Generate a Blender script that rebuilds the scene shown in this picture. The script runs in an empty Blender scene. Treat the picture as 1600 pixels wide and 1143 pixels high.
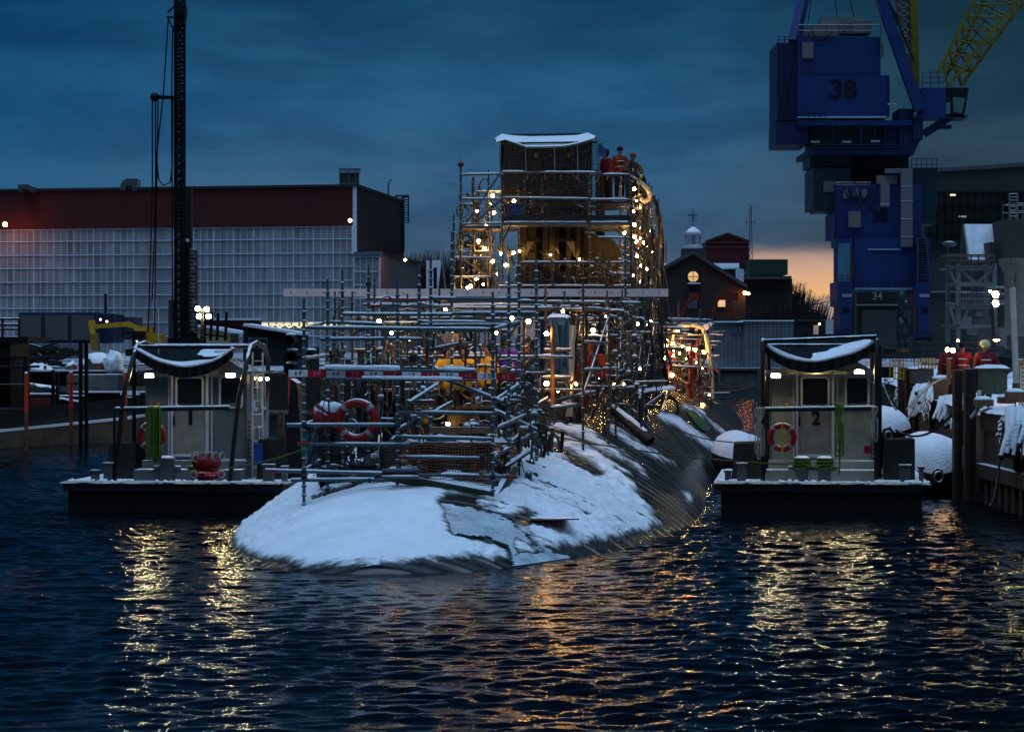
import bpy, bmesh, math, random
from mathutils import Vector, Matrix, noise
random.seed(7)
R = math.radians
S = bpy.context.scene
COL = S.collection
# ---------------------------------------------------------------- camera
H, F, HY = 3.6, 4000.0, 550.0            # eye height above water (m), focal length and horizon row of the 1600 px photo
cd = bpy.data.cameras.new('camera'); cam = bpy.data.objects.new('camera', cd); COL.objects.link(cam)
cam.location = (0, 0, H); cam.rotation_euler = (R(90), 0, 0)
cd.sensor_width = 36; cd.lens = 36*F/1600; cd.shift_y = -(571.5-HY)/1600; cd.clip_start = 1; cd.clip_end = 6000
S.camera = cam
S.view_settings.view_transform = 'Standard'; S.view_settings.look = 'None'
S.view_settings.exposure = 0.0; S.view_settings.gamma = 1
S.render.engine = 'CYCLES'
S.cycles.use_denoising = True
S.cycles.max_bounces = 5; S.cycles.diffuse_bounces = 2; S.cycles.glossy_bounces = 3
S.cycles.sample_clamp_indirect = 4; S.cycles.transparent_max_bounces = 12
# ---------------------------------------------------------------- dusk sky
W = bpy.data.worlds.new('World'); S.world = W; W.use_nodes = True
nt = W.node_tree; nt.nodes.clear()
def wn(t, **k):
    n = nt.nodes.new(t)
    for a, b in k.items(): setattr(n, a, b)
    return n
def link(a, b): nt.links.new(a, b)
def wmath(op, a, b=None, clamp=False):
    n = wn('ShaderNodeMath', operation=op, use_clamp=clamp)
    for i, v in enumerate((a, b)):
        if v is None: continue
        if isinstance(v, (int, float)): n.inputs[i].default_value = v
        else: link(v, n.inputs[i])
    return n.outputs[0]
def wmap(v, a, b, c=0.0, d=1.0, smooth=True):
    n = wn('ShaderNodeMapRange', interpolation_type='SMOOTHSTEP' if smooth else 'LINEAR')
    link(v, n.inputs[0])
    for i, x in enumerate((a, b, c, d)): n.inputs[i+1].default_value = x
    return n.outputs[0]
def wmix(f, a, b, blend='MIX'):
    n = wn('ShaderNodeMix', data_type='RGBA', blend_type=blend)
    for s, v in ((n.inputs[0], f), (n.inputs[6], a), (n.inputs[7], b)):
        if isinstance(v, (int, float)): s.default_value = v
        elif isinstance(v, tuple): s.default_value = (*v, 1)
        else: link(v, s)
    return n.outputs[2]
tc = wn('ShaderNodeTexCoord'); sx = wn('ShaderNodeSeparateXYZ'); link(tc.outputs['Generated'], sx.inputs[0])
X_, Y_, Z_ = sx.outputs
mp = wn('ShaderNodeMapping'); mp.inputs['Scale'].default_value = (12, 12, 40); link(tc.outputs['Generated'], mp.inputs[0])
n1 = wn('ShaderNodeTexNoise'); n1.inputs['Scale'].default_value = 1.0; n1.inputs['Detail'].default_value = 6; n1.inputs['Roughness'].default_value = .55; n1.inputs['Distortion'].default_value = .25
link(mp.outputs[0], n1.inputs['Vector'])
cl = n1.outputs['Fac']
ramp = wn('ShaderNodeValToRGB'); link(wmap(Z_, -.02, .98, 0, 1, False), ramp.inputs[0])
cr = ramp.color_ramp
pts = [(0.0, (.052, .080, .125)), (.045, (.050, .085, .130)), (.075, (.034, .096, .185)), (.115, (.018, .090, .200)), (.165, (.005, .046, .112)),
       (.32, (.003, .028, .070)), (.48, (.003, .022, .055)), (1.0, (.003, .02, .05))]
cr.elements[0].position = 0; cr.elements[0].color = (*pts[0][1], 1)
cr.elements[1].position = 1; cr.elements[1].color = (*pts[-1][1], 1)
for p, c in pts[1:-1]:
    e = cr.elements.new(p); e.color = (*c, 1)
c0 = ramp.outputs[0]
# streaky cloud layers
c1 = wmix(wmap(cl, .42, .66), c0, (1.42, 1.28, 1.20), 'MULTIPLY')
c1 = wmix(wmap(cl, .52, .30), c1, (.74, .80, .84), 'MULTIPLY')
# duller and greyer towards the right, deeper to the far left
az = wmath('DIVIDE', X_, wmath('MAXIMUM', Y_, .05))
c2 = wmix(wmap(az, .05, .17), c1, (.80, .52, .40), 'MULTIPLY')
c2 = wmix(wmap(az, -.08, -.2), c2, (.55, .85, .95), 'MULTIPLY')
# gap in the cloud after sunset
el2 = wmath('ADD', Z_, wmath('MULTIPLY', wmath('SUBTRACT', cl, .5), .022))
glow = wmath('MULTIPLY', wmap(el2, .0445, .036), wmath('MULTIPLY', wmap(az, .070, .096), wmap(az, .30, .16)))
gcol = wn('ShaderNodeValToRGB'); link(wmap(el2, .008, .040, 0, 1, False), gcol.inputs[0])
g = gcol.color_ramp; g.elements[0].color = (.40, .32, .28, 1); g.elements[1].color = (.30, .22, .21, 1)
e = g.elements.new(.36); e.color = (.42, .32, .26, 1)
e = g.elements.new(.48); e.color = (.85, .46, .20, 1)
e = g.elements.new(.75); e.color = (.58, .36, .26, 1)
c3 = wmix(glow, c2, gcol.outputs[0])
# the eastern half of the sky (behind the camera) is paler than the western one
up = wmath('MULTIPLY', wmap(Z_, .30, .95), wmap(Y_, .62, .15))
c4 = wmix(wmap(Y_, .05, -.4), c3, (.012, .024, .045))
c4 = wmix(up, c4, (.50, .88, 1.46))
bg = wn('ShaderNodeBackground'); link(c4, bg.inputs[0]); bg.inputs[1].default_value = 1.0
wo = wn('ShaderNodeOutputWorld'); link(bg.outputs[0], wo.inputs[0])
# broad, weak key from the pale sky behind and above the camera
sd = bpy.data.lights.new('sky_key', 'SUN'); sd.energy = .6; sd.angle = R(40); sd.color = (.58, .78, 1.0)
so = bpy.data.objects.new('sky_key', sd); COL.objects.link(so)
so.rotation_euler = (R(17), 0, R(-22))
# ---------------------------------------------------------------- helpers
def P(x, y, D): return Vector(((x-800)*D/F, D, H+(HY-y)*D/F))
def lerp(a, b, t): return a+(b-a)*t
MC = {}
def mat(name, col=(.5, .5, .5), rough=.6, metal=0., var=.25, vs=3., snow=None, ns=6., bump=0., bs=30., emit=None, es=0., stripes=None, cells=None, spec=.28, alpha=None, sdetail=3):
    if name in MC: return MC[name]
    if not emit and 'snow' not in name and name not in ('mound', 'clear'):      # base colours cut to deepen contrast against the snow
        col = tuple(c*(.62 if max(col) < .45 else .85) for c in col)
    m = bpy.data.materials.new(name); MC[name] = m; m.use_nodes = True
    t = m.node_tree; N = t.nodes; Lk = t.links.new
    b = N['Principled BSDF']; b.inputs['Roughness'].default_value = rough; b.inputs['Metallic'].default_value = metal
    b.inputs['Specular IOR Level'].default_value = spec
    b.inputs['Base Color'].default_value = (*col, 1)
    if emit:
        b.inputs['Emission Color'].default_value = (*emit, 1); b.inputs['Emission Strength'].default_value = es
        return m
    tcn = N.new('ShaderNodeTexCoord')
    cur = None
    if var:
        n = N.new('ShaderNodeTexNoise'); n.inputs['Scale'].default_value = vs; n.inputs['Detail'].default_value = 7; n.inputs['Roughness'].default_value = .65
        Lk(tcn.outputs['Object'], n.inputs['Vector'])
        mr = N.new('ShaderNodeMapRange'); Lk(n.outputs['Fac'], mr.inputs[0]); mr.inputs[1].default_value = .3; mr.inputs[2].default_value = .7
        mr.inputs[3].default_value = 1-var; mr.inputs[4].default_value = 1+var
        mx = N.new('ShaderNodeMix'); mx.data_type = 'RGBA'; mx.blend_type = 'MULTIPLY'; mx.inputs[0].default_value = 1
        mx.inputs[6].default_value = (*col, 1); Lk(mr.outputs[0], mx.inputs[7]); cur = mx.outputs[2]
        mr2 = N.new('ShaderNodeMapRange'); Lk(n.outputs['Fac'], mr2.inputs[0]); mr2.inputs[3].default_value = max(.03, rough-.15); mr2.inputs[4].default_value = min(1, rough+.15)
        Lk(mr2.outputs[0], b.inputs['Roughness'])
    if cells:             # panes of uneven age: (width, height, spread)
        mpn = N.new('ShaderNodeMapping'); mpn.inputs['Scale'].default_value = (1/cells[0], 0, 1/cells[1]); Lk(tcn.outputs['Object'], mpn.inputs[0])
        fl = N.new('ShaderNodeVectorMath'); fl.operation = 'FLOOR'; Lk(mpn.outputs[0], fl.inputs[0]); w_ = N.new('ShaderNodeTexWhiteNoise'); Lk(fl.outputs[0], w_.inputs[0])
        mr = N.new('ShaderNodeMapRange'); Lk(w_.outputs[0], mr.inputs[0]); mr.inputs[3].default_value = 1-cells[2]; mr.inputs[4].default_value = 1+cells[2]
        mp3 = N.new('ShaderNodeMapping'); mp3.inputs['Scale'].default_value = (2.2, 1, .10); Lk(tcn.outputs['Object'], mp3.inputs[0]); n3 = N.new('ShaderNodeTexNoise'); n3.inputs['Detail'].default_value = 4; n3.inputs['Scale'].default_value = 1; Lk(mp3.outputs[0], n3.inputs['Vector'])
        mr3 = N.new('ShaderNodeMapRange'); Lk(n3.outputs['Fac'], mr3.inputs[0]); mr3.inputs[1].default_value = .52; mr3.inputs[2].default_value = .72; mr3.inputs[3].default_value = 1; mr3.inputs[4].default_value = .55
        mu = N.new('ShaderNodeMath'); mu.operation = 'MULTIPLY'; Lk(mr.outputs[0], mu.inputs[0]); Lk(mr3.outputs[0], mu.inputs[1])
        mx = N.new('ShaderNodeMix'); mx.data_type = 'RGBA'; mx.blend_type = 'MULTIPLY'; mx.inputs[0].default_value = 1; Lk(cur, mx.inputs[6]); Lk(mu.outputs[0], mx.inputs[7]); cur = mx.outputs[2]
    if stripes:            # (axis, period, dark factor, width fraction): seams or corrugation
        for ax, per, dk, wd in stripes:
            sp = N.new('ShaderNodeSeparateXYZ'); Lk(tcn.outputs['Object'], sp.inputs[0])
            d = N.new('ShaderNodeMath'); d.operation = 'DIVIDE'; Lk(sp.outputs[ax], d.inputs[0]); d.inputs[1].default_value = per
            fr = N.new('ShaderNodeMath'); fr.operation = 'FRACT'; Lk(d.outputs[0], fr.inputs[0])
            lt = N.new('ShaderNodeMath'); lt.operation = 'LESS_THAN'; Lk(fr.outputs[0], lt.inputs[0]); lt.inputs[1].default_value = wd
            mx = N.new('ShaderNodeMix'); mx.data_type = 'RGBA'; mx.blend_type = 'MULTIPLY'; Lk(lt.outputs[0], mx.inputs[0])
            if cur: Lk(cur, mx.inputs[6])
            else: mx.inputs[6].default_value = (*col, 1)
            mx.inputs[7].default_value = (dk, dk, dk, 1); cur = mx.outputs[2]
    if snow is not None:
        ge = N.new('ShaderNodeNewGeometry'); sp = N.new('ShaderNodeSeparateXYZ'); Lk(ge.outputs['Normal'], sp.inputs[0])
        n = N.new('ShaderNodeTexNoise'); n.inputs['Scale'].default_value = ns; n.inputs['Detail'].default_value = sdetail
        Lk(tcn.outputs['Object'], n.inputs['Vector'])
        ad = N.new('ShaderNodeMath'); ad.operation = 'MULTIPLY_ADD'; Lk(n.outputs['Fac'], ad.inputs[0]); ad.inputs[1].default_value = .9
        Lk(sp.outputs[2], ad.inputs[2])
        mr = N.new('ShaderNodeMapRange'); Lk(ad.outputs[0], mr.inputs[0]); mr.inputs[1].default_value = snow+.45; mr.inputs[2].default_value = snow+.53
        mx = N.new('ShaderNodeMix'); mx.data_type = 'RGBA'; Lk(mr.outputs[0], mx.inputs[0])
        if cur: Lk(cur, mx.inputs[6])
        else: mx.inputs[6].default_value = (*col, 1)
        mx.inputs[7].default_value = (.78, .81, .85, 1); cur = mx.outputs[2]
    if cur: Lk(cur, b.inputs['Base Color'])
    if bump:
        n = N.new('ShaderNodeTexNoise'); n.inputs['Scale'].default_value = bs; n.inputs['Detail'].default_value = 5
        Lk(tcn.outputs['Object'], n.inputs['Vector'])
        bp = N.new('ShaderNodeBump'); bp.inputs['Strength'].default_value = 1; bp.inputs['Distance'].default_value = bump
        Lk(n.outputs['Fac'], bp.inputs['Height']); Lk(bp.outputs[0], b.inputs['Normal'])
    if alpha is not None: b.inputs['Alpha'].default_value = alpha
    return m
class MB:
    def __init__(s): s.v = []; s.f = []; s.mi = []; s.m = 0; s.sm = []
    def add(s, vs, fs, smooth=False):
        o = len(s.v); s.v += [tuple(v) for v in vs]
        for f in fs: s.f.append([o+i for i in f]); s.mi.append(s.m); s.sm.append(smooth)
        return s
    def box(s, a, b, rz=0, piv=None):
        x0, y0, z0 = a; x1, y1, z1 = b
        vs = [Vector(p) for p in ((x0,y0,z0),(x1,y0,z0),(x1,y1,z0),(x0,y1,z0),(x0,y0,z1),(x1,y0,z1),(x1,y1,z1),(x0,y1,z1))]
        if rz:
            c = piv or (vs[0]+vs[6])/2; c = Vector(c); M = Matrix.Rotation(rz, 3, 'Z'); vs = [c+M@(v-c) for v in vs]
        return s.add(vs, [(0,3,2,1),(4,5,6,7),(0,1,5,4),(1,2,6,5),(2,3,7,6),(3,0,4,7)])
    def rect(s, x0, y0, x1, y1, D, dep):       # box whose front face covers a rectangle of the photo at distance D
        a = P(x0, y1, D); b = P(x1, y0, D); return s.box((a.x, D, a.z), (b.x, D+dep, b.z))
    def bar(s, a, b, w, h=None, up=(0,0,1)):
        a = Vector(a); b = Vector(b); h = h or w; d = (b-a).normalized(); u = Vector(up)
        if abs(d.dot(u)) > .98: u = Vector((0,1,0))
        r = d.cross(u).normalized(); u = r.cross(d).normalized()
        vs = [p+r*i*w/2+u*j*h/2 for p in (a, b) for i, j in ((-1,-1),(1,-1),(1,1),(-1,1))]
        return s.add(vs, [(0,1,2,3),(7,6,5,4),(0,4,5,1),(1,5,6,2),(2,6,7,3),(3,7,4,0)])
    def tube(s, pts, r, n=8, cap=True, r2=None, smooth=True):
        pts = [Vector(p) for p in pts]; k = len(pts); vs = []; fs = []
        pu = None
        for i, p in enumerate(pts):
            d = (pts[min(i+1, k-1)]-pts[max(i-1, 0)])
            d = d.normalized() if d.length > 1e-9 else Vector((0,0,1))
            u = pu if pu else (Vector((0,0,1)) if abs(d.z) < .9 else Vector((0,1,0)))
            e1 = d.cross(u)
            if e1.length < 1e-4: e1 = d.cross(Vector((1,0,0)))
            e1.normalize(); e2 = e1.cross(d).normalized(); pu = e2
            rr = r[i] if isinstance(r, (list, tuple)) else (lerp(r, r2, i/max(1, k-1)) if r2 is not None else r)
            for j in range(n):
                a = 2*math.pi*j/n; vs.append(p+(e1*math.cos(a)+e2*math.sin(a))*rr)
        for i in range(k-1):
            for j in range(n):
                a = i*n+j; b = i*n+(j+1) % n; fs.append((a, b, b+n, a+n))
        s.add(vs, fs, smooth)
        if cap: s.add([vs[j] for j in range(n)], [tuple(range(n-1, -1, -1))]); s.add([vs[(k-1)*n+j] for j in range(n)], [tuple(range(n))])
        return s
    def lathe(s, c, prof, n=16, axis='Z', smooth=True):   # prof: (radius, height) pairs
        c = Vector(c); vs = []
        for r, h in prof:
            for j in range(n):
                a = 2*math.pi*j/n; x, y = r*math.cos(a), r*math.sin(a)
                vs.append(c+(Vector((x, y, h)) if axis == 'Z' else Vector((x, h, y)) if axis == 'Y' else Vector((h, x, y))))
        fs = [(i*n+j, i*n+(j+1) % n, (i+1)*n+(j+1) % n, (i+1)*n+j) for i in range(len(prof)-1) for j in range(n)]
        s.add(vs, fs, smooth); s.add(vs[:n], [tuple(range(n))]); s.add(vs[-n:], [tuple(range(n))]); return s
    def ball(s, c, r, nu=10, nv=6, sc=(1,1,1), jit=0, seed=0):
        c = Vector(c); vs = []; fs = []
        for i in range(nv+1):
            for j in range(nu):
                a = math.pi*i/nv; b = 2*math.pi*j/nu
                d = Vector((math.sin(a)*math.cos(b)*sc[0], math.sin(a)*math.sin(b)*sc[1], math.cos(a)*sc[2]))
                q = 1+(jit*noise.noise(d*2.3+Vector((seed*7.1, seed*3.3, 0))) if jit else 0)
                vs.append(c+d*r*q)
        for i in range(nv):
            for j in range(nu): fs.append((i*nu+j, (i+1)*nu+j, (i+1)*nu+(j+1) % nu, i*nu+(j+1) % nu))
        return s.add(vs, fs, True)
    def prism(s, poly, off):                    # planar polygon of points swept by a vector
        poly = [Vector(p) for p in poly]; off = Vector(off); n = len(poly)
        s.add(poly+[p+off for p in poly], [tuple(range(n)), tuple(range(2*n-1, n-1, -1))]+[(i, i+n, (i+1) % n+n, (i+1) % n) for i in range(n)])
        return s
    def pprism(s, px, D, dep): return s.prism([P(x, y, D) for x, y in px], (0, dep, 0))
    def torus(s, c, R_, r, nu=28, nv=10, M=None, arc=None):
        c = Vector(c); vs = []; fs = []
        for i in range(nu):
            a = 2*math.pi*i/nu
            for j in range(nv):
                b = 2*math.pi*j/nv; v = Vector(((R_+r*math.cos(b))*math.cos(a), r*math.sin(b), (R_+r*math.cos(b))*math.sin(a)))
                vs.append(c+(M@v if M else v))
        fs = [(i*nv+j, ((i+1) % nu)*nv+j, ((i+1) % nu)*nv+(j+1) % nv, i*nv+(j+1) % nv) for i in range(nu) for j in range(nv)]
        o = len(s.f); s.add(vs, fs, True)
        return o
    def text(s, txt, c, size, ext=.01, bold=0., M=None, sxx=1.0):
        cu = bpy.data.curves.new('t', 'FONT'); cu.body = txt; cu.size = size; cu.extrude = ext; cu.offset = bold; cu.align_x = 'CENTER'; cu.align_y = 'CENTER'; cu.resolution_u = 3
        ob = bpy.data.objects.new('t', cu); COL.objects.link(ob); dg = bpy.context.evaluated_depsgraph_get()
        me = ob.evaluated_get(dg).to_mesh(); Mx = Matrix.Rotation(R(90), 3, 'X'); c = Vector(c)
        vs = []
        for v in me.vertices:
            q = v.co.copy(); q.x *= sxx; q = Mx@q; vs.append(c+(M@q if M else q))
        s.add(vs, [tuple(p.vertices) for p in me.polygons])
        ob.evaluated_get(dg).to_mesh_clear(); bpy.data.objects.remove(ob); bpy.data.curves.remove(cu); return s
    def build(s, name, mats, parent=None, label=None, org=None):
        if not isinstance(mats, (list, tuple)): mats = [mats]
        root = parent
        while root is not None and root.parent is not None: root = root.parent
        if root is not None: o = Vector(root.get('_o', (0,0,0)))
        elif org is not None: o = Vector(org)
        else:
            n = max(1, len(s.v)); o = Vector((sum(v[0] for v in s.v)/n, sum(v[1] for v in s.v)/n, min(v[2] for v in s.v)))
        me = bpy.data.meshes.new(name)
        me.from_pydata([(v[0]-o.x, v[1]-o.y, v[2]-o.z) for v in s.v], [], s.f)
        for m in mats: me.materials.append(m)
        me.polygons.foreach_set('material_index', s.mi); me.polygons.foreach_set('use_smooth', s.sm); me.update()
        ob = bpy.data.objects.new(name, me); COL.objects.link(ob)
        if parent is not None: ob.parent = parent
        else: ob.location = o
        if label: ob['label'] = label
        return ob
def tag(o, label=None, cat=None, group=None, kind=None):
    if label: o['label'] = label
    if cat: o['category'] = cat
    if group: o['group'] = group
    if kind: o['kind'] = kind
    return o
def thing(name, loc, label, cat, group=None):
    o = bpy.data.objects.new(name, None); o.empty_display_size = .2; COL.objects.link(o); o.location = loc; o['_o'] = tuple(loc)
    return tag(o, label, cat, group)
def clone(o, parent=None):
    c = o.copy(); COL.objects.link(c); c.parent = parent
    for ch in [x for x in bpy.data.objects if x.parent == o and x is not c]: clone(ch, c)
    return c
def place(o, loc, rz=0): o.location = loc; o.rotation_euler = (0, 0, rz); return o
def catenary(a, b, sag, n=14):
    a = Vector(a); b = Vector(b)
    return [a.lerp(b, i/n)-Vector((0, 0, sag*4*(i/n)*(1-i/n))) for i in range(n+1)]
# materials
SNOW = mat('snow', (.78, .81, .86), .75, var=.10, vs=1.1, bump=.03, bs=22)
SNOWF = mat('crusted_snow', (.72, .75, .80), .8, var=.2, vs=5, bump=.05, bs=9)
GALV = mat('galvanised_tube', (.075, .125, .14), .4, .35, var=.3, vs=9)
GALVS = mat('galvanised_tube_snowy', (.075, .125, .14), .4, .35, var=.3, vs=9, snow=.62, ns=5)
OLIV = mat('dull_tube', (.085, .088, .065), .5, .3, var=.3, vs=5, snow=.7, ns=4)
BLK = mat('black_paint', (.004, .0045, .005), .5, var=.4, vs=4, spec=.25)
BLKS = mat('black_paint_snowy', (.004, .005, .006), .5, var=.4, vs=4, snow=.66, ns=4, spec=.25)
RUB = mat('black_rubber', (.012, .012, .013), .55, var=.3)
HOSE = mat('hose_black', (.01, .01, .011), .4, var=.2, snow=.93, ns=9)
RED = mat('red_paint', (.30, .009, .014), .45, var=.15)
WHT = mat('white_paint', (.62, .63, .66), .5, var=.1)
GRN = mat('green_rope', (.09, .20, .012), .75, var=.5, vs=40, bump=.006, bs=160)
WROPE = mat('pale_rope', (.42, .41, .36), .8, var=.25, vs=60, bump=.006, bs=160)
TIMB = mat('wet_timber', (.045, .032, .022), .7, var=.5, vs=6, snow=.8, ns=4, bump=.01)
PLY = mat('plank_timber', (.20, .10, .045), .7, var=.3, vs=5, snow=.75, ns=3)
CONC = mat('stained_concrete', (.16, .15, .13), .85, var=.45, vs=1.6, snow=.62, ns=2.5, bump=.02, bs=12)
YEL = mat('yellow_paint', (.50, .27, .012), .45, var=.25, vs=2)
HIVIS = mat('hivis_yellow', (.45, .75, .03), .6, var=.1)
DGREY = mat('dark_grey_metal', (.035, .040, .044), .5, .2, var=.3)
MGREY = mat('mid_grey_metal', (.10, .11, .115), .5, .1, var=.25, snow=.75, ns=3)
WARM = (1.0, .56, .18)
BULB = mat('lit_bulb', emit=(1.0, .50, .12), es=330)
TUGL = mat('deck_lamp_lens', emit=(1.0, .82, .42), es=520)
ORG = mat('sodium_lens', emit=(1.0, .22, .03), es=420)
FLOOD = mat('flood_lens', emit=(1.0, .88, .38), es=200)
DIM = mat('dim_window_light', emit=(1.0, .55, .13), es=.75)
def rail(mb, a, b, r=.024, snow=True, n=8, smi=1, rnd=random, sr=1.0):
    """scaffold tube with a broken ridge of snow lying on it (material slot smi)"""
    a = Vector(a); b = Vector(b); m0 = mb.m
    mb.tube([a, b], r, n)
    L = (b-a).length
    if snow and L > .2 and abs(b.z-a.z) < .55*L:
        mb.m = smi; k = max(2, int(L/.22)); pts = []; rr = []
        ph = rnd.random()*50
        for i in range(k+1):
            t = i/k; h = noise.noise(Vector((ph+t*L*1.4, ph, 0)))
            if h < -.33:
                if len(pts) > 1: mb.tube(pts, rr, 6)
                pts = []; rr = []; continue
            q = r*sr*(.85+.5*max(-.5, h)); pts.append(a.lerp(b, t)+Vector((0, 0, r*.55+q*.45))); rr.append(q)
        if len(pts) > 1:
            rr[0] *= .5; rr[-1] *= .5; mb.tube(pts, rr, 6)
        mb.m = m0
    return mb
def post(mb, p, z1, r=.024, sp=.168, rr=.046, n=8, top=.25):
    """scaffold standard with rosettes, bare spigot on top"""
    x, y, z0 = p; mb.tube([(x, y, z0), (x, y, z1-top)], r, n); mb.tube([(x, y, z1-top), (x, y, z1)], r*.8, n)
    z = z1-top
    while z > z0+.05:
        m0 = mb.m; mb.lathe((x, y, z-.018), [(r, 0), (rr, .006), (rr, .022), (r, .04)], n)
        z -= sp
    return mb
# ================================================================ water, ground
def water_mat():
    m = bpy.data.materials.new('harbour_water'); m.use_nodes = True; t = m.node_tree; N = t.nodes; Lk = t.links.new
    b = N['Principled BSDF']; b.inputs['Base Color'].default_value = (.001, .003, .005, 1); b.inputs['Roughness'].default_value = .035; b.inputs['IOR'].default_value = 1.33; b.inputs['Specular IOR Level'].default_value = .36
    tcn = N.new('ShaderNodeTexCoord')
    prev = None
    for sc, det, dist, rot, an in ((14., 3, .006, -.1, .9), (40., 2, .0015, 0, .9)):
        mpn = N.new('ShaderNodeMapping'); mpn.inputs['Scale'].default_value = (sc*an, sc, sc); mpn.inputs['Rotation'].default_value = (0, 0, rot)
        Lk(tcn.outputs['Object'], mpn.inputs[0])
        n = N.new('ShaderNodeTexNoise'); n.inputs['Scale'].default_value = 1; n.inputs['Detail'].default_value = det; n.inputs['Roughness'].default_value = .55; n.inputs['Distortion'].default_value = .6
        Lk(mpn.outputs[0], n.inputs['Vector'])
        bp = N.new('ShaderNodeBump'); bp.inputs['Strength'].default_value = 1; bp.inputs['Distance'].default_value = dist
        Lk(n.outputs['Fac'], bp.inputs['Height'])
        if prev: Lk(prev, bp.inputs['Normal'])
        prev = bp.outputs[0]
    Lk(prev, b.inputs['Normal'])
    df = N.new('ShaderNodeBsdfDiffuse'); df.inputs[0].default_value = (.001, .003, .005, 1); mxs = N.new('ShaderNodeMixShader'); mxs.inputs[0].default_value = .80; Lk(df.outputs[0], mxs.inputs[1]); Lk(b.outputs[0], mxs.inputs[2]); Lk(mxs.outputs[0], N['Material Output'].inputs[0]); return m
import numpy as np
def waves():
    """the harbour surface as real geometry: a sum of short wind waves, denser rows where ripples are resolved"""
    rs = np.random.RandomState(4); ys = [13.0]
    while ys[-1] < 262: y = ys[-1]; ys.append(y+(.055 if y < 62 else .055*(y/62)**2.6))
    y = np.array(ys); u = np.concatenate([np.linspace(-2.4, -1.01, 90), np.linspace(-1, 1, 430), np.linspace(1.01, 2.4, 90)]); hw_ = 3.0+.212*y
    X = hw_[:, None]*u[None, :]; Y = np.repeat(y[:, None], len(u), 1); Z = np.zeros_like(X); N_ = 84
    lam = np.concatenate([rs.uniform(.16, .34, 40), rs.uniform(.34, .7, 28), rs.uniform(.7, 1.6, 11), rs.uniform(2., 5, 5)])
    th = rs.normal(math.pi/2+.15, .62, N_); ph = rs.uniform(0, 6.28, N_); gust = .75+.35*np.sin(X*.21+Y*.13)*np.sin(Y*.17-X*.09+1)
    for l, t, p_ in zip(lam, th, ph):
        k = 2*math.pi/l; ak = .037 if l < .34 else .034 if l < .7 else .024 if l < 2 else .012; fade = np.clip((l/(3.0*(.055*np.maximum(1, (Y/62)**2.6)))-.6), 0, 1)
        Z += ak/k*np.sin(k*(X*math.cos(t)+Y*math.sin(t))+p_)*gust*fade
    co = np.stack([X, Y, Z], -1).astype(np.float32).reshape(-1, 3); nu = len(u); nv = len(y)
    a = (np.arange(nv-1)[:, None]*nu+np.arange(nu-1)[None, :]).ravel(); q = np.stack([a, a+1, a+nu+1, a+nu], -1).astype(np.int32)
    me = bpy.data.meshes.new('water'); me.vertices.add(len(co)); me.vertices.foreach_set('co', co.ravel()); me.loops.add(q.size); me.loops.foreach_set('vertex_index', q.ravel())
    me.polygons.add(len(q)); me.polygons.foreach_set('loop_start', np.arange(0, q.size, 4, dtype=np.int32)); me.polygons.foreach_set('loop_total', np.full(len(q), 4, np.int32)); me.update(calc_edges=True)
    me.polygons.foreach_set('use_smooth', [True]*len(q)); me.update(); o = bpy.data.objects.new('water', me); COL.objects.link(o); return o
WM = water_mat(); w_o = waves(); w_o.data.materials.append(WM); tag(w_o, kind='structure')
mb = MB(); mb.add([(-600, -300, -.12), (600, -300, -.12), (600, 900, -.12), (-600, 900, -.12)], [(0, 1, 2, 3)])
tag(mb.build('water', WM, org=(0, 0, 0)), kind='structure')
GND = mat('snowy_yard', (.035, .033, .032), .85, var=.4, vs=.15, snow=.98, ns=.10)
mb = MB(); out = [(-700, 150), (-24, 150), (-17, 262), (33.5, 262), (33.5, 263), (2500, 263), (2500, 5000), (-2500, 5000), (-2500, 150)]
mb.prism([(x, y, -1) for x, y in out], (0, 0, 2.95))
tag(mb.build('ground', GND, org=(0, 0, 0)), kind='structure')
# far quay coping
mb = MB(); mb.box((-16.5, 261.3, -1), (33.4, 261.98, 1.75)); mb.box((-16.5, 261.0, 1.75), (33.4, 262.3, 1.98))
for i in range(13): mb.box((-15+i*4, 260.9, -1), (-14.75+i*4, 261.3, 1.7))
tag(mb.build('quay_wall', [CONC], org=(0, 0, 0)), kind='structure')
# ---------------------------------------------------------------- right-hand pier
def pe(D): return 11.25+(D-61)*.113
def pD(x): return 4.357/((x-800)/4000-.113)      # X of the pier edge at distance D
mb = MB(); mb.prism([(pe(61), 50, 1.75), (pe(61), 61.5, 1.75), (60, 61.5, 1.75), (60, 50, 1.75)], (0, 0, .45))
mb.prism([(pe(61)+.07, 50, -1), (pe(61)+.07, 61.35, -1), (60, 61.35, -1), (60, 50, -1)], (0, 0, 2.75))
for i in range(14): mb.box((pe(61)-.07, 50.4+i*.82, -1), (pe(61)+.07, 50.75+i*.82, .62))
mb.box((pe(61)-.15, 50, .62), (pe(61)+.07, 61.4, .95))
mb.prism([(pe(61.5)+.03, 61.5, -1), (pe(262), 262, -1), (130, 262, -1), (130, 61.5, -1)], (0, 0, 3.1))
tag(mb.build('pier', [mat('pier_face', (.085, .072, .058), .85, var=.6, vs=1.3, snow=.62, ns=2.5, bump=.03, bs=6, stripes=[(1, .62, .45, .10), (2, .55, .7, .05)])], org=(0, 0, 0)), kind='structure')
mb = MB()
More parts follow.
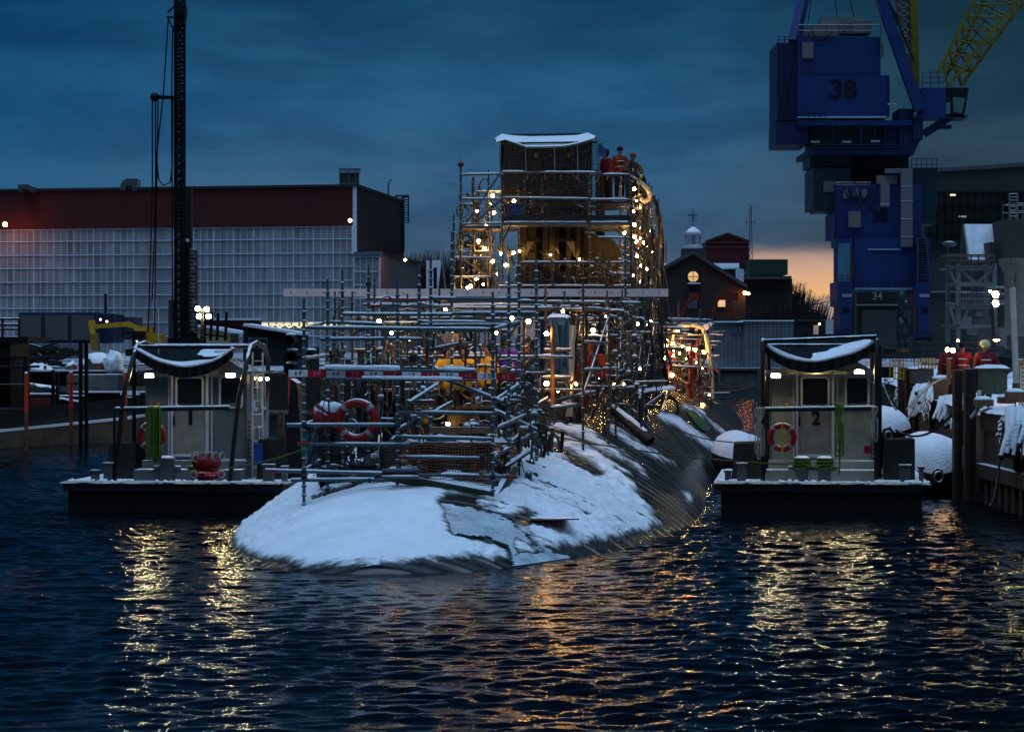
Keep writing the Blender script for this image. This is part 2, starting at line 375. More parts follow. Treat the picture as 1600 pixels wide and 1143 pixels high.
def lumpy(mb, poly, z, th, step=.22, seed=1):
    """snow blanket over a quad (4 corners xy), domed at its edges"""
    a, b, c, d = [Vector((*p, 0)) for p in poly]; n = max(2, int((b-a).length/step)); k = max(2, int((d-a).length/step)); n = min(n, 160); k = min(k, 60)
    vs = []
    for i in range(n+1):
        for j in range(k+1):
            u, v = i/n, j/k; p = a.lerp(b, u).lerp(d.lerp(c, u), v)
            e = min(1, min(u*n, (n-u*n), v*k, (k-v*k))/2.0); q = noise.noise(Vector((p.x*1.1+seed, p.y*1.1, seed)))
            w = .06*noise.noise(Vector((p.x*4+seed, p.y*4, 2)))
            vs.append((p.x+(w if e < .5 else 0), p.y+(w if e < .5 else 0), z-.02+th*(math.sqrt(e)*(.75+.5*q)+w)))
    mb.add(vs, [(i*(k+1)+j, (i+1)*(k+1)+j, (i+1)*(k+1)+j+1, i*(k+1)+j+1) for i in range(n) for j in range(k)], True)
    return mb
lumpy(mb, [(pe(61)-.13, 50), (pe(61)-.13, 61.6), (13.6, 61.6), (13.6, 50)], 2.2, .13, .13)
lumpy(mb, [(pe(61.7)-.1, 61.7), (pe(150)-.1, 150), (pe(150)+3, 150), (pe(61.7)+.8, 61.7)], 2.1, .16, .5, 4)
tag(mb.build('snow_cover', [SNOWF], org=(0, 0, 0)), kind='stuff')
# ================================================================ submarine
def axc(D): return -1.7+(D-48)*.107+.22*max(0, min(1, (66-D)/12))
def hw(D):
    if D <= 41.4: return 0
    if D < 58: return 4.8*math.sqrt(max(0, 1-((58-D)/16.6)**2.0))
    if D < 118: return 4.8
    return 4.8*math.sqrt(max(0, 1-((D-118)/50)**2))
def zc(D):
    if D <= 41.4: return 0
    if D < 75: return 2.6*(max(0, 1-((75-D)/33.6)**2))**.7
    if D < 112: return 2.6
    return 2.6*max(0.02, 1-((D-112)/56)**2)
def RR(D):
    w, z = max(.05, hw(D)), max(.03, zc(D)); return (w*w+z*z)/(2*z)
def hz(D, o):                     # hull surface height at lateral offset o from the centreline
    r = RR(D); return zc(D)-r+math.sqrt(max(0, r*r-o*o))
def HP(D, o, up=0): return Vector((axc(D)+o, D, hz(D, o)+up))
stn = [41.42+.02*1.35**i for i in range(0, 12)]
while stn[-1] < 60: stn.append(stn[-1]+.22)
while stn[-1] < 167.5: stn.append(stn[-1]+1.2)
nph = 72; vs = []; uvs = []
for D in stn:
    r = RR(D); w = max(.05, hw(D)); pw = math.asin(min(1, w/r)); pm = min(pw*1.12+.03, 2.4)
    if zc(D) > w: pm = math.pi/2
    for j in range(nph+1):
        if j in (0, nph) or D == stn[0]: vs.append((axc(D)+(j/nph*2-1)*w, D, -1.2)); continue
        ph = ((j-1)/(nph-2)*2-1)*pm; vs.append((axc(D)+r*math.sin(ph), D, zc(D)-r+r*math.cos(ph)))
def hull_mat():
    m = bpy.data.materials.new('wet_hull_coating'); m.use_nodes = True; t = m.node_tree; N = t.nodes; Lk = t.links.new; b = N['Principled BSDF']
    tcn = N.new('ShaderNodeTexCoord'); mpn = N.new('ShaderNodeMapping'); mpn.inputs['Scale'].default_value = (.35, 5.5, .5); mpn.inputs['Rotation'].default_value = (0, 0, R(6))
    Lk(tcn.outputs['Object'], mpn.inputs[0]); n = N.new('ShaderNodeTexNoise'); n.inputs['Scale'].default_value = 1; n.inputs['Detail'].default_value = 8; n.inputs['Roughness'].default_value = .7; Lk(mpn.outputs[0], n.inputs['Vector'])
    cr = N.new('ShaderNodeValToRGB'); Lk(n.outputs['Fac'], cr.inputs[0]); r = cr.color_ramp
    r.elements[0].position = .35; r.elements[0].color = (.006, .007, .008, 1); r.elements[1].position = .75; r.elements[1].color = (.030, .029, .024, 1)
    e = r.elements.new(.55); e.color = (.008, .009, .009, 1)
    # tide band: wet and weedy just above the water
    ge = N.new('ShaderNodeNewGeometry'); sp = N.new('ShaderNodeSeparateXYZ'); Lk(ge.outputs['Position'], sp.inputs[0])
    n2 = N.new('ShaderNodeTexNoise'); n2.inputs['Scale'].default_value = 3; n2.inputs['Detail'].default_value = 5; Lk(tcn.outputs['Object'], n2.inputs['Vector'])
    ma = N.new('ShaderNodeMath'); ma.operation = 'MULTIPLY_ADD'; Lk(n2.outputs['Fac'], ma.inputs[0]); ma.inputs[1].default_value = -.25; Lk(sp.outputs[2], ma.inputs[2])
    mr = N.new('ShaderNodeMapRange'); Lk(ma.outputs[0], mr.inputs[0]); mr.inputs[1].default_value = .0; mr.inputs[2].default_value = .12
    mx = N.new('ShaderNodeMix'); mx.data_type = 'RGBA'; Lk(mr.outputs[0], mx.inputs[0]); mx.inputs[6].default_value = (.012, .016, .017, 1); Lk(cr.outputs[0], mx.inputs[7]); Lk(mx.outputs[2], b.inputs['Base Color'])
    b.inputs['Roughness'].default_value = .24; b.inputs['Specular IOR Level'].default_value = .45
    # hoop seams of the coating: paler colour lines where the strips butt keep the relief visible
    s0 = N.new('ShaderNodeSeparateXYZ'); Lk(tcn.outputs['Object'], s0.inputs[0])
    m0 = N.new('ShaderNodeMath'); m0.operation = 'DIVIDE'; Lk(s0.outputs[1], m0.inputs[0]); m0.inputs[1].default_value = .62
    f0 = N.new('ShaderNodeMath'); f0.operation = 'FRACT'; Lk(m0.outputs[0], f0.inputs[0]); l0 = N.new('ShaderNodeMath'); l0.operation = 'LESS_THAN'; Lk(f0.outputs[0], l0.inputs[0]); l0.inputs[1].default_value = .22
    n4 = N.new('ShaderNodeTexNoise'); n4.inputs['Scale'].default_value = 1; n4.inputs['Detail'].default_value = 4; mp4 = N.new('ShaderNodeMapping'); mp4.inputs['Scale'].default_value = (.9, 4, .9); Lk(tcn.outputs['Object'], mp4.inputs[0]); Lk(mp4.outputs[0], n4.inputs['Vector'])
    r4 = N.new('ShaderNodeMapRange'); Lk(n4.outputs['Fac'], r4.inputs[0]); r4.inputs[1].default_value = .42; r4.inputs[2].default_value = .62
    g4 = N.new('ShaderNodeMath'); g4.operation = 'MULTIPLY'; Lk(l0.outputs[0], g4.inputs[0]); Lk(r4.outputs[0], g4.inputs[1])
    x4 = N.new('ShaderNodeMix'); x4.data_type = 'RGBA'; Lk(g4.outputs[0], x4.inputs[0]); Lk(mx.outputs[2], x4.inputs[6]); x4.inputs[7].default_value = (.13, .13, .115, 1); Lk(x4.outputs[2], b.inputs['Base Color'])
    q4 = N.new('ShaderNodeMapRange'); Lk(g4.outputs[0], q4.inputs[0]); q4.inputs[3].default_value = .24; q4.inputs[4].default_value = .6; Lk(q4.outputs[0], b.inputs['Roughness'])
    sy = N.new('ShaderNodeSeparateXYZ'); Lk(tcn.outputs['Object'], sy.inputs[0])
    sm = N.new('ShaderNodeMath'); sm.operation = 'MULTIPLY'; Lk(sy.outputs[1], sm.inputs[0]); sm.inputs[1].default_value = 2*math.pi/.30
    si = N.new('ShaderNodeMath'); si.operation = 'SINE'; Lk(sm.outputs[0], si.inputs[0])
    bp = N.new('ShaderNodeBump'); bp.inputs['Distance'].default_value = .010; Lk(si.outputs[0], bp.inputs['Height'])
    bp2 = N.new('ShaderNodeBump'); bp2.inputs['Distance'].default_value = .03; Lk(n.outputs['Fac'], bp2.inputs['Height']); Lk(bp.outputs[0], bp2.inputs['Normal']); Lk(bp2.outputs[0], b.inputs['Normal'])
    return m
HULL = hull_mat()
SUB = thing('submarine', (axc(60), 60, 0), 'big black rounded submarine hull lying afloat under snow and scaffolding', 'submarine')
mb = MB(); k = nph+1
mb.add(vs, [(i*k+j, i*k+j+1, (i+1)*k+j+1, (i+1)*k+j) for i in range(len(stn)-1) for j in range(nph)], True)
mb.build('hull', HULL, SUB)
# sail
SAILM = mat('sail_coating', (.022, .023, .016), .85, spec=.08, var=.35, vs=1.2, bump=.01, bs=8)
mb = MB(); prof = []
for i in range(40):
    t = i/40*2*math.pi; c, s_ = math.cos(t), math.sin(t); y = 90.5-6.0*c; w = .95*abs(s_)**.75*(1 if c > 0 else .9); prof.append((axc(y)+(w if s_ > 0 else -w), y))
n = len(prof); vs = [(x, y, 2.2) for x, y in prof]+[(x, y, 7.3) for x, y in prof]+[(axc(y)+(x-axc(y))*.8, y, 7.55) for x, y in prof]
mb.add(vs, [(i, (i+1) % n, (i+1) % n+n, i+n) for i in range(n)]+[(i+n, (i+1) % n+n, (i+1) % n+2*n, i+2*n) for i in range(n)], True); mb.add(vs[2*n:], [tuple(range(n))])
sail = mb.build('sail', SAILM, SUB)
mb = MB(); mb.tube([(axc(88.5)-.35, 88.5, 7), (axc(88.5)-.35, 88.5, 9.6)], .13, 12); mb.tube([(axc(90)+.3, 90, 7), (axc(90)+.3, 90, 10.0)], .17, 12)
mb.build('mast', SAILM, sail)
# ---- snow on the hull: patches traced over the deck, thinning to nothing at their edges
def inpoly(px, py, poly):
    c = False; n = len(poly); j = n-1
    for i in range(n):
        xi, yi = poly[i]; xj, yj = poly[j]
        if (yi > py) != (yj > py) and px < (xj-xi)*(py-yi)/(yj-yi)+xi: c = not c
        j = i
    return c
def edist(px, py, poly):
    d = 1e9; n = len(poly)
    for i in range(n):
        x0, y0 = poly[i]; x1, y1 = poly[(i+1) % n]; dx, dy = x1-x0, y1-y0
        t = max(0, min(1, ((px-x0)*dx+(py-y0)*dy)/(dx*dx+dy*dy+1e-9))); d = min(d, math.hypot(px-x0-t*dx, py-y0-t*dy))
    return d if inpoly(px, py, poly) else -d
SP = [  # (outline on the survey view, streakiness)
 ([(335,700),(335,862),(372,878),(480,889),(560,888),(640,890),(720,886),(792,881),(797,860),(760,840),(713,833),(702,812),(690,788),(700,770),(760,778),(800,780),(800,560),(335,560)], .25),
 ([(770,690),(850,674),(890,680),(935,702),(985,737),(1002,770),(1030,806),(1052,829),(1000,845),(950,857),(890,872),(868,879),(845,858),(800,815),(745,790),(740,760)], 1.0),
 ([(800,835),(850,858),(885,876),(862,884),(820,890),(797,884)], .5),
 ([(865,655),(915,664),(955,692),(1003,728),(1012,748),(985,732),(940,708),(895,684),(850,672)], 1.1),
 ([(955,660),(1000,690),(1055,720),(1058,729),(1040,726),(990,706),(945,672)], .6),
 ([(1030,640),(1060,648),(1095,676),(1142,705),(1128,716),(1092,694),(1055,668),(1025,655)], .5),
 ([(1062,765),(1078,766),(1086,780),(1080,790),(1068,784)], .3),
 ([(1068,628),(1100,640),(1150,690),(1146,696),(1100,655),(1062,640)], .9),
]
BARE = [([(852,690),(885,699),(928,724),(942,742),(932,745),(905,732),(868,710),(846,696)], 1), ([(800,806),(822,800),(838,812),(820,826),(806,822)], 1)]
def snow_h(D, o, p):
    x = 800+p.x*F/p.y; y = HY+(H-p.z)*F/p.y; sc = p.y/F
    ph = o/RR(D)
    st = noise.noise(Vector((D*3.2, ph*5, 3)))+.6*noise.noise(Vector((D*8.5, ph*9, 5)))
    st2 = noise.noise(Vector((D*1.1, ph*1.6, 13)))*.5+.8*noise.noise(Vector((D*5.5, ph*1.8, 7)))+.6*noise.noise(Vector((D*14, ph*3.5, 5)))
    rg = noise.noise(Vector((p.x*1.5, p.y*1.5, 1)))*.09+noise.noise(Vector((p.x*5, p.y*5, 2)))*.05+noise.noise(Vector((p.x*14, p.y*14, 2)))*.02
    best = -1
    for poly, sk in SP:
        e = edist(x, y, poly)*sc
        e = e+rg*(.5+sk*.6)-sk*.16*max(0, st+.12)
        if sk >= .5: e = min(e, .20-.33*max(0, st2-.04))
        best = max(best, e)
    for poly, sk in BARE: best = min(best, -edist(x, y, poly)*sc+rg+.05)
    if o < -2.2 and D > 47: best = max(best, .12+.2*noise.noise(p*.7))
    if o < -1 and D > 52: best = max(best, .3*noise.noise(Vector((D*.8, o*.8, 9)))+.1)
    if D > 47.5 and -2.35 < o < 1.25 and D < 100:
        best = min(best, .5*noise.noise(p*1.3)+.3*noise.noise(p*3.7)-.08-(.05 if o < 1.6 else -.1))
    if o < .0: zt_ = .05+.05*noise.noise(Vector((p.x*1.7, p.y*1.7, 8)))
    else: zt_ = .14+.08*noise.noise(Vector((p.x*1.7, p.y*1.7, 8)))+.04*noise.noise(Vector((p.x*6, p.y*6, 8)))
    best = min(best, (p.z-zt_)*1.3)
    return best
rows = []; D = 41.6
while D < 66: rows.append(D); D += .065 if D < 57 else .11
while D < 122: rows.append(D); D += .30
mb = MB(); vs = []; hs = []; NJ = 170
for D in rows:
    w = hw(D)
    for j in range(NJ+1):
        o = (j/NJ*2-1)*w*.998; p = HP(D, o); h = snow_h(D, o, p) if w > .2 else -1
        q = noise.noise(p*1.3); q2 = noise.noise(p*5.5); q3 = noise.noise(p*15)
        rough = 1.5 if p.x > axc(D)+1.2 or (D > 45.4 and o < -1.9) else .25
        th = .055*min(1, max(0, h)/.16)**.6*(1+.3*q*(rough if rough < 1 else 1))+(.034*q2+.024*q3)*rough*min(1, max(0, h)/.1) if h > 0 else 0
        nrm = Vector((o, 0, RR(D)-zc(D)+p.z)).normalized()
        pv = p+nrm*(max(.012, th) if h > 0 else -.02); vs.append(pv); hs.append(h)
fs = []
k = NJ+1
for i in range(len(rows)-1):
    for j in range(NJ):
        q = (i*k+j, i*k+j+1, (i+1)*k+j+1, (i+1)*k+j)
        if max(hs[a] for a in q) > 0: fs.append(q)
used = sorted({a for q in fs for a in q}); ix = {a: i for i, a in enumerate(used)}
mb.add([vs[a] for a in used], [tuple(ix[a] for a in q) for q in fs], True)
sob = tag(mb.build('snow_cover', [SNOW], org=(0, 0, 0)), kind='stuff')
at_ = sob.data.attributes.new('depth', 'FLOAT', 'POINT'); at_.data.foreach_set('value', [max(0, min(1, hs[a]*3.2)) for a in used])
def snow_thin():
    m = SNOW.copy(); m.name = 'thinning_snow'; t = m.node_tree; N = t.nodes; Lk = t.links.new; b = N['Principled BSDF']; src = b.inputs['Base Color'].links[0].from_socket
    a = N.new('ShaderNodeAttribute'); a.attribute_name = 'depth'; tcn = N.new('ShaderNodeTexCoord'); mp_ = N.new('ShaderNodeMapping'); mp_.inputs['Scale'].default_value = (2.6, 8.5, 2.2); mp_.inputs['Rotation'].default_value = (0, 0, R(6)); Lk(tcn.outputs['Object'], mp_.inputs[0])
    n = N.new('ShaderNodeTexNoise'); n.inputs['Scale'].default_value = 1; n.inputs['Detail'].default_value = 7; n.inputs['Roughness'].default_value = .75; Lk(mp_.outputs[0], n.inputs['Vector'])
    ad = N.new('ShaderNodeMath'); ad.operation = 'MULTIPLY_ADD'; Lk(n.outputs['Fac'], ad.inputs[0]); ad.inputs[1].default_value = 1.1; Lk(a.outputs['Fac'], ad.inputs[2])
    mr = N.new('ShaderNodeMapRange'); Lk(ad.outputs[0], mr.inputs[0]); mr.inputs[1].default_value = .62; mr.inputs[2].default_value = .90
    mx = N.new('ShaderNodeMix'); mx.data_type = 'RGBA'; Lk(mr.outputs[0], mx.inputs[0]); mx.inputs[6].default_value = (.05, .055, .055, 1); Lk(src, mx.inputs[7]); Lk(mx.outputs[2], b.inputs['Base Color']); return m
sob.data.materials[0] = snow_thin()
# grey refrozen ice sheet low on the bow
ICE = mat('grey_ice', (.50, .60, .66), .3, var=.35, vs=2.5, bump=.015, bs=7)
mb = MB(); poly = [(688,783),(762,797),(802,812),(838,850),(898,872),(872,882),(846,888),(800,888),(793,850),(755,838),(705,834),(685,808)]
vs = []; ok = []; rws = [42+i*.09 for i in range(90)]
for D in rws:
    for j in range(101):
        o = hw(D)*(j/100*1.3-.3)*.995; p = HP(D, o, .012); x = 800+p.x*F/p.y; y = HY+(H-p.z)*F/p.y
        ok.append(edist(x, y, poly)*p.y/F+.04*noise.noise(p*4) > 0); vs.append(p)
fs = [(i*101+j, i*101+j+1, (i+1)*101+j+1, (i+1)*101+j) for i in range(89) for j in range(100) if ok[i*101+j] and ok[(i+1)*101+j+1]]
used = sorted({a for q in fs for a in q}); ix = {a: i for i, a in enumerate(used)}; mb.add([vs[a] for a in used], [tuple(ix[a] for a in q) for q in fs], True)
tag(mb.build('ice_sheet', ICE, org=(0, 0, 0)), kind='stuff')
def hull_sheet(name, px, D0, D1, m, label, cat, up=.05, step=.12):
    """something thin lying on the hull, its outline given on the survey view"""
    mb = MB(); vs = []; ok = []; rws = []; D = D0
    while D < D1: rws.append(D); D += step
    for D in rws:
        for j in range(61):
            o = hw(D)*j/60*.98; p = HP(D, o, up+.02*noise.noise(Vector((D*2, o*2, 0)))); x = 800+p.x*F/p.y; y = HY+(H-p.z)*F/p.y
            ok.append(inpoly(x, y, px)); vs.append(p)
    fs = [(i*61+j, i*61+j+1, (i+1)*61+j+1, (i+1)*61+j) for i in range(len(rws)-1) for j in range(60) if ok[i*61+j] and ok[(i+1)*61+j+1]]
    used = sorted({a for q in fs for a in q}); ix = {a: i for i, a in enumerate(used)}
    mb.add([vs[a] for a in used], [tuple(ix[a] for a in q) for q in fs], True)
    return tag(mb.build(name, m), label, cat)
hull_sheet('tarpaulin', [(1066,636),(1080,634),(1112,668),(1108,676),(1092,668)], 85, 112, mat('green_tarp', (.03, .16, .07), .5, snow=.97, ns=2), 'green tarpaulin spread on the far flank of the black hull', 'tarpaulin', .06, .4)
mb = MB(); c = HP(46.3, 2.35, .06); mb.box((c.x-.45, c.y-.8, c.z-.012), (c.x+.35, c.y+.8, c.z+.012), R(12))
tag(mb.build('board', mat('faded_red_board', (.35, .10, .10), .6, snow=.86, ns=1.6)), 'faded red board half buried in snow on the bow', 'board')
# loose timber and fittings in the snow
for px, py, qx, qy, D, w, l, lb in ((818,822,846,797,46.4,.10,.12,'rust-brown timber baulk sticking out of the snow beside the red board'),
                           (822,722,882,745,50.5,.07,.10,'grey plank end poking from the snow right of the scaffold'),
                           ):
    a, b = P(px, py, D), P(qx, qy, D+.4); mb = MB(); mb.bar(a, b, w, l); tag(mb.build('timber', TIMB), lb, 'timber')
for i, (px, py, D) in enumerate(((818,757,49.6), (852,772,49.4))):
    p = P(px, py, D); mb = MB(); mb.ball(p, .17, 12, 8, (1.5, 1, .8)); mb.box((p.x-.2, p.y-.1, p.z-.25), (p.x+.2, p.y+.3, p.z))
    tag(mb.build('deck_cleat', BLKS), ['black cleat housing in the snow, nearer the scaffold', 'black cleat housing in the snow, nearer the bare hull'][i], 'cleat')
# dark log fender lying along the hull
pts = [P(958,640,60), P(985,662,59), P(1008,682,58.6), P(1016,690,58.5)]
mb = MB(); mb.tube(pts, [.10, .13, .15, .13], 12); mb.m = 1; mb.tube([p+Vector((0, 0, .09)) for p in pts], [.05, .08, .08, .04], 8)
tag(mb.build('fender', [RUB, SNOW]), 'long black tubular fender with snow ridge lying on the hull', 'fender')
# ================================================================ front scaffold
def P3(t): return P(*t)
FS = thing('scaffold', P(620, 775, 47.5), 'galvanised railing scaffold on the snowy bow with the red and white marker board', 'scaffold')
front = [(475,775,47,466),(621,745,47,440),(770,787,46.6,456)]
mid = [(512,740,48.3,436),(655,735,48.6,411),(795,770,48.2,428),(535,728,50.6,422),(673,726,50,403),(811,760,49.8,396),(576,726,52,414),(706,724,53,362),(838,742,51,404)]
for i, (x, y, D, yt) in enumerate(front+mid):
    a = P(x, y, D); o = a.x-axc(D); a.z = min(a.z, hz(D, o)-.02) if abs(o) < hw(D) else a.z; b = P(x, yt, D); mb = MB()
    post(mb, a, b.z, .030, .168, .052, 8); mb.build('post', [GALVS], FS)
def frail(a, b, red=0, r=.03, nm='rail', par=None):
    a, b = P3(a), P3(b); mb = MB(); rail(mb, a, b, r, sr=.85)
    d = (b-a).normalized()
    if red & 1: mb.m = 2; mb.tube([a, a+d*.22], r*1.12, 8)
    if red & 2: mb.m = 2; mb.tube([b-d*.22, b], r*1.12, 8)
    mb.build(nm, [GALV, SNOW, RED], par or FS)
for a, b, rd in [((448,664,46.9),(622,664,46.9),0), ((622,644,46.9),(770,646,46.5),0), ((465,693,46.9),(640,695,46.9),1), ((618,682,46.9),(770,686,46.5),0),
    ((622,714,46.9),(760,716,46.6),1), ((415,735,46.85),(808,745,46.5),3), ((455,750,47.1),(622,749,46.9),0), ((478,512,46.95),(770,515,46.6),0),
    ((475,513,47),(514,503,50.6),0), ((512,503,50.6),(600,507,50.6),0), ((655,508,50.6),(811,508,49.9),0), ((655,503,51.4),(811,504,50.6),0),
    ((770,515,46.6),(812,503,49.8),0), ((500,530,48.6),(600,529,48.8),0), ((605,529,48.8),(660,530,48.8),0), ((535,491,50.4),(706,492,50.2),0), ((706,490,50.2),(838,489,50),0),
    ((673,466,50),(811,467,49.8),0), ((538,490,52),(838,492,52),0), ((635,627,48.5),(680,627,48.3),2), ((512,592,48.3),(655,592,48.5),0),
    ((475,560,47),(512,556,50.5),0), ((770,628,46.6),(812,600,50),0), ((770,715,46.6),(812,690,49.6),0), ((770,672,46.6),(822,648,50),0),
    ((475,664,47),(512,650,50.4),0), ((475,735,47),(512,712,50.4),0), ((576,478,52),(706,479,53),1), ((700,470,53),(838,471,52),0)]:
    frail(a, b, rd)
for a, b in [((700,594,46.9),(786,628,46.6)), ((640,629,48),(690,597,49.5)), ((672,648,48),(706,628,48.4)), ((620,672,48.2),(676,640,49)), ((680,545,50),(715,538,49))]:
    frail(a, b, 0, .032, 'brace')
# clamps
for x, y, D in ((475,664,46.85),(621,664,46.85),(770,745,46.4),(475,736,46.8),(621,512,46.9),(770,515,46.5),(576,444,52),(754,714,46.5),(621,686,46.8),(475,745,47),(577,749,47),(512,592,48.2)):
    p = P(x, y, D); mb = MB(); mb.ball(p, .062, 8, 6); mb.box((p.x-.02, p.y-.11, p.z-.03), (p.x+.03, p.y, p.z+.03)); mb.build('clamp', DGREY, FS)
# green sill beam and side knee
mb = MB(); GB = mat('green_beam', (.045, .065, .035), .6, snow=.74, ns=3)
mb.prism([P(610, 752, 46.8), P(770, 783, 46.5), P(770, 768, 46.5), P(610, 738, 46.8)], (0, .1, 0)); mb.prism([P(771, 785, 46.5), P(782, 786, 46.9), P(812, 730, 48.5), P(803, 728, 48.3)], (0, .1, 0)); mb.build('sill_beam', GB, FS)
# rusty deck boards with snow seen through the rails
for i in range(7):
    mb = MB(); z = P(0, 690, 49).z; x0 = P(640, 0, 49).x; mb.box((x0-.1+.02*i, 48.4+i*.32, z-.03+.004*i), (x0+2.0, 48.68+i*.32, z+.012+.004*i)); mb.build('deck_board', PLY, FS)
mb = MB(); mb.rect(672, 667, 770, 677, 49.6, .12); mb.build('kick_board', PLY, FS)
mb = MB(); mb.rect(648, 634, 770, 638, 50.5, .06); mb.rect(628, 634, 640, 638, 50.5, .06); mb.build('kick_board', mat('orange_board', (.34, .13, .03), .6, snow=.95), FS)
# ---- marker board
for nm in (1,):
    B = thing('marker_board', P(628, 590, 46.75), 'long red and white draught board lettered 6P to 6S across the front rails', 'marker board')
    x0, dx = 451, (805-451)/12
    labs = ['6 P','5 P','4 P','3 P','2 P','1 P','1 S','2 S','3 S','4 S','5 S','6 S']
    for i, t in enumerate(labs):
        mb = MB(); a = x0+i*dx; yo = i*.45; red = i in (1, 3, 5, 7, 9, 11); mb.rect(a, 577.5+yo, a+dx, 588.5+yo, 46.75, .03); mb.m = 1
        c = P(a+dx/2, 583+yo, 46.75); mb.text(t, (c.x, c.y-.003, c.z), .105, .002, .001)
        mb.build('panel', [mat('board_red', (.50, .012, .02), .5) if red else mat('board_white', (.80, .80, .82), .5), mat('faded_letter_pink', (.55, .30, .32), .6) if red else mat('dark_red_letter', (.16, .02, .03), .6)], B)
    mb = MB()
    rail(mb, P(507, 576.5, 46.66), P(743, 580, 46.6), .030, True, 10, 1, sr=1.9)
    mb.build('upper_channel', [GALV, SNOW], B)
    mb = MB(); rail(mb, P(507, 591, 46.66), P(742, 594, 46.6), .024, True, 10, 1, sr=1.7); mb.build('lower_channel', [GALV, SNOW], B)
# small red sign low on the rail
SG = thing('sign', P(626, 745, 46.6), 'small red sign with snow on its frame on the lowest long rail', 'sign')
mb = MB(); mb.rect(597, 736, 654, 743.5, 46.55, .03); mb.build('panel', [RED], SG)
mb = MB(); mb.text('.·:·.·:·.·:·.', P(612, 740, 46.54), .09, .002); mb.text(':·.·:·.·:', P(641, 740, 46.54), .09, .002); mb.build('worn_lettering', [mat('worn_letter', (.5, .22, .22), .7)], SG)
mb = MB(); rail(mb, P(597, 734.5, 46.5), P(654, 734.5, 46.5), .035); rail(mb, P(597, 745.5, 46.5), P(654, 745.5, 46.5), .03); mb.build('frame', [GALV, SNOW], SG)
# ---- orange debris netting
NETM = mat('orange_net', (.34, .13, .065), .7, var=.3); NETD = mat('dark_net', (.035, .03, .03), .7)
def net(name, px0, py0, px1, py1, D0, D1, m, label, cell=.085, wav=.10, th=.007, rip=1.0):
    a, b = P(px0, py0, D0), P(px1, py0, D1); c = P(px0, py1, D0); hgt = a.z-c.z; L = (b-a).length; nu, nv = int(L/cell), int(hgt/cell)
    def q(u, v): p = a.lerp(b, u/nu); return p+Vector((0, wav*noise.noise(Vector((u*.11, v*.16, D0))), -v*hgt/nv+.04*noise.noise(Vector((u*.2, v*.2, 5)))))
    mb = MB()
    for u in range(nu+1):
        mb.tube([q(u, v) for v in range(nv+1)], th, 3, False, smooth=False)
    for v in range(nv+1):
        mb.tube([q(u, v) for u in range(nu+1)], th, 3, False, smooth=False)
    return tag(mb.build(name, m), label, 'net')
net('safety_net', 600, 690, 768, 765, 47.6, 47.3, NETM, 'orange-brown safety net hanging behind the right lower rails', .055)
net('safety_net', 490, 690, 600, 752, 47.5, 47.6, NETD, 'dark safety net hanging behind the left lower rails', .06)
# ---- life rings
def life_ring(loc, Rr, r, yaw, tilt, label, snowy=False, arcs=4):
    M = Matrix.Rotation(yaw, 3, 'Z')@Matrix.Rotation(tilt, 3, 'X'); T = thing('life_ring', loc, label, 'life ring')
    mb = MB(); mb.torus(loc, Rr-r, r, 40, 12, M); ob = mb.build('ring', [mat('ring_red', (.36, .012, .012), .45, var=.1, snow=(.75 if snowy else None), ns=3)], T)
    for k in range(4):
        mb = MB(); a0 = math.pi/4+k*math.pi/2; pts = []
        for i in range(5):
            a = a0-.12+.06*i; pts.append(Vector(loc)+M@Vector(((Rr-r)*math.cos(a), 0, (Rr-r)*math.sin(a))))
        mb.tube(pts, r*1.06, 12, True); mb.build('band', [mat('ring_band', (.32, .32, .30), .5)], T)
    return T
life_ring(P(558, 657, 47.9), .42, .085, R(-8), R(-4), 'large red life ring tilted on the bow scaffold among the rails', True)
mb = MB(); mb.ball(P(513, 648, 48.2), .25, 14, 10, (1.3, .8, 1), .3, 3); mb.m = 1; mb.ball(P(514, 641, 48.2), .24, 14, 8, (1.25, .8, .75), .4, 5)
tag(mb.build('rope_bag', [mat('bag_red', (.42, .03, .03), .6, var=.6, vs=12), SNOW]), 'red bag topped with snow on the rails left of the big life ring', 'bag')
(net('safety_net', 515, 560, 570, 578, 53, 53, mat('pale_net', (.2, .19, .14), .7), 'small pale net hanging inside the scaffold above the marker board', .09))
# ================================================================ long white beam across the scaffold
LB = thing('beam', P(743, 463, 70), 'long white wooden beam lying level across the scaffold tops', 'beam')
mb = MB(); mb.rect(443, 451, 850, 463, 70, .3); mb.build('beam_segment', [mat('white_beam', (.78, .68, .66), .55, var=.12, vs=.7, snow=.8)], LB)
mb = MB(); mb.rect(850.6, 451, 1044, 463, 70, .3); mb.build('beam_segment', [mat('white_beam')], LB)
mb = MB(); lumpy(mb, [(P(443,0,70).x, 70.02), (P(1043,0,70).x, 70.02), (P(1043,0,70).x, 70.28), (P(443,0,70).x, 70.28)], P(0,451,70).z, .035, .12); mb.build('snow_ridge', [SNOW], LB)
mb = MB()
for i in range(24): mb.tube([P(455+i*25, 457, 69.99), P(455+i*25, 457, 70.05)], .022, 8)
mb.build('bolt', [DGREY], LB)
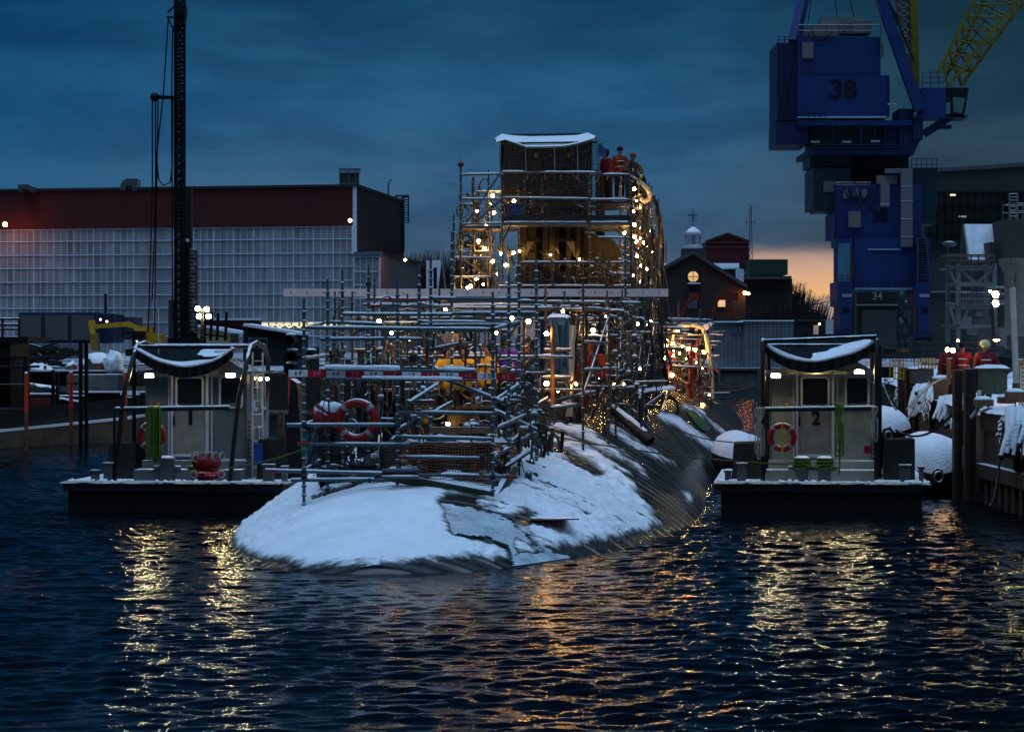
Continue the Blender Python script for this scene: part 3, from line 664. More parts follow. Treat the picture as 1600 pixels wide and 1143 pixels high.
# ================================================================ working scaffold amidships
rnd = random.Random(3)
AM = thing('scaffold', (axc(64), 64, 2.3), 'crowded pipe scaffold along the deck between bow railing and tower', 'scaffold')
n = 0
lat = {}
for D in (54.5, 57.5, 60.5, 63.5, 66.5, 69.5, 73, 77, 81):
    for o in (-2.5, -.7, 1.0, 2.5):
        if D in (57.5, 63.5, 69.5) and o in (-.7, 1.0): continue
        oo = o+rnd.uniform(-.2, .2); zt = 4.7+rnd.uniform(-.3, .6)+(1.6 if D > 68 and o > 2 else 0)
        mb = MB(); post(mb, (axc(D)+oo, D, hz(D, oo)-.02), zt, .028, .25, .05, 6); mb.build('post', [OLIV], AM); lat[(D, o)] = (axc(D)+oo, D)
Ds = sorted({k[0] for k in lat})
for o in (-2.5, 2.5):
    for D0, D1 in zip(Ds, Ds[1:]):
        for z in ((3.2, 3.9, 4.5) if o > 0 else (3.6, 4.4)):
            a = lat[(D0, o)]; b = lat[(D1, o)]; z1 = z+rnd.uniform(-.1, .1)
            mb = MB(); rail(mb, (*a, z1), (*b, z1), .028, True, 6, 1); mb.build('rail', [OLIV, SNOW], AM)
for D in Ds:
    for z in (2.95, 3.5, 4.1, 4.65):
        if rnd.random() < .62:
            a = lat[(D, -2.5)]; b = lat[(D, 2.5)]; z1 = z+rnd.uniform(-.12, .12); m1 = rnd.choice((OLIV, OLIV, GALV, PLY))
            mb = MB(); rail(mb, (a[0]-rnd.uniform(-2.2, .6), a[1], z1), (b[0]+rnd.uniform(-2.0, .5), b[1], z1+rnd.uniform(-.05,.05)), .03, True, 6, 1); mb.build('rail', [m1, SNOW], AM)
for i in range(12):
    D = rnd.choice(Ds[:-1]); o = rnd.choice((-2.5, 2.5)); a = lat[(D, o)]; b = lat[(Ds[Ds.index(D)+1], o)]
    mb = MB(); mb.tube([(*a, 2.7), (*b, 4.4)] if rnd.random() < .5 else [(*a, 4.4), (*b, 2.7)], .024, 6); mb.build('brace', [OLIV], AM)
for i, (D, o0, o1, z) in enumerate(((56, -2.2, 2.2, 2.75), (60, -2.2, 2.3, 2.85), (66, -2.3, 2.3, 2.95), (75, -2.2, 2.6, 3.0), (79, -2.2, 2.6, 3.0))):
    for k in range(3): mb = MB(); mb.box((axc(D)+o0, D-.6+k*.45, z), (axc(D)+o1, D-.2+k*.45, z+.05)); mb.build('plank', [PLY], AM)
# stacked pipes and red-ended tubes near the top
for i, (a, b, m1) in enumerate([((570,467,66),(775,468,66),RED),((568,476,66),(800,478,66),PLY),((620,483,64),(700,480,66),WHT),((690,471,67),(980,473,67),OLIV),((800,478,65),(905,480,65),RED),
        ((812,471,62),(1000,474,66),GALV),((820,482,62),(975,486,62),OLIV),((700,486,60),(860,484,60),GALV),((640,498,58),(760,495,58),OLIV),((862,500,60),(925,497,60),OLIV),((830,557,56),(862,555,56),OLIV),
        ((850,547,57),(892,547,57),PLY),((845,590,55),(892,590,55),OLIV),((858,628,55),(930,612,58),OLIV),((862,638,54),(905,632,56),OLIV),((826,640,54),(856,622,54.4),PLY),((893,525,60),(945,526,60),OLIV),((940,610,62),(1010,604,68),OLIV),
        ((780,628,49),(838,606,51.5),OLIV),((770,640,50),(840,672,49.5),GALV),((800,690,48.7),(835,660,50),OLIV),((785,700,48.3),(838,676,50),OLIV),((790,730,48),(835,700,49.5),TIMB)]):
    mb = MB(); rail(mb, P3(a), P3(b), .035, True, 6, 1); mb.build('rail', [m1, SNOW], AM)
# ================================================================ sail tower scaffold
TW = thing('scaffold_tower', (axc(84), 84, 2.5), 'tall lamp-lit scaffold tower standing around the submarine sail', 'scaffold tower')
D0 = 83
xs_f = [785, 921, 985]          # front row
tops = {785: 258, 921: 272, 985: 262}
for x in xs_f+[740, 763]:
    zt = P(x, tops.get(x, 262 if x < 770 else 270), D0).z
    if x in (740, 763): zt = P(x, 262 if x == 763 else 275, D0).z
    mb = MB(); post(mb, (P(x,0,D0).x, D0+(.0 if x in xs_f else .8), 2.3), zt, .030, .25, .055, 6, .3); mb.build('post', [OLIV], TW)
for k, D in enumerate((85, 87, 89, 91, 93, 95.5, 98)):
    for o in (-2.05, 1.95, -1.25, 1.35) if k % 2 == 0 else (-2.05, 1.95):
        zt = 9.3+rnd.uniform(-.15, .4)
        mb = MB(); post(mb, (axc(D)+o, D, hz(D, o)), zt, .032, .30, .062, 6, .25); mb.build('post', [OLIV], TW)
    for z in (3.6, 4.6, 5.6, 6.6, 8.6, 9.1):
        mb = MB(); Dn = (85, 87, 89, 91, 93, 95.5, 98, 98.1)[k+1]
        if z in (4.6, 6.6, 9.1) or k % 2: mb.tube([(axc(D)+1.95, D, z), (axc(Dn)+1.95, Dn, z)], .03, 6); mb.build('rail', [OLIV], TW)
# left wing
for x, D, yt, yb in ((720, 82.5, 262, 640), (740, 84, 276, 640), (709, 82, 336, 640), (748, 86, 290, 640), (712, 87, 430, 640)):
    mb = MB(); a = P(x, yb, D); post(mb, (a.x, D, 2.0), P(x, yt, D).z, .034, .30, .062, 6, .25); mb.build('post', [OLIV], TW)
for a, b in [((720,273,82.5),(785,272,83)), ((720,311,82.5),(785,311,83)), ((720,350,82.5),(785,349,83)), ((706,403,82.4),(765,403,83)), ((706,433,82.4),(766,433,83)), ((709,456,82.4),(780,456,83)),
             ((785,269,83),(940,270,83)), ((921,273,83),(985,273,83)), ((785,309,83),(921,311,83)), ((921,312,83),(985,312,83)), ((795,410,82.9),(985,410,82.9)), ((780,447,82.9),(985,447,82.9)), ((935,371,83),(985,372,83)),
             ((935,428,83),(985,428,83)), ((985,276,83),(1000,283,88)), ((985,312,83),(1003,318,89)), ((785,300,83.6),(745,300,84)), ((706,500,82.6),(990,500,83)), ((720,540,82.6),(990,540,83)), ((800,570,82.6),(990,572,83))]:
    mb = MB(); rail(mb, P3(a), P3(b), .034, True, 6, 1); mb.build('rail', [MGREY, SNOW], TW)
for a, b in [((782,270,82.9),(722,358,82.6)), ((985,312,82.9),(1028,372,98)), ((985,345,83),(1026,385,98)), ((985,390,83),(1028,420,98)), ((740,350,83),(783,312,83)), ((720,403,83),(765,433,83)), ((795,447,83.2),(825,412,83.2)), ((985,448,83),(935,412,83)), ((800,345,83.4),(785,380,83.4)), ((960,345,83.4),(985,375,83.4)), ((745,560,83),(790,500,83)), ((940,570,83),(985,500,83)), ((768,409,85),(765,433,85))]:
    mb = MB(); mb.tube([P3(a), P3(b)], .034, 6); mb.build('brace', [MGREY], TW)
for cx_ in (905, 975, 925, 985):        # small bow braces under rails
    for y0 in (273, 312): mb = MB(); mb.tube(catenary(P(cx_-10, y0, 82.95), P(cx_+6, y0+12, 82.95), .05, 6), .018, 5); mb.build('brace', [MGREY], TW)
# platforms
mb = MB(); mb.rect(785, 346, 985, 352, 83, 4.4); mb.build('platform', [mat('deck_edge', (.15, .16, .16), .5, snow=.7)], TW)
mb = MB(); mb.rect(786, 336, 984, 344, 83.15, .06); mb.build('toe_board', [TIMB], TW)
for x0, x1 in ((788, 918), (922, 983)):
    mb = MB(); lumpy(mb, [(P(x0,0,83).x, 82.98), (P(x1,0,83).x, 82.98), (P(x1,0,83).x, 83.15), (P(x0,0,83).x, 83.15)], P(0,346,83).z, .07, .06); mb.build('snow_ridge', [SNOW], TW)
mb = MB(); mb.rect(722, 352, 782, 357, 83, 3.0); mb.build('platform', [mat('deck_edge')], TW)
mb = MB(); lumpy(mb, [(P(726,0,83).x, 82.98), (P(780,0,83).x, 82.98), (P(780,0,83).x, 83.3), (P(726,0,83).x, 83.3)], P(0,352,83).z, .06, .08); mb.build('snow_ridge', [SNOW], TW)
for zz in (4.5, 6.0, 7.75):
    mb = MB(); mb.prism([(axc(87)+1.0, 87, zz), (axc(87)+1.95, 87, zz), (axc(98)+1.95, 98, zz), (axc(98)+1.0, 98, zz)], (0, 0, .06)); mb.build('platform', [PLY], TW)
mb = MB(); mb.prism([(axc(85)-2.0, 84.6, 8.52), (axc(85)+2.0, 84.6, 8.52), (axc(89)+2.0, 89, 8.52), (axc(89)-2.0, 89, 8.52)], (0, 0, .06)); mb.build('platform', [BLK], TW)
# front panels of the sail enclosure: vertical strips and two lit triangular brackets
mb = MB()
for x0, x1 in ((816,822),(848,856),(858,868),(870,873),(885,892),(900,907),(826,838)): mb.rect(x0, 355, x1, 445, 83.9+.01*(x0 % 3), .12)
mb.build('upright_strip', [mat('olive_strip', (.06, .056, .034), .6, var=.4, vs=2)], TW)
for px in ([(823,377),(835,377),(822,399)], [(884,377),(898,377),(899,402)]):
    mb = MB(); mb.pprism(px, 83.6, .05); mb.build('bracket', [mat('bracket_cream', (.50, .36, .15), .6)], TW)
for x0, x1 in ((822, 845), (871, 897)): mb = MB(); mb.rect(x0, 372, x1, 377, 83.5, .3); mb.build('bracket', [mat('olive_strip')], TW)
mb = MB(); mb.rect(812, 354, 914, 520, 84.25, .06); mb.build('front_sheeting', [mat('sheeting_olive', (.016, .017, .012), .7, spec=.1, var=.5, vs=2.5)], TW)
mb = MB(); mb.rect(840, 423, 888, 445, 83.6, .8); mb.build('box_panel', [DGREY], TW)
# ---- awning and clear plastic enclosure
AW = thing('awning', P(855, 270, 83.5), 'cream tarpaulin awning loaded with snow over the tower top', 'awning')
top = [(773,216),(784,209),(800,211),(830,213),(870,212),(900,211),(918,207),(932,213)]
frt = [(776,222),(789,218),(808,224),(822,229),(850,229),(880,228),(902,224),(928,216)]
mb = MB(); vs = []
for (x, y), (fx, fy) in zip(top, frt):
    a = P(x, y, 84.4); b = P(fx, fy, 83.0); c = P(x, y+4, 86.2); vs += [c, a+Vector((0, .4, 0)), a, (a*.55+b*.45)+Vector((0, 0, .03)), b]
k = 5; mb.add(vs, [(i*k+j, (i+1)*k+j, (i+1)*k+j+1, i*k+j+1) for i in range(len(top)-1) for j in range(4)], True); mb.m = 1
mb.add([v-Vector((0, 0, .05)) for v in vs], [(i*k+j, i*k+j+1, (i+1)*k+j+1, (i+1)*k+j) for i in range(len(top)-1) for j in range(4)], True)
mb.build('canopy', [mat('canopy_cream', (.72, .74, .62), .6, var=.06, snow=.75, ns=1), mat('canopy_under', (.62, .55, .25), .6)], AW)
def plastic():
    m = bpy.data.materials.new('clear_sheet'); m.use_nodes = True; t = m.node_tree; N = t.nodes; Lk = t.links.new; N.remove(N['Principled BSDF'])
    tr = N.new('ShaderNodeBsdfTransparent'); tr.inputs[0].default_value = (.80, .80, .78, 1); gl = N.new('ShaderNodeBsdfGlossy'); gl.inputs['Roughness'].default_value = .12
    df = N.new('ShaderNodeBsdfDiffuse'); df.inputs[0].default_value = (.22, .20, .16, 1); m1 = N.new('ShaderNodeMixShader'); m2 = N.new('ShaderNodeMixShader')
    tcn = N.new('ShaderNodeTexCoord'); mpn = N.new('ShaderNodeMapping'); mpn.inputs['Scale'].default_value = (9, 9, 2.2); Lk(tcn.outputs['Object'], mpn.inputs[0])
    n = N.new('ShaderNodeTexNoise'); n.inputs['Detail'].default_value = 6; n.inputs['Distortion'].default_value = 1.5; Lk(mpn.outputs[0], n.inputs['Vector']); bp = N.new('ShaderNodeBump'); bp.inputs['Distance'].default_value = .12; Lk(n.outputs['Fac'], bp.inputs['Height']); Lk(bp.outputs[0], gl.inputs['Normal'])
    mr = N.new('ShaderNodeMapRange'); Lk(n.outputs['Fac'], mr.inputs[0]); mr.inputs[1].default_value = .58; mr.inputs[2].default_value = .70; mr.inputs[3].default_value = .0; mr.inputs[4].default_value = .35
    mr9 = N.new('ShaderNodeMapRange'); Lk(n.outputs['Fac'], mr9.inputs[0]); mr9.inputs[1].default_value = .54; mr9.inputs[2].default_value = .66; mr9.inputs[3].default_value = .012; mr9.inputs[4].default_value = .30; Lk(mr9.outputs[0], m1.inputs[0]); Lk(tr.outputs[0], m1.inputs[1]); Lk(gl.outputs[0], m1.inputs[2]); Lk(mr.outputs[0], m2.inputs[0]); Lk(m1.outputs[0], m2.inputs[1]); Lk(df.outputs[0], m2.inputs[2])
    Lk(m2.outputs[0], N['Material Output'].inputs[0]); return m
PLAS = plastic()
mb = MB(); vs = []; n = 30
for i in range(n+1):
    x = lerp(786, 938, i/n)
    for j in range(9):
        y = lerp(222, 345, j/8); p = P(x, y, 83.15); p.y += .06*noise.noise(Vector((i*.6, j*.15, 2))); vs.append(p)
mb.add(vs, [(i*9+j, (i+1)*9+j, (i+1)*9+j+1, i*9+j+1) for i in range(n) for j in range(8)], True)
for xx, xo in ((786, 0), (934, 1)):
    vs = []
    for i in range(11):
        for j in range(9):
            p = P(lerp(xx-(6 if not xo else -2), xx+(0 if not xo else 10), j/8), lerp(220, 345, j/8), 83.2); p.y += i*.3; p.x += .05*noise.noise(Vector((i*.8, j*.3, xx))); vs.append(p)
    mb.add(vs, [(i*9+j, (i+1)*9+j, (i+1)*9+j+1, i*9+j+1) for i in range(10) for j in range(8)], True)
mb.build('plastic_sheet', [PLAS], AW)
mb = MB()
for x, D in ((784, 84.4), (918, 84.4), (786, 86.2), (922, 86.2), (855, 86.2)): p = P(x, 212, D); mb.tube([(p.x, p.y, 7.9), p], .035, 6)
for a, b in (((784,224,83.2),(934,222,83.2)), ((784,211,84.4),(918,209,84.4)), ((786,250,86),(925,250,86)), ((786,300,86),(925,300,86))): mb.tube([P3(a), P3(b)], .035, 6)
mb.build('frame', [BLK], AW)
mb = MB(); mb.rect(786, 216, 925, 345, 87.2, .05); mb.build('dark_backing', [mat('backing_black', (.007, .008, .008), .6, var=.5, vs=1.5)], AW)  # near-black backing added so the enclosure interior looks dark
mb = MB()
for x in (821, 866, 902): mb.tube([P(x, 228, 83), P(x+1, 270, 83)], .012, 5)
mb.build('tie_rope', [WROPE], AW)
mb = MB(); mb.m = 0; mb.pprism([(935,226),(940,224),(948,240),(944,246),(936,240)], 84.5, .3); tag(mb.build('sandbag', [mat('blue_cloth', (.03, .10, .35), .7, snow=.7)]), 'blue and white folded cloth hanging at the awning corner', 'cloth')
# white curved hose on tower top right
mb = MB(); pts = [P(x, y, 86) for x, y in ((995,283),(1003,287),(1011,295),(1016,304),(1014,312),(1007,315),(1002,311),(999,315))]
mb.tube(pts, .085, 10); tag(mb.build('duct_hose', [mat('cream_hose', (.60, .52, .34), .5)]), 'thick cream duct hose curling over the tower corner', 'hose')
# beacon on the left post
mb = MB(); p = P(720, 258, 82.5); mb.lathe(p, [(.02, -.1), (.10, 0), (.11, .05), (.05, .09), (.02, .12)], 10); mb.tube([p+Vector((0, 0, .1)), p+Vector((0, 0, .35))], .008, 4)
tag(mb.build('beacon', [mat('dull_red', (.25, .02, .02), .5)]), 'red beacon cap with thin aerial on the leftmost tower post', 'beacon')
# ================================================================ aft scaffold
AF = thing('scaffold', (axc(103), 103, 2.5), 'low scaffold on the after deck behind the tower under string lights', 'scaffold')
r2 = random.Random(11)
for D in (99, 102, 105, 108, 111):
    for o in (-1.2, .6, 2.2):
        mb = MB(); post(mb, (axc(D)+o, D, hz(D, o)), 4.3+r2.uniform(-.2, .6), .035, .3, .065, 6); mb.build('post', [OLIV], AF)
    for z in (3.2, 3.8, 4.3, 4.6):
        mb = MB(); rail(mb, (axc(D)-1.4, D, z), (axc(D)+2.6+r2.uniform(0, .5), D, z+r2.uniform(-.1, .1)), .035, True, 6, 1); mb.build('rail', [OLIV, SNOW], AF)
for o in (-1.2, 2.2):
    for z in (3.3, 4.0, 4.5): mb = MB(); rail(mb, (axc(99)+o, 99, z), (axc(111)+o, 111, z), .035, True, 6, 1); mb.build('rail', [OLIV, SNOW], AF)
for a, b in [((1040,505,100),(1115,507,108)), ((1036,512,100),(1090,512,108)), ((1045,498,100),(1112,500,108)), ((1060,500,104),(1060,470,104)), ((1092,505,106),(1094,482,106)), ((1108,523,106),(1130,524,106)), ((1105,534,106),(1126,534,106)), ((1104,540,106),(1120,540,106)), ((1108,557,106),(1124,556,106)), ((1050,572,100),(1090,574,100)), ((1095,585,100),(1112,585,104))]:
    mb = MB(); rail(mb, P3(a), P3(b), .035, True, 6, 1); mb.build('rail', [OLIV, SNOW], AF)
mb = MB(); mb.tube([P(x, y, 104) for x, y in ((1048,545),(1051,520),(1060,510),(1080,507),(1098,512),(1104,530),(1109,560),(1112,590),(1113,622))], .085, 10)
tag(mb.build('arch_pipe', [mat('cream_hose')]), 'thick pale pipe arching over the aft scaffold down to the hull', 'pipe')
mb = MB(); mb.pprism([(1098,508),(1112,503),(1112,508),(1104,516)], 105, .3); tag(mb.build('cloth', [SNOW]), 'white snowy cloth folded over the aft pipe arch', 'cloth')
mb = MB(); mb.tube([P(1080,540,103), P(1078,580,103), P(1080,622,103)], .09, 8); tag(mb.build('red_pipe', [RED]), 'upright red pipe under the aft string lights', 'pipe')
mb = MB(); mb.rect(1052, 497, 1115, 503, 120, .5); tag(mb.build('awning', [mat('blue_cover', (.01, .09, .30), .5)]), 'flat blue cover on top of the aft scaffold', 'cover')
# snowy plank shelf at the tower foot
mb = MB(); mb.prism([P(992,608,76), P(1050,601,82), P(1056,606,82), P(1000,614,76)], (0, .6, -.05)); mb.m = 1; lumpy(mb, [(P(992,0,76).x, 75.7), (P(1052,0,82).x, 81), (P(1056,0,82).x, 82), (P(996,0,76).x, 77.5)], P(0,609,78).z, .1, .2)
for a, b in (((1000,614,76),(998,655,75)), ((1048,605,82),(1030,650,80)), ((1000,640,76),(1040,612,80))): mb.m = 0; mb.tube([P3(a), P3(b)], .04, 6)
tag(mb.build('gangway_shelf', [OLIV, SNOW]), 'snow-covered plank shelf on struts at the foot of the tower', 'shelf')
# ================================================================ strings of bulbs
def light_string(name, pts, label, group=None, r=.050, m=None):
    ps = [P3(p) for p in pts]; T = thing('string_light', ps[0], label, 'string light', group)
    mb = MB()
    for a, b in zip(ps, ps[1:]):
        if (a-b).length < 6: mb.tube(catenary(a+Vector((0, .05, .12)), b+Vector((0, .05, .12)), .08, 6), .012, 4, False)
    if mb.v: mb.build('cable', [BLK], T)
    for p in ps:
        mb = MB(); mb.ball(p, r, 8, 6); b_ = mb.build('bulb', [m or BULB], T)
        mb = MB(); mb.tube([p+Vector((0, 0, r*.8)), p+Vector((0, 0, r*1.9))], r*.45, 6); mb.build('socket', [BLK], b_)
    return T
light_string('s', [(770,306,83.6),(803,314,84),(772,332,84)], 'three warm bulbs strung under the left side of the tower top')
light_string('s', [(748,376,83.4),(757,388,83.4),(783,396,84),(802,395,84.6),(790,414,84),(770,408,84)], 'warm bulbs strung below the left wing platform of the tower')
light_string('s', [(744,435,82.8),(735,447,82.4),(731,449,82.4)], 'warm bulbs low on the left wing just over the white beam')
light_string('s', [(991,295,84.5),(994,315,85.5),(999,325,87),(991,351,84),(976,364,83.4),(992,370,84.3),(995,378,85)], 'warm bulbs strung down the front right corner of the tower')
light_string('s', [(999,358,88),(1006,379,90),(1009,385,91.5),(1019,393,95),(1010,420,92)], 'warm bulbs strung along the right side of the tower toward the stern')
light_string('s', [(991,506,80),(997,506,80.6),(1009,506,82),(1017,502,83)], 'row of four bulbs at the tower foot above the hoses')
light_string('s', [(826,502,56),(854,521,55)], 'two bulbs left of the blue hanging jackets')
light_string('s', [(854,599,54.4)], 'single bulb low beside the orange pole amidships')
light_string('s', [(927,516,60)], 'single bulb above the red hanging suits')
light_string('s', [(592,502,62),(696,482,66)], 'two bulbs glowing behind the bow scaffold rails')
light_string('s', [(1059,516,103),(1041,531,101),(1041,540,101),(1051,537,102),(1066,540,103)], 'cluster of bulbs at the left end of the aft scaffold', None, .058)
light_string('s', [(1075,545,103),(1082,545,103.5),(1086,546,104),(1100,550,105)], 'cluster of bulbs above the upright red pipe', None, .065)
light_string('s', [(1051,555,102),(1039,559,100),(1036,562,99.5),(1050,586,101),(1110,616,107)], 'bulbs hanging low on the aft scaffold near the hull', None, .07)
# ================================================================ hoses and cables down the side of the tower
r3 = random.Random(5)
for gi, (x0, x1, y0, D, lab) in enumerate(((880,915,486,60,'tangle of black hoses hanging beside the red suits'), (935,975,470,70,'thick curtain of black hoses left of the four foot bulbs'), (1004,1012,430,80,'bundle of black hoses dropping past the four foot bulbs'), (838,866,660,52,'black hoses looped over the rails near the bow snow'))):
    T = thing('hose_bundle', P((x0+x1)/2, y0, D), lab, 'hoses')
    for i in range(14 if gi < 2 else 8):
        xa = r3.uniform(x0, x1); xb = xa+r3.uniform(-10, 22); yb = r3.uniform(600, 668) if gi < 3 else r3.uniform(700, 716); dd = D+r3.uniform(-1, 1.5)
        pts = []
        for k in range(13):
            t = k/12; pts.append(P(lerp(xa, xb, t)+3.5*math.sin(t*6+i), lerp(y0+r3.uniform(0, 1)+i % 4*6, yb, t)+(12*math.sin(t*3.14) if i % 3 == 0 else 0), dd))
        if i % 3 == 0: pts += [P(xb+8, yb-14, dd), P(xb+10, yb-40, dd)]
        mb = MB(); mb.tube(pts, r3.choice((.022, .03, .04)), 6); mb.build('hose', [HOSE if i % 5 else OLIV], T)
T = thing('hose_bundle', P(1030, 400, 92), 'three fat black cables running down the stern side of the tower', 'hoses')
for i, dx in enumerate((0, 4, 8)):
    mb = MB(); mb.tube([P(x+dx*.45, y, 92-dx*.3) for x, y in ((1012,300),(1022,315),(1029,345),(1033,390),(1032,440),(1030,500),(1033,560),(1044,610))], .035, 8); mb.build('hose', [HOSE], T)
for x, y0, y1, D, r_, lb in ((864,508,640,55,.05,'orange-brown upright pole beside the lowest amidships bulb'), (1003,452,610,78,.10,'stout grey standpipe between the foot bulbs'), (986,250,610,83.3,.05,'dark upright pipe at the tower front right corner')):
    mb = MB(); mb.tube([P(x, y1, D), P(x, y0, D)], r_, 10); tag(mb.build('standpipe', [PLY if x == 864 else DGREY]), lb, 'pipe')
mb = MB(); mb.rect(988, 522, 1005, 533, 76, .04); mb.m = 1; mb.rect(989.5, 523.5, 1003.5, 531.5, 75.98, .02); tag(mb.build('sign', [WHT, mat('orange_sign', (.5, .13, .05), .6)]), 'small orange sign with white edge on the standpipe', 'sign')
mb = MB(); mb.rect(990, 470, 1012, 481, 77, .04); tag(mb.build('sign', [mat('olive_sign', (.12, .12, .05), .6)]), 'olive plate fixed high on the standpipe', 'sign')
# hose and ring coils by the shelf
for x, y, D, rr_, lb in ((1042,637,84,.42,'coil of black hose hanging below the snowy shelf, right one'), (1020,630,83,.35,'coil of black hose hanging below the snowy shelf, left one')):
    mb = MB(); mb.torus(P(x, y, D), rr_, .035, 24, 6, Matrix.Rotation(.5, 3, 'Z')); mb.torus(P(x, y, D)+Vector((.05, .1, -.03)), rr_*.85, .035, 24, 6, Matrix.Rotation(.3, 3, 'Z')); tag(mb.build('hose_coil', [HOSE]), lb, 'hose coil')
# hanging clothes and covers
def cloth(name, px, D, m, label, cat, fold=.12, f=5.0, parent=None):
    """hanging fabric with vertical folds and real thickness, its outline a 2-column list of (y, xl, xr)"""
    vs = []; n = 14
    for y, xl, xr in px:
        for i in range(n+1):
            p = P(lerp(xl, xr, i/n), y, D); p.y += fold*math.sin(i/n*f*math.pi+y*.02)*.6+fold*.5*noise.noise(Vector((i*.5, y*.05, D))); vs.append(p)
    k = n+1; r_ = len(px); mb = MB(); fs = [(a*k+i, a*k+i+1, (a+1)*k+i+1, (a+1)*k+i) for a in range(r_-1) for i in range(n)]
    mb.add(vs, fs, True); mb.add([v+Vector((0, .05, 0)) for v in vs], [q[::-1] for q in fs], True)
    ob = mb.build(name, [m], parent); return tag(ob, label, cat) if not parent else ob
BLU = mat('blue_coverall', (.02, .13, .30), .55, var=.3, vs=2); DBL = mat('light_blue_coverall', (.06, .26, .42), .5, var=.3, vs=2, snow=.9)
RC = mat('red_suit', (.38, .012, .018), .55, var=.35, vs=2)
for i, (x, w, m_) in enumerate(((867, 9, BLU), (876, 8, DBL), (885, 9, DBL), (848, 8, mat('navy_cloth', (.01, .03, .12), .6)))):
    cloth('coverall', [(497+i, x-w*.3, x+w*.3), (505, x-w*.55, x+w*.55), (530, x-w*.45, x+w*.5), (560, x-w*.5, x+w*.4), (588+i*3, x-w*.3, x+w*.45)], 57+i*.4, m_, ['leftmost bright blue coverall hanging on the rail under snow', 'pale blue coverall hanging in the middle of the rail', 'pale blue coverall hanging at the right end by the cream curtain', 'navy coverall hanging left of the lit bulb'][i], 'coverall', .08, 3)
mb = MB(); mb.rect(858, 494, 884, 508, 57, .4); mb.m = 1; lumpy(mb, [(P(856,0,57).x, 56.95), (P(892,0,57).x, 56.95), (P(892,0,57).x, 57.5), (P(856,0,57).x, 57.5)], P(0,494,57).z, .12, .06); tag(mb.build('crate', [mat('blue_crate', (.02, .12, .32), .5, snow=.9), SNOW]), 'blue crate with thick snow above the hanging coveralls', 'crate')
cloth('curtain', [(508,886,899),(520,884,901),(534,882,898),(560,883,898),(600,884,896),(650,884,895)], 59, mat('cream_curtain', (.62, .50, .36), .7, var=.15), 'cream curtain hanging between the blue coveralls and the red suits', 'curtain', .06, 3)
cloth('tarpaulin', [(500,800,836),(520,802,836),(535,812,832),(547,819,826)], 60, mat('pale_mauve_tarp', (.45, .40, .42), .6, var=.15), 'pale tarpaulin drawn to a point behind the purple coat', 'tarpaulin', .05, 2)
cloth('safety_suit', [(530,919,927),(545,916,926),(560,914,924),(572,915,922)], 61, RC, 'dark red suit sleeve hanging high on the post', 'suit', .07, 2)
cloth('safety_suit', [(570,900,926),(578,899,924),(600,902,921),(625,904,918),(645,905,914)], 61.5, RC, 'dark red suit draped over a rail, legs hanging down', 'suit', .08, 3)
cloth('safety_suit', [(553,933,943),(570,934,946),(590,933,950)], 63, mat('bright_red_suit', (.6, .05, .03), .55), 'bright red suit hanging behind the black hoses', 'suit', .07, 2)
cloth('canvas_sheet', [(521,689,720),(540,690,719),(546,690,718)], 55, mat('printed_grey_sheet', (.28, .26, .28), .6, var=.6, vs=6), 'grey mottled sheet tied up behind the yellow vests', 'sheet', .03, 2)
# ================================================================ people
def skin_mesh(verts, edges, name, m, parent, sub=1, root=0):
    """verts: (x, y, z, r) ; one continuous skinned surface"""
    me = bpy.data.meshes.new('k'); me.from_pydata([v[:3] for v in verts], edges, []); ob = bpy.data.objects.new('k', me); COL.objects.link(ob)
    md = ob.modifiers.new('s', 'SKIN'); ob.modifiers.new('u', 'SUBSURF').levels = sub
    ly = me.skin_vertices[0].data
    for i, v in enumerate(verts): rr = v[3]; ly[i].radius = rr if isinstance(rr, tuple) else (rr, rr); ly[i].use_root = (i == root)
    md.use_smooth_shade = True
    dg = bpy.context.evaluated_depsgraph_get(); new = bpy.data.meshes.new_from_object(ob.evaluated_get(dg)); bpy.data.objects.remove(ob)
    new.materials.clear(); new.materials.append(m); o = bpy.data.objects.new(name, new); COL.objects.link(o); o.parent = parent; return o
SKIN = mat('skin', (.38, .20, .14), .55, var=.08)
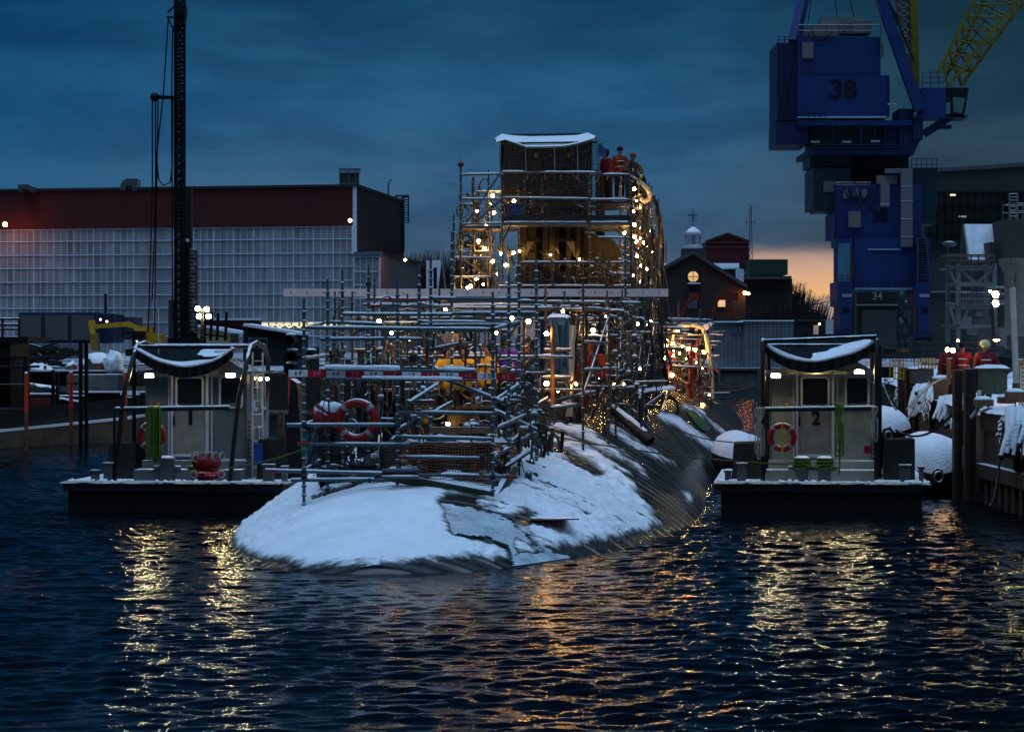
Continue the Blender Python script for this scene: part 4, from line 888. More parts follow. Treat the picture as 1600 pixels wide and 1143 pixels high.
def person(loc, yaw, label, jacket, trousers, hat, hatkind='beanie', la=None, ra=None, lean=0., turn=0., glove=None, half=False, group=None, crouch=0.):
    """standing figure about 1.76 m tall facing -Y before yaw; la/ra: (elbow, wrist) offsets from the shoulder"""
    T = thing('person', (0, 0, 0), label, 'person', group)
    la = la or ((.08, .02, -.29), (.10, -.10, -.54)); ra = ra or ((-.08, .02, -.29), (-.10, -.10, -.54))
    def b(x, y, z):      # lean the upper body forwards from the hips
        dz = z-.95
        if dz > 0: return (x, y-math.sin(lean)*dz, .95+math.cos(lean)*dz-crouch)
        return (x, y-crouch*.45*(1 if -.6 < dz < -.2 else 0), z-crouch*max(0, (z-.1)/.85))
    def V(x, y, z, r): return (*b(x, y, z), r)
    ls = Vector(b(.19, 0, 1.42)); rs = Vector(b(-.19, 0, 1.42))
    body = [V(0, 0, .97, .12), V(0, .0, 1.2, .115), V(0, 0, 1.40, .13), V(0, .0, 1.50, .052), V(0, -.015, 1.56, (.070, .075)), V(0, -.01, 1.63, (.078, .095)), V(0, .0, 1.70, (.072, .085)), V(0, 0, 1.745, .035),
            V(0, -.115, 1.61, .016)]
    ed = [(0, 1), (1, 2), (2, 3), (3, 4), (4, 5), (5, 6), (6, 7), (5, 8)]
    hands = []
    for sgn, sh, arm in ((1, ls, la), (-1, rs, ra)):
        e_ = sh+Vector(arm[0]); w_ = sh+Vector(arm[1]); i0 = len(body)
        body += [(*sh, .055), (*e_, .042), (*w_, .028)]; ed += [(2, i0), (i0, i0+1), (i0+1, i0+2)]
        d = (w_-e_).normalized(); s_ = d.cross(Vector((0, -1, .2))).normalized(); pn = d.cross(s_).normalized(); pc = w_+d*.085
        body.append((*pc, (.036, .018))); ed.append((i0+2, i0+3)); pi_ = i0+3
        for k in range(4):
            kk = pc+s_*(.027-.018*k)+d*.01; L = (.068, .078, .072, .056)[k]; j = len(body)
            body += [(*kk, .009), (*(kk+d*L*.55+pn*.006), .0085), (*(kk+d*L*.85+pn*.03), .007)]; ed += [(pi_, j), (j, j+1), (j+1, j+2)]
        j = len(body); body += [(*(w_+d*.04+s_*.04), .011), (*(w_+d*.085+s_*.062), .008)]; ed += [(i0+2, j), (j, j+1)]
        hands.append((w_, d, s_))
    for sx_ in (.095, -.095):
        i0 = len(body); body += [V(sx_, 0, .9, .085), V(sx_, -.01, .5, .06), V(sx_, .02, .09, .042), V(sx_, -.10, .045, .035)]; ed += [(0, i0), (i0, i0+1), (i0+1, i0+2), (i0+2, i0+3)]
    skin_mesh(body, ed, 'body', SKIN, T)
    jk = [V(0, 0, .78, (.215, .19)), V(0, 0, .95, (.215, .19)), V(0, 0, 1.17, (.20, .175)), V(0, .01, 1.38, (.20, .17)), V(0, .02, 1.50, .10)]; je = [(0, 1), (1, 2), (2, 3), (3, 4)]
    for sh, arm in ((ls, la), (rs, ra)):
        e_ = sh+Vector(arm[0]); w_ = sh+Vector(arm[1]); i0 = len(jk); jk += [(*sh, .098), (*e_, .080), (*(w_+(e_-w_)*.08), .062)]; je += [(3, i0), (i0, i0+1), (i0+1, i0+2)]
    skin_mesh(jk, je, 'jacket', jacket, T)
    if jacket.name in ('red_vest', 'yellow_vest', 'orange_red_jacket'):
        for z_ in (1.12, 1.30):
            mb = MB(); c_ = Vector(b(0, 0, z_)); mb.tube([c_+Vector((.185*math.cos(a*.5236), .17*math.sin(a*.5236), 0)) for a in range(13)], .018, 4, False); mb.build('reflective_strip', [mat('reflective', (.55, .56, .50), .4)], T)
    tr = [V(0, 0, .98, (.17, .15))]; te = []
    for sx_ in (.095, -.095):
        i0 = len(tr); tr += [V(sx_, 0, .84, .115), V(sx_, -.01, .5, .095), V(sx_, .01, .10, .085)]; te += [(0, i0), (i0, i0+1), (i0+1, i0+2)]
    skin_mesh(tr, te, 'trousers', trousers, T)
    for sx_ in (.095, -.095):
        skin_mesh([V(sx_, .03, .16, .062), V(sx_, .02, .06, .058), V(sx_, -.14, .05, (.048, .04))], [(0, 1), (1, 2)], 'boot', BLK, T)
    hc = Vector(b(0, 0, 1.67)); mb = MB()
    if hatkind == 'helmet':
        mb.ball(hc+Vector((0, 0, .045)), .135, 14, 8, (1, 1.12, .85)); mb.lathe(hc+Vector((0, -.02, .02)), [(.13, 0), (.165, -.005), (.13, .02)], 16); nm = 'helmet'
    elif hatkind == 'hood':
        mb.ball(hc+Vector((0, .058, .01)), .132, 14, 8, (1, 1.0, 1.1)); nm = 'hood'
    else:
        mb.ball(hc+Vector((0, .012, .05)), .115, 14, 8, (1, 1.08, .9)); mb.lathe(hc+Vector((0, .0, .0)), [(.103, 0), (.110, .02), (.104, .045)], 14); nm = 'beanie'
    mb.build(nm, [hat], T)
    mb = MB()
    for s_ in (.033, -.033): mb.ball(Vector(b(s_, -.088, 1.645)), .011, 6, 4)
    mb.build('eyes', [BLK], T)
    if glove:
        for w_, d, s_ in hands: mb = MB(); mb.ball(w_+d*.07, .06, 8, 6, (1, 1, 1.2)); mb.build('glove', [glove], T)
    place(T, loc, yaw); return T
def jm(n, c, **k): return mat(n, c, .7, var=.25, vs=6, **k)
NAVY = jm('navy_jacket', (.008, .010, .016)); BROWN = jm('brown_trousers', (.12, .06, .03)); DARKT = jm('dark_trousers', (.010, .010, .012))
ORJ = jm('orange_red_jacket', (.30, .035, .008)); RJ = jm('deep_red_jacket', (.17, .010, .007)); BRJ = jm('rust_brown_jacket', (.16, .05, .012)); YV = jm('yellow_vest', (.90, .42, .010)); PUR = jm('purple_coat', (.14, .015, .42)); REDV = jm('red_vest', (.26, .010, .010))
zt = 7.95
def pp(x, D, z): return ((x-800)*D/F, D, z)
person(pp(951, 85.6, 8.6), R(-60), 'person in a deep red jacket and black hood, leftmost of the group on the tower', RJ, NAVY, BLK, 'hood', lean=R(14))
person(pp(968, 86.3, 8.72), R(15), 'person in a black beanie and orange-red jacket facing the camera on the tower', ORJ, NAVY, BLK, 'beanie', la=((.10,-.10,-.26), (.22,-.26,-.33)), lean=R(5))
person(pp(985, 86, 8.5), R(20), 'person in a brown hat and rust jacket with lime gloves leaning at the tower corner', BRJ, NAVY, jm('brown_hat', (.20, .075, .02)), 'beanie', ra=((-.12,-.08,-.24), (.02,-.24,-.22)), la=((.10,-.14,-.22), (.02,-.30,-.38)), lean=R(18), glove=HIVIS)
person(pp(1000, 88, 8.2), R(-30), 'person in navy with a pale cap half hidden behind the brown-hatted one', NAVY, NAVY, jm('pale_cap', (.3, .3, .28)), 'beanie', lean=R(20))
person(pp(838, 85.3, 8.58), R(0), 'person in dark clothes behind the clear plastic, left one', NAVY, NAVY, BLK, 'beanie')
person(pp(888, 85.4, 8.58), R(15), 'person in dark clothes behind the clear plastic, right one', NAVY, NAVY, BLK, 'beanie')
# deck crew amidships
zd = 2.55
person(pp(724, 53.5, 1.95), R(-12), 'person in a yellow vest with a strap across the chest, amid the railings', YV, BROWN, NAVY, 'hood', la=((.15,-.02,-.26), (.16,-.2,-.42)))
person(pp(700, 54.5, 1.95), R(30), 'person in a yellow vest half hidden left of the strapped one', YV, BROWN, NAVY, 'hood')
person(pp(764, 54.5, 2.0), R(-60), 'person in a yellow vest side-on, right of the strapped one', YV, BROWN, NAVY, 'hood')
person(pp(792, 55.5, 2.15), R(20), 'person in a long purple coat beside the yellow vests', PUR, BROWN, NAVY, 'hood')
person(pp(824, 57, 2.1), R(-10), 'person in black with white seams under the pale tarpaulin', NAVY, DARKT, NAVY, 'hood')
mb = MB(); a = P(716, 538, 53.3); mb.bar(a+Vector((-.10, 0, -.12)), a+Vector((.14, 0, .16)), .05, .03); mb.box((a.x-.08, a.y-.05, a.z-.12), (a.x+.04, a.y-.01, a.z-.02)); tag(mb.build('strap_pouch', [BLK]), 'black strap pouch across the middle yellow vest', 'pouch')
# pier crew
person((pp(1539, 66, 2.1)), R(8), 'person in a pale yellow helmet and red life vest standing on the pier', REDV, DARKT, jm('pale_helmet', (.62, .60, .30)), 'helmet', la=((.16,-.03,-.25), (.10,-.18,-.42)))
person((pp(1504, 75, 2.1)), R(170), 'person in a dark hat and red vest with back turned on the pier', REDV, DARKT, BLK, 'beanie')
person((pp(1467, 85, 2.1)), R(55), 'person in an orange helmet and dark red clothes crouching by the pier posts', jm('dark_red_work_jacket', (.20, .014, .012)), DARKT, jm('orange_helmet', (.55, .22, .03)), 'helmet', lean=R(38), crouch=.35)
person((pp(1481, 82, 2.1)), R(200), 'person in a bright red jacket behind the twin hand lamps on the pier', REDV, DARKT, BLK, 'hood')
# ================================================================ work boats
BG1 = mat('boat_grey_unlit', (.13, .155, .17), .5, var=.3, vs=1.2, snow=.80, ns=4); BG2 = mat('boat_grey_lit', (.34, .345, .285), .5, var=.35, vs=1.2, snow=.80, ns=4)  # one boat grey twice; the second carries its lamplight in the colour
FRAMEM = mat('window_frame_alloy', (.50, .52, .53), .45, .1, var=.1)
GLASS = mat('dark_glass', (.010, .016, .020), .06, var=0, spec=.8)
def rrect(cx, cz, w, h, r, n=4):
    pts = []
    for qx, qz, a0 in ((1, 1, 0), (-1, 1, 90), (-1, -1, 180), (1, -1, 270)):
        for i in range(n+1): a = R(a0+90*i/n); pts.append((cx+qx*(w/2-r)+r*math.cos(a), cz+qz*(h/2-r)+r*math.sin(a)))
    return pts
def window(cx, cz, w, h, y, par, M=None, ft=.045):
    o = rrect(cx, cz, w+2*ft, h+2*ft, .09); i_ = rrect(cx, cz, w, h, .06); n = len(o); mb = MB()
    vs = [(x, y-.03, z) for x, z in o]+[(x, y-.03, z) for x, z in i_]+[(x, y+.01, z) for x, z in o]+[(x, y+.01, z) for x, z in i_]
    f = [(k, (k+1) % n, (k+1) % n+n, k+n) for k in range(n)]+[(k, k+2*n, (k+1) % n+2*n, (k+1) % n) for k in range(n)]+[(k+n, (k+1) % n+n, (k+1) % n+3*n, k+3*n) for k in range(n)]
    if M: vs = [M@Vector(v) for v in vs]
    mb.add(vs, f); fr = mb.build('window', [FRAMEM], par)
    mb = MB(); g_ = [Vector((x, y-.006, z)) for x, z in i_]
    if M: g_ = [M@v for v in g_]
    mb.add(g_, [tuple(range(len(g_)))]); mb.build('pane', [GLASS], fr); return fr
def boat(num, label, ymir=False):
    T = thing('work_boat', (0, 0, 0), label, 'boat', 'small grey work boats')
    BG = BG1 if num == 1 else BG2; W2 = 2.36; WL = 2.74 if num == 1 else 2.36
    # hull: square-ended pontoon with raked bow, black
    mb = MB(); sec = [(-.10, -.6, W2-.25), (0.0, .18, W2-.18), (0, .58, W2-.18)]
    vs = []
    for x_ in (-1, 1):
        w_ = (WL if x_ < 0 else W2)-.16; vs += [(x_*w_, .0, -.5), (x_*w_, .0, .55), (x_*w_, 6.4, .55), (x_*w_, 6.4, -.5)]
    mb.add(vs, [(0,1,2,3), (7,6,5,4), (4,5,1,0), (3,2,6,7), (1,5,6,2)])
    mb.build('hull', [BLK], T)
    mb = MB(); pts = [(-WL, .12, .66), (-WL+.12, -.08, .66), (W2-.12, -.08, .66), (W2, .12, .66), (W2, 6.4, .66), (-WL, 6.4, .66)]
    mb.prism([(x, y, .52) for x, y, z in pts], (0, 0, .2)); mb.build('rub_rail', [BLKS], T); mb = MB(); mb.prism([(x*1.02, y-.03, -.16) for x, y, z in pts], (0, 0, .10)); mb.build('lower_rub_rail', [BLK], T)
    mb = MB(); mb.prism([(-WL+.1, .05, .70), (W2-.1, .05, .70), (W2-.1, 6.3, .70), (-WL+.1, 6.3, .70)], (0, 0, .04)); mb.m = 1
    lumpy(mb, [(-WL-.02, -.10), (W2+.02, -.10), (W2-.05, .28), (-WL+.05, .28)], .72, .06, .05, num); mb.build('deck', [MGREY, mat('trodden_snow', (.30, .30, .28), .85, var=.5, vs=9)], T)
    mb = MB()
    rg = random.Random(num)
    for i in range(46): mb.ball((rg.uniform(-WL, W2), rg.uniform(-.1, .2), .74), rg.uniform(.02, .06), 6, 4)
    tag(mb.build('snow_lumps', [SNOWF], T), kind='stuff')
    # cabin
    cx0, cx1, y0, y1, z0, z1 = -1.15, 1.18, 1.35, 4.2, .74, 3.1
    cab = MB(); cab.box((cx0, y0, z0), (cx1, y1, z1)); C_ = cab.build('cabin', [BG], T)
    mb = MB(); mb.box((cx0-.02, y0-.25, z0), (cx1+.02, y0, z0+.42)); mb.box((cx0-.06, y0-.9, z0), (cx1+.02, y0-.25, z0+.24)); mb.build('step_locker', [BG], T)
    # roof with overhanging brow, raised wedge on the right
    mb = MB(); zz = z1; mb.prism([(cx0-.14, y0-.16, zz), (cx1+.12, y0-.16, zz), (cx1+.12, y1+.1, zz), (cx0-.14, y1+.1, zz)], (0, 0, .07))
    mb.prism([(cx0-.05, y0-.05, zz+.07), (cx1+.02, y0-.05, zz+.07), (cx1-.45, y0-.05, zz+.34), (cx1-.75, y0-.05, zz+.36), (cx1-1.2, y0-.05, zz+.16), (cx0+.4, y0-.05, zz+.16)], (0, 1.6, 0))
    mb.build('roof', [BG], T)
    # vertical pilasters and panel seams
    mb = MB()
    for x in (-.62, .28, .36): mb.box((x, y0-.035, z0+.42), (x+.035, y0, z1))
    mb.box((cx0+.01, y0-.02, z1-.06), (cx1-.01, y0, z1)); mb.box((.42, y0-.04, z0+.40), (cx1-.02, y0, z0+.45)); mb.build('panel_trim', [FRAMEM], C_)
    mb = MB(); mb.box((.44, y0-.045, z0+.33), (1.1, y0-.03, z0+.36)); mb.build('vent_slot', [BLK], C_)
    d = MB(); d.box((-.50, y0-.045, 1.30), (.25, y0-.003, z1-.05)); DO = d.build('door', [mat('door_grey', (.30, .28, .245), .6, var=.25, vs=4)], T)
    mb = MB(); mb.box((-.55, y0-.075, 1.26), (-.50, y0-.003, z1)); mb.box((.25, y0-.075, 1.26), (.30, y0-.003, z1)); mb.box((-.55, y0-.07, 1.24), (.30, y0-.003, 1.30)); mb.build('frame', [FRAMEM], DO)
    window(-.12, 2.70, .56, .62, y0-.05, DO)
    mb = MB(); mb.box((-.49, y0-.09, 1.95), (-.455, y0-.045, 2.15)); mb.build('handle', [BLK], DO)
    mb = MB(); mb.text(str(num), (-.10, y0-.06, 2.10), .42, .004, .022 if num == 1 else .012, sxx=.95); mb.build('number', [BLK], DO)
    window(.82, 2.70, .46, .64, y0-.01, C_)
    MS = Matrix.Rotation(R(90), 3, 'Z')
    for cy, cz_, w_, h_ in ((2.2, 2.65, .6, .7), (3.3, 2.65, .6, .7), (2.9, 1.6, .35, .5)):
        window(cy, cz_, w_, h_, -cx1-.01, C_, MS); 
    for cy in (2.3, 3.3): window(-cy, 2.65, .6, .7, cx0-.01, C_, Matrix.Rotation(R(-90), 3, 'Z'))
    mb = MB()
    for k in range(9): mb.box((cx1, 1.6, 1.2+k*.1), (cx1+.03, 1.95, 1.25+k*.1))
    mb.build('louvre', [MGREY], C_)
    # lamps under the brow
    for x, zl, w in ((-1.0, z1-.03, .17), (.86, z1+.06 if num == 2 else z1-.02, .17)):
        mb = MB(); mb.box((x-w/2-.02, y0-.30, zl-.05), (x+w/2+.02, y0-.18, zl+.05)); L_ = mb.build('deck_lamp', [WHT], T)
        mb = MB(); mb.prism([(x-w/2, y0-.303, zl-.028), (x+w/2, y0-.303, zl-.028), (x+w/2, y0-.303, zl+.028), (x-w/2, y0-.303, zl+.028)], (0, -.014, 0)); mb.build('lens', [TUGL], L_)
    mb = MB(); mb.ball((-.1, y0-.2, z1+.12), .022, 8, 6); mb.build('masthead_lamp', [TUGL], T)
    for cy in (2.3, 3.2): mb = MB(); mb.ball((cx1+.14, cy, z1-.12), .042, 8, 6); mb.build('side_lamp', [mat('weak_lamp', emit=(1.0, .75, .4), es=25)], T)
    # towing knees: fore-and-aft hoops joined by bars
    for x in (-1.62 if num == 1 else -1.28, .98 if num == 1 else 1.22):
        yb = .35; pts = [(x, yb, .7), (x, yb, 2.6), (x, yb+.10, 3.05), (x, yb+.45, 3.5), (x, yb+.85, 3.75), (x, yb+1.6, 3.82), (x, yb+2.6, 3.72), (x, yb+3.1, 3.4), (x, yb+3.3, 2.9), (x, yb+3.35, .7)]
        if num == 2: pts = [(x, yb, .7), (x, yb, 3.2), (x, yb+.02, 3.80), (x, yb+.12, 3.86), (x, yb+2.6, 3.8), (x, yb+3.1, 3.4), (x, yb+3.2, .7)]
        if num == 1: pts = [(x_+.32*min(1, max(0, (z_-1.6)/1.6)), y_, z_) for x_, y_, z_ in pts]
        mb = MB(); mb.tube(pts, .055, 10); mb.tube([(x+.12, yb+1.4, .7), (x+.12, yb+1.4, 3.75)], .045, 8); mb.build('hoop', [BLKS], T)
    xl = -1.62 if num == 1 else -1.28; xr = .98 if num == 1 else 1.22
    mb = MB(); yy = .7 if num == 1 else .4; zz = 3.72 if num == 1 else 3.84; q1 = .32 if num == 1 else 0; q2 = .10 if num == 2 else 0; mb.tube([(xl+q1, yy+.5 if num == 1 else yy, zz), (xr+q1, yy+.5 if num == 1 else yy, zz+q2)], .05, 8)
    mb.build('cross_bar', [BLKS], T); mb = MB(); mb.tube([(xl+q1, 3, 3.75), (xr+q1, 3, 3.75)], .05, 8); mb.build('cross_bar', [BLKS], T)
    mb = MB(); mb.tube([(xl, .33, 2.32), (xr, .33, 2.36)], .045, 8); mb.tube([(xl, .33, 2.32), (xl, .33, .7)], .03, 8); mb.m = 1; mb.tube([(xl+.02, .33, 2.365), (xr, .33, 2.405)], .022, 5); mb.build('rail', [BLK, SNOW], T)
    # sagging black tarpaulin with snow lying in it
    mb = MB(); nu, nv = 64, 30; vs = []; sv = []
    for i in range(nu+1):
        for j in range(nv+1):
            u, v = i/nu, j/nv; x = lerp(xl+.05 if num == 2 else -1.35, xr-.05, u); y = lerp(.45 if num == 2 else 1.0, 3.0, v)
            sag = .43*math.sin(math.pi*u**(.85 if num == 2 else 1.1))**.8*(1-.8*v)+.04*noise.noise(Vector((u*4, v*3, num))); side = .10*(u if num == 2 else 0)
            z = 3.80-.10*(1-v)*(num == 1)+side*.4-sag; vs.append((x, y, z)); q = noise.noise(Vector((u*2.6+num*3, v*2.2, 4)))
            sv.append((x, y, z+max(0, .05+.10*q-(.02 if num == 1 else 0))*(1 if 0 < i < nu and 0 < j else 0)-(.004 if q < -.25 else -.01)))
    k = nv+1; fs = [(i*k+j, (i+1)*k+j, (i+1)*k+j+1, i*k+j+1) for i in range(nu) for j in range(nv)]
    mb.add(vs, fs, True); mb.add([(x, y, z-.015) for x, y, z in vs], [q[::-1] for q in fs], True)
    fl = []   # front flap
    for i in range(nu+1): x, y, z = vs[i*k]; fl += [(x, y-.01, z), (x, y-.02+.03*math.sin(i), z-.20-.05*math.sin(math.pi*i/nu))]
    mb.add(fl, [(i*2, i*2+1, i*2+3, i*2+2) for i in range(nu)], True)
    t_ = mb.build('tarpaulin', [BLK], T); mb = MB()
    sf = []
    for q in fs:
        u, v = (q[0]//k)/nu, (q[0] % k)/nv; w_ = .08*noise.noise(Vector((u*7, v*5, num)))
        if (num == 2 and .40+.5*v*v+w_ < u < .97 and v < .9) or v < .09 or (num == 1 and ((u-.72)/.17)**2+((v-.55)/.3)**2 < 1+w_*4): sf.append(q)
    mb.add(sv, sf, True); mb.tube([(vs[i*k][0], vs[i*k][1], vs[i*k][2]+.02) for i in range(nu+1)], .035, 6); mb.build('snow_pocket', [SNOW], t_)
    # bollards, lockers, push knees
    for x, y in (((-.42, .55), (.08, .55)) if num == 2 else ((-.45, .45), (.28, .62))):
        mb = MB(); mb.lathe((x, y, .74), [(.17, 0), (.17, .46), (.20, .46), (.20, .50), (.0, .51)], 16); mb.tube([(x-.3, y, 1.02), (x+.3, y, 1.02)], .06, 8); mb.m = 1; mb.lathe((x, y, 1.25), [(.18, 0), (.12, .04), (0, .05)], 12); mb.build('bollard', [MGREY, SNOW], T)
    for x, y, w, h in ((-1.75, .35, .20, .36), (1.85, .35, .22, .34), (-2.05, .3, .14, .2), (2.2, .4, .1, .3)):
        mb = MB(); mb.box((x-w/2, y-.1, .74), (x+w/2, y+.15, .74+h)); mb.box((x-w/2-.03, y-.12, .74+h), (x+w/2+.03, y+.17, .78+h)); mb.build('deck_fitting', [MGREY], T)
    for x0, x1, y_, z_ in ((-2.0, -1.35, 1.2, 1.55), (1.42, 2.1, 1.2, 1.65)):
        mb = MB(); mb.prism([(x0, y_, .74), (x1, y_, .74), (x1, y_, z_), (x0+.05, y_, z_-.02)], (0, 1.6, 0)); mb.build('side_locker', [mat('black_locker', (.02, .022, .018), .5, var=.5, vs=3)], T)
    if num == 1:
        mb = MB(); mb.tube([(1.32, 1.3, .74), (1.32, 1.3, 3.6)], .02, 6); mb.tube([(1.55, 1.3, .74), (1.55, 1.3, 3.6)], .02, 6)
        for kk in range(9): mb.tube([(1.32, 1.3, 1+kk*.3), (1.55, 1.3, 1+kk*.3)], .014, 5)
        mb.build('ladder', [FRAMEM], T); mb = MB(); mb.prism([(2.0, 1.5, .74), (2.45, 1.5, .74), (2.30, 1.5, 2.9), (2.15, 1.5, 3.0)], (0, .7, 0)); mb.build('funnel', [BLKS], T)
        mb = MB(); mb.box((1.85, 1.45, 1.1), (2.0, 1.6, 2.25)); mb.build('engine_casing', [mat('wet_brass', (.30, .22, .10), .25, .7, var=.6, vs=9)], T)
    return T
B1 = boat(1, 'grey work boat numbered 1 with sagging snowy tarpaulin, left of the submarine')
place(B1, pp(286, 56.6, 0), R(-4.5))
B2 = boat(2, 'grey work boat numbered 2 with sagging snowy tarpaulin, right of the submarine')
place(B2, pp(1283, 56.4, 0), R(-6.3))
person((0, 0, 0), R(-25), 'dark silhouette of a person behind the door window of boat 1', NAVY, DARKT, BLK, 'hood')
bpy.context.view_layer.update()
q = [o for o in COL.objects if o.get('label', '').startswith('dark silhouette')][0]
place(q, pp(291, 58.3, .76), R(-25))
# life rings and ropes on the boats
life_ring(P(237, 681, 57.3), .335, .07, R(-4), 0, 'red life ring half hidden by green rope on boat 1')
life_ring(P(1222, 683, 57.35), .335, .07, R(-6), 0, 'red and white life ring hanging on the front of boat 2')
def hank(x0, x1, y0, y1, D, n, r, m, label, knot=False, seed=0):
    rg = random.Random(seed); mb = MB()
    for i in range(n):
        a = lerp(x0, x1, (i+.2)/n)+rg.uniform(-1, 1); b = a+rg.uniform(2, 6); yb = y1-rg.uniform(0, .35)*(y1-y0)*(.5 if i % 2 else 1); dd = D-.03*(i % 4)
        pin = (x0+x1)/2
        def X(x, t): return lerp(x, lerp(x, pin, .75), math.exp(-((t-.28)/.10)**2)) if knot else x
        pts = [P(X(a, t), lerp(y0, yb, t), dd-.02*math.sin(t*9+i)) for t in [k/10 for k in range(11)]]+[P((a+b)/2, yb+2.2, dd)]+[P(X(b, 1-t), lerp(yb, y0, t), dd-.05) for t in [k/10 for k in range(11)]]
        mb.tube(pts, r, 6, True)
        mb.tube([P(a, y0+1, dd), P((a+b)/2, y0-2.2, dd+.02), P(b, y0+1, dd-.05)], r, 6)
    return tag(mb.build('rope', [m]), label, 'rope')
hank(230, 250, 637, 722, 56.85, 11, .017, GRN, 'thick hank of green rope draped over the rail of boat 1', seed=1)
hank(1304, 1315, 632, 712, 56.7, 4, .022, GRN, 'knotted green rope hanging from the rail of boat 2', True, 2)
mb = MB(); mb.tube([P(1311,700,56.68), P(1312,720,56.68), P(1311,742,56.7)], .02, 6); tag(mb.build('rope', [GRN]), 'single end of green rope trailing to the deck of boat 2', 'rope')
hank(1180, 1191, 638, 716, 56.7, 4, .015, WROPE, 'pale rope looped on the left post of boat 2', True, 3)
hank(1361, 1369, 636, 690, 56.6, 4, .015, WROPE, 'pale rope looped on the right post of boat 2', True, 4)
mb = MB(); mb.tube([P(x, y, 56.9) for x, y in ((1224,670),(1221,688),(1223,712))], .022, 6); mb.tube([P(x, y, 56.88) for x, y in ((1226,668),(1228,690),(1224,700),(1219,690),(1221,672))], .014, 6); mb.tube([P(x, y, 56.9) for x, y in ((1222,670),(1226,640),(1230,630))], .012, 6)
tag(mb.build('rope', [mat('yellow_rope', (.5, .34, .03), .7)]), 'short yellow rope bunched inside the life ring of boat 2', 'rope')
mb = MB(); mb.lathe(P(1229,642,57.2), [(.03, 0), (.045, .05), (.03, .16), (.01, .18)], 8); tag(mb.build('float_light', [RED]), 'small red float light clipped above the life ring of boat 2', 'float light')
mb = MB(); mb.lathe(P(246,640,57.3), [(.04, 0), (.055, .05), (.04, .14), (.01, .16)], 8); tag(mb.build('float_light', [RED]), 'small red float light above the green hank on boat 1', 'float light')
def wrap(c, r, n, m, label):
    mb = MB(); pts = []
    for i in range(n*14+1): a = i/14*2*math.pi; pts.append(Vector(c)+Vector((r*math.cos(a)*(1+.05*math.sin(a*.7)), r*math.sin(a), i/14*.036+.02*math.sin(a*.5))))
    mb.tube(pts, .02, 6); return tag(mb.build('rope', [m]), label, 'rope')
bpy.context.view_layer.update()
M2 = B2.matrix_world; M1 = B1.matrix_world
wrap(M2@Vector((-.42, .55, .98)), .19, 7, GRN, 'green rope turns around the left bollard of boat 2'); wrap(M2@Vector((.08, .55, .98)), .19, 7, GRN, 'green rope turns around the right bollard of boat 2')
mb = MB(); mb.tube(catenary(M2@Vector((-.42, .35, 1.15)), M2@Vector((.08, .35, 1.13)), .08, 8), .02, 6); tag(mb.build('rope', [GRN]), 'green rope slung between the two bollards of boat 2', 'rope')
wrap(M1@Vector((.28, .62, .86)), .27, 8, GRN, 'flat coil of green rope around the right bollard of boat 1')
mb = MB(); mb.tube(catenary(M1@Vector((.15, .5, .98)), P(480, 699, 50), .12, 18), .016, 6); tag(mb.build('mooring_line', [GRN]), 'yellow-green mooring line from boat 1 to the bow scaffold', 'mooring line')
mb = MB(); mb.tube(catenary(P(838, 676, 53), M2@Vector((-.5, .45, 1.1)), .12, 24), .018, 6); tag(mb.build('mooring_line', [mat('olive_rope', (.09, .14, .02), .7)]), 'long green mooring line crossing the hull to boat 2', 'mooring line')
DL = mat('dark_line', (.02, .02, .018), .7)
for a, b, lb in (((1000,640,72),(1190,690,60),'thin dark line from the tower foot down to boat 2'), ((1090,592,110),(1185,601,62),'upper thin dark line over the water behind the stern'), ((1108,622,108),(1185,613,62),'lower thin dark line over the water behind the stern'), ((1060,620,100),(1240,690,62),'thin dark line along the far flank')):
    mb = MB(); mb.tube(catenary(P3(a), P3(b), .3, 16), .016, 5); tag(mb.build('mooring_line', [DL]), lb, 'mooring line')
# red bags and floats on boat 1
mb = MB(); c = P(318, 722, 56.0); mb.ball(c, .22, 14, 8, (1.1, .8, .9), .3, 1); mb.ball(c+Vector((.2, 0, -.02)), .2, 12, 8, (1, .8, .9), .3, 2); mb.m = 1
for i in range(5): mb.torus(c+Vector((-.15+.14*i, -.1, .12)), .10, .022, 14, 6, Matrix.Rotation(.3*i, 3, 'Z'))
tag(mb.build('float', [RED, WROPE]), 'pair of red floats with white rope loops on boat 1 deck', 'float')
mb = MB(); c = P(325, 742, 55.9); mb.ball(c, .2, 12, 6, (1.7, .9, .45), .5, 7); mb.m = 1
for i in range(4): mb.torus(c+Vector((-.3+.2*i, -.1, .02)), .07, .018, 12, 6, Matrix.Rotation(i, 3, 'X'))
tag(mb.build('life_jacket', [mat('jacket_red', (.45, .02, .04), .6, var=.5, vs=14), WROPE]), 'heap of red straps and life jackets on boat 1 deck', 'life jackets')
mb = MB(); c = M1@Vector((1.5, 1.0, .74)); mb.box((c.x-.09, c.y, c.z+.35), (c.x+.09, c.y+.2, c.z+.8)); tag(mb.build('canister', [mat('blue_plastic', (.02, .06, .35), .4)]), 'blue canister beside the cabin of boat 1', 'canister')
mb = MB(); c = P(1357, 702, 57.2); mb.box((c.x-.09, c.y, c.z-.08), (c.x+.06, c.y+.1, c.z+.08)); tag(mb.build('fire_box', [RED]), 'small red box at the right edge of boat 2 cabin', 'box')
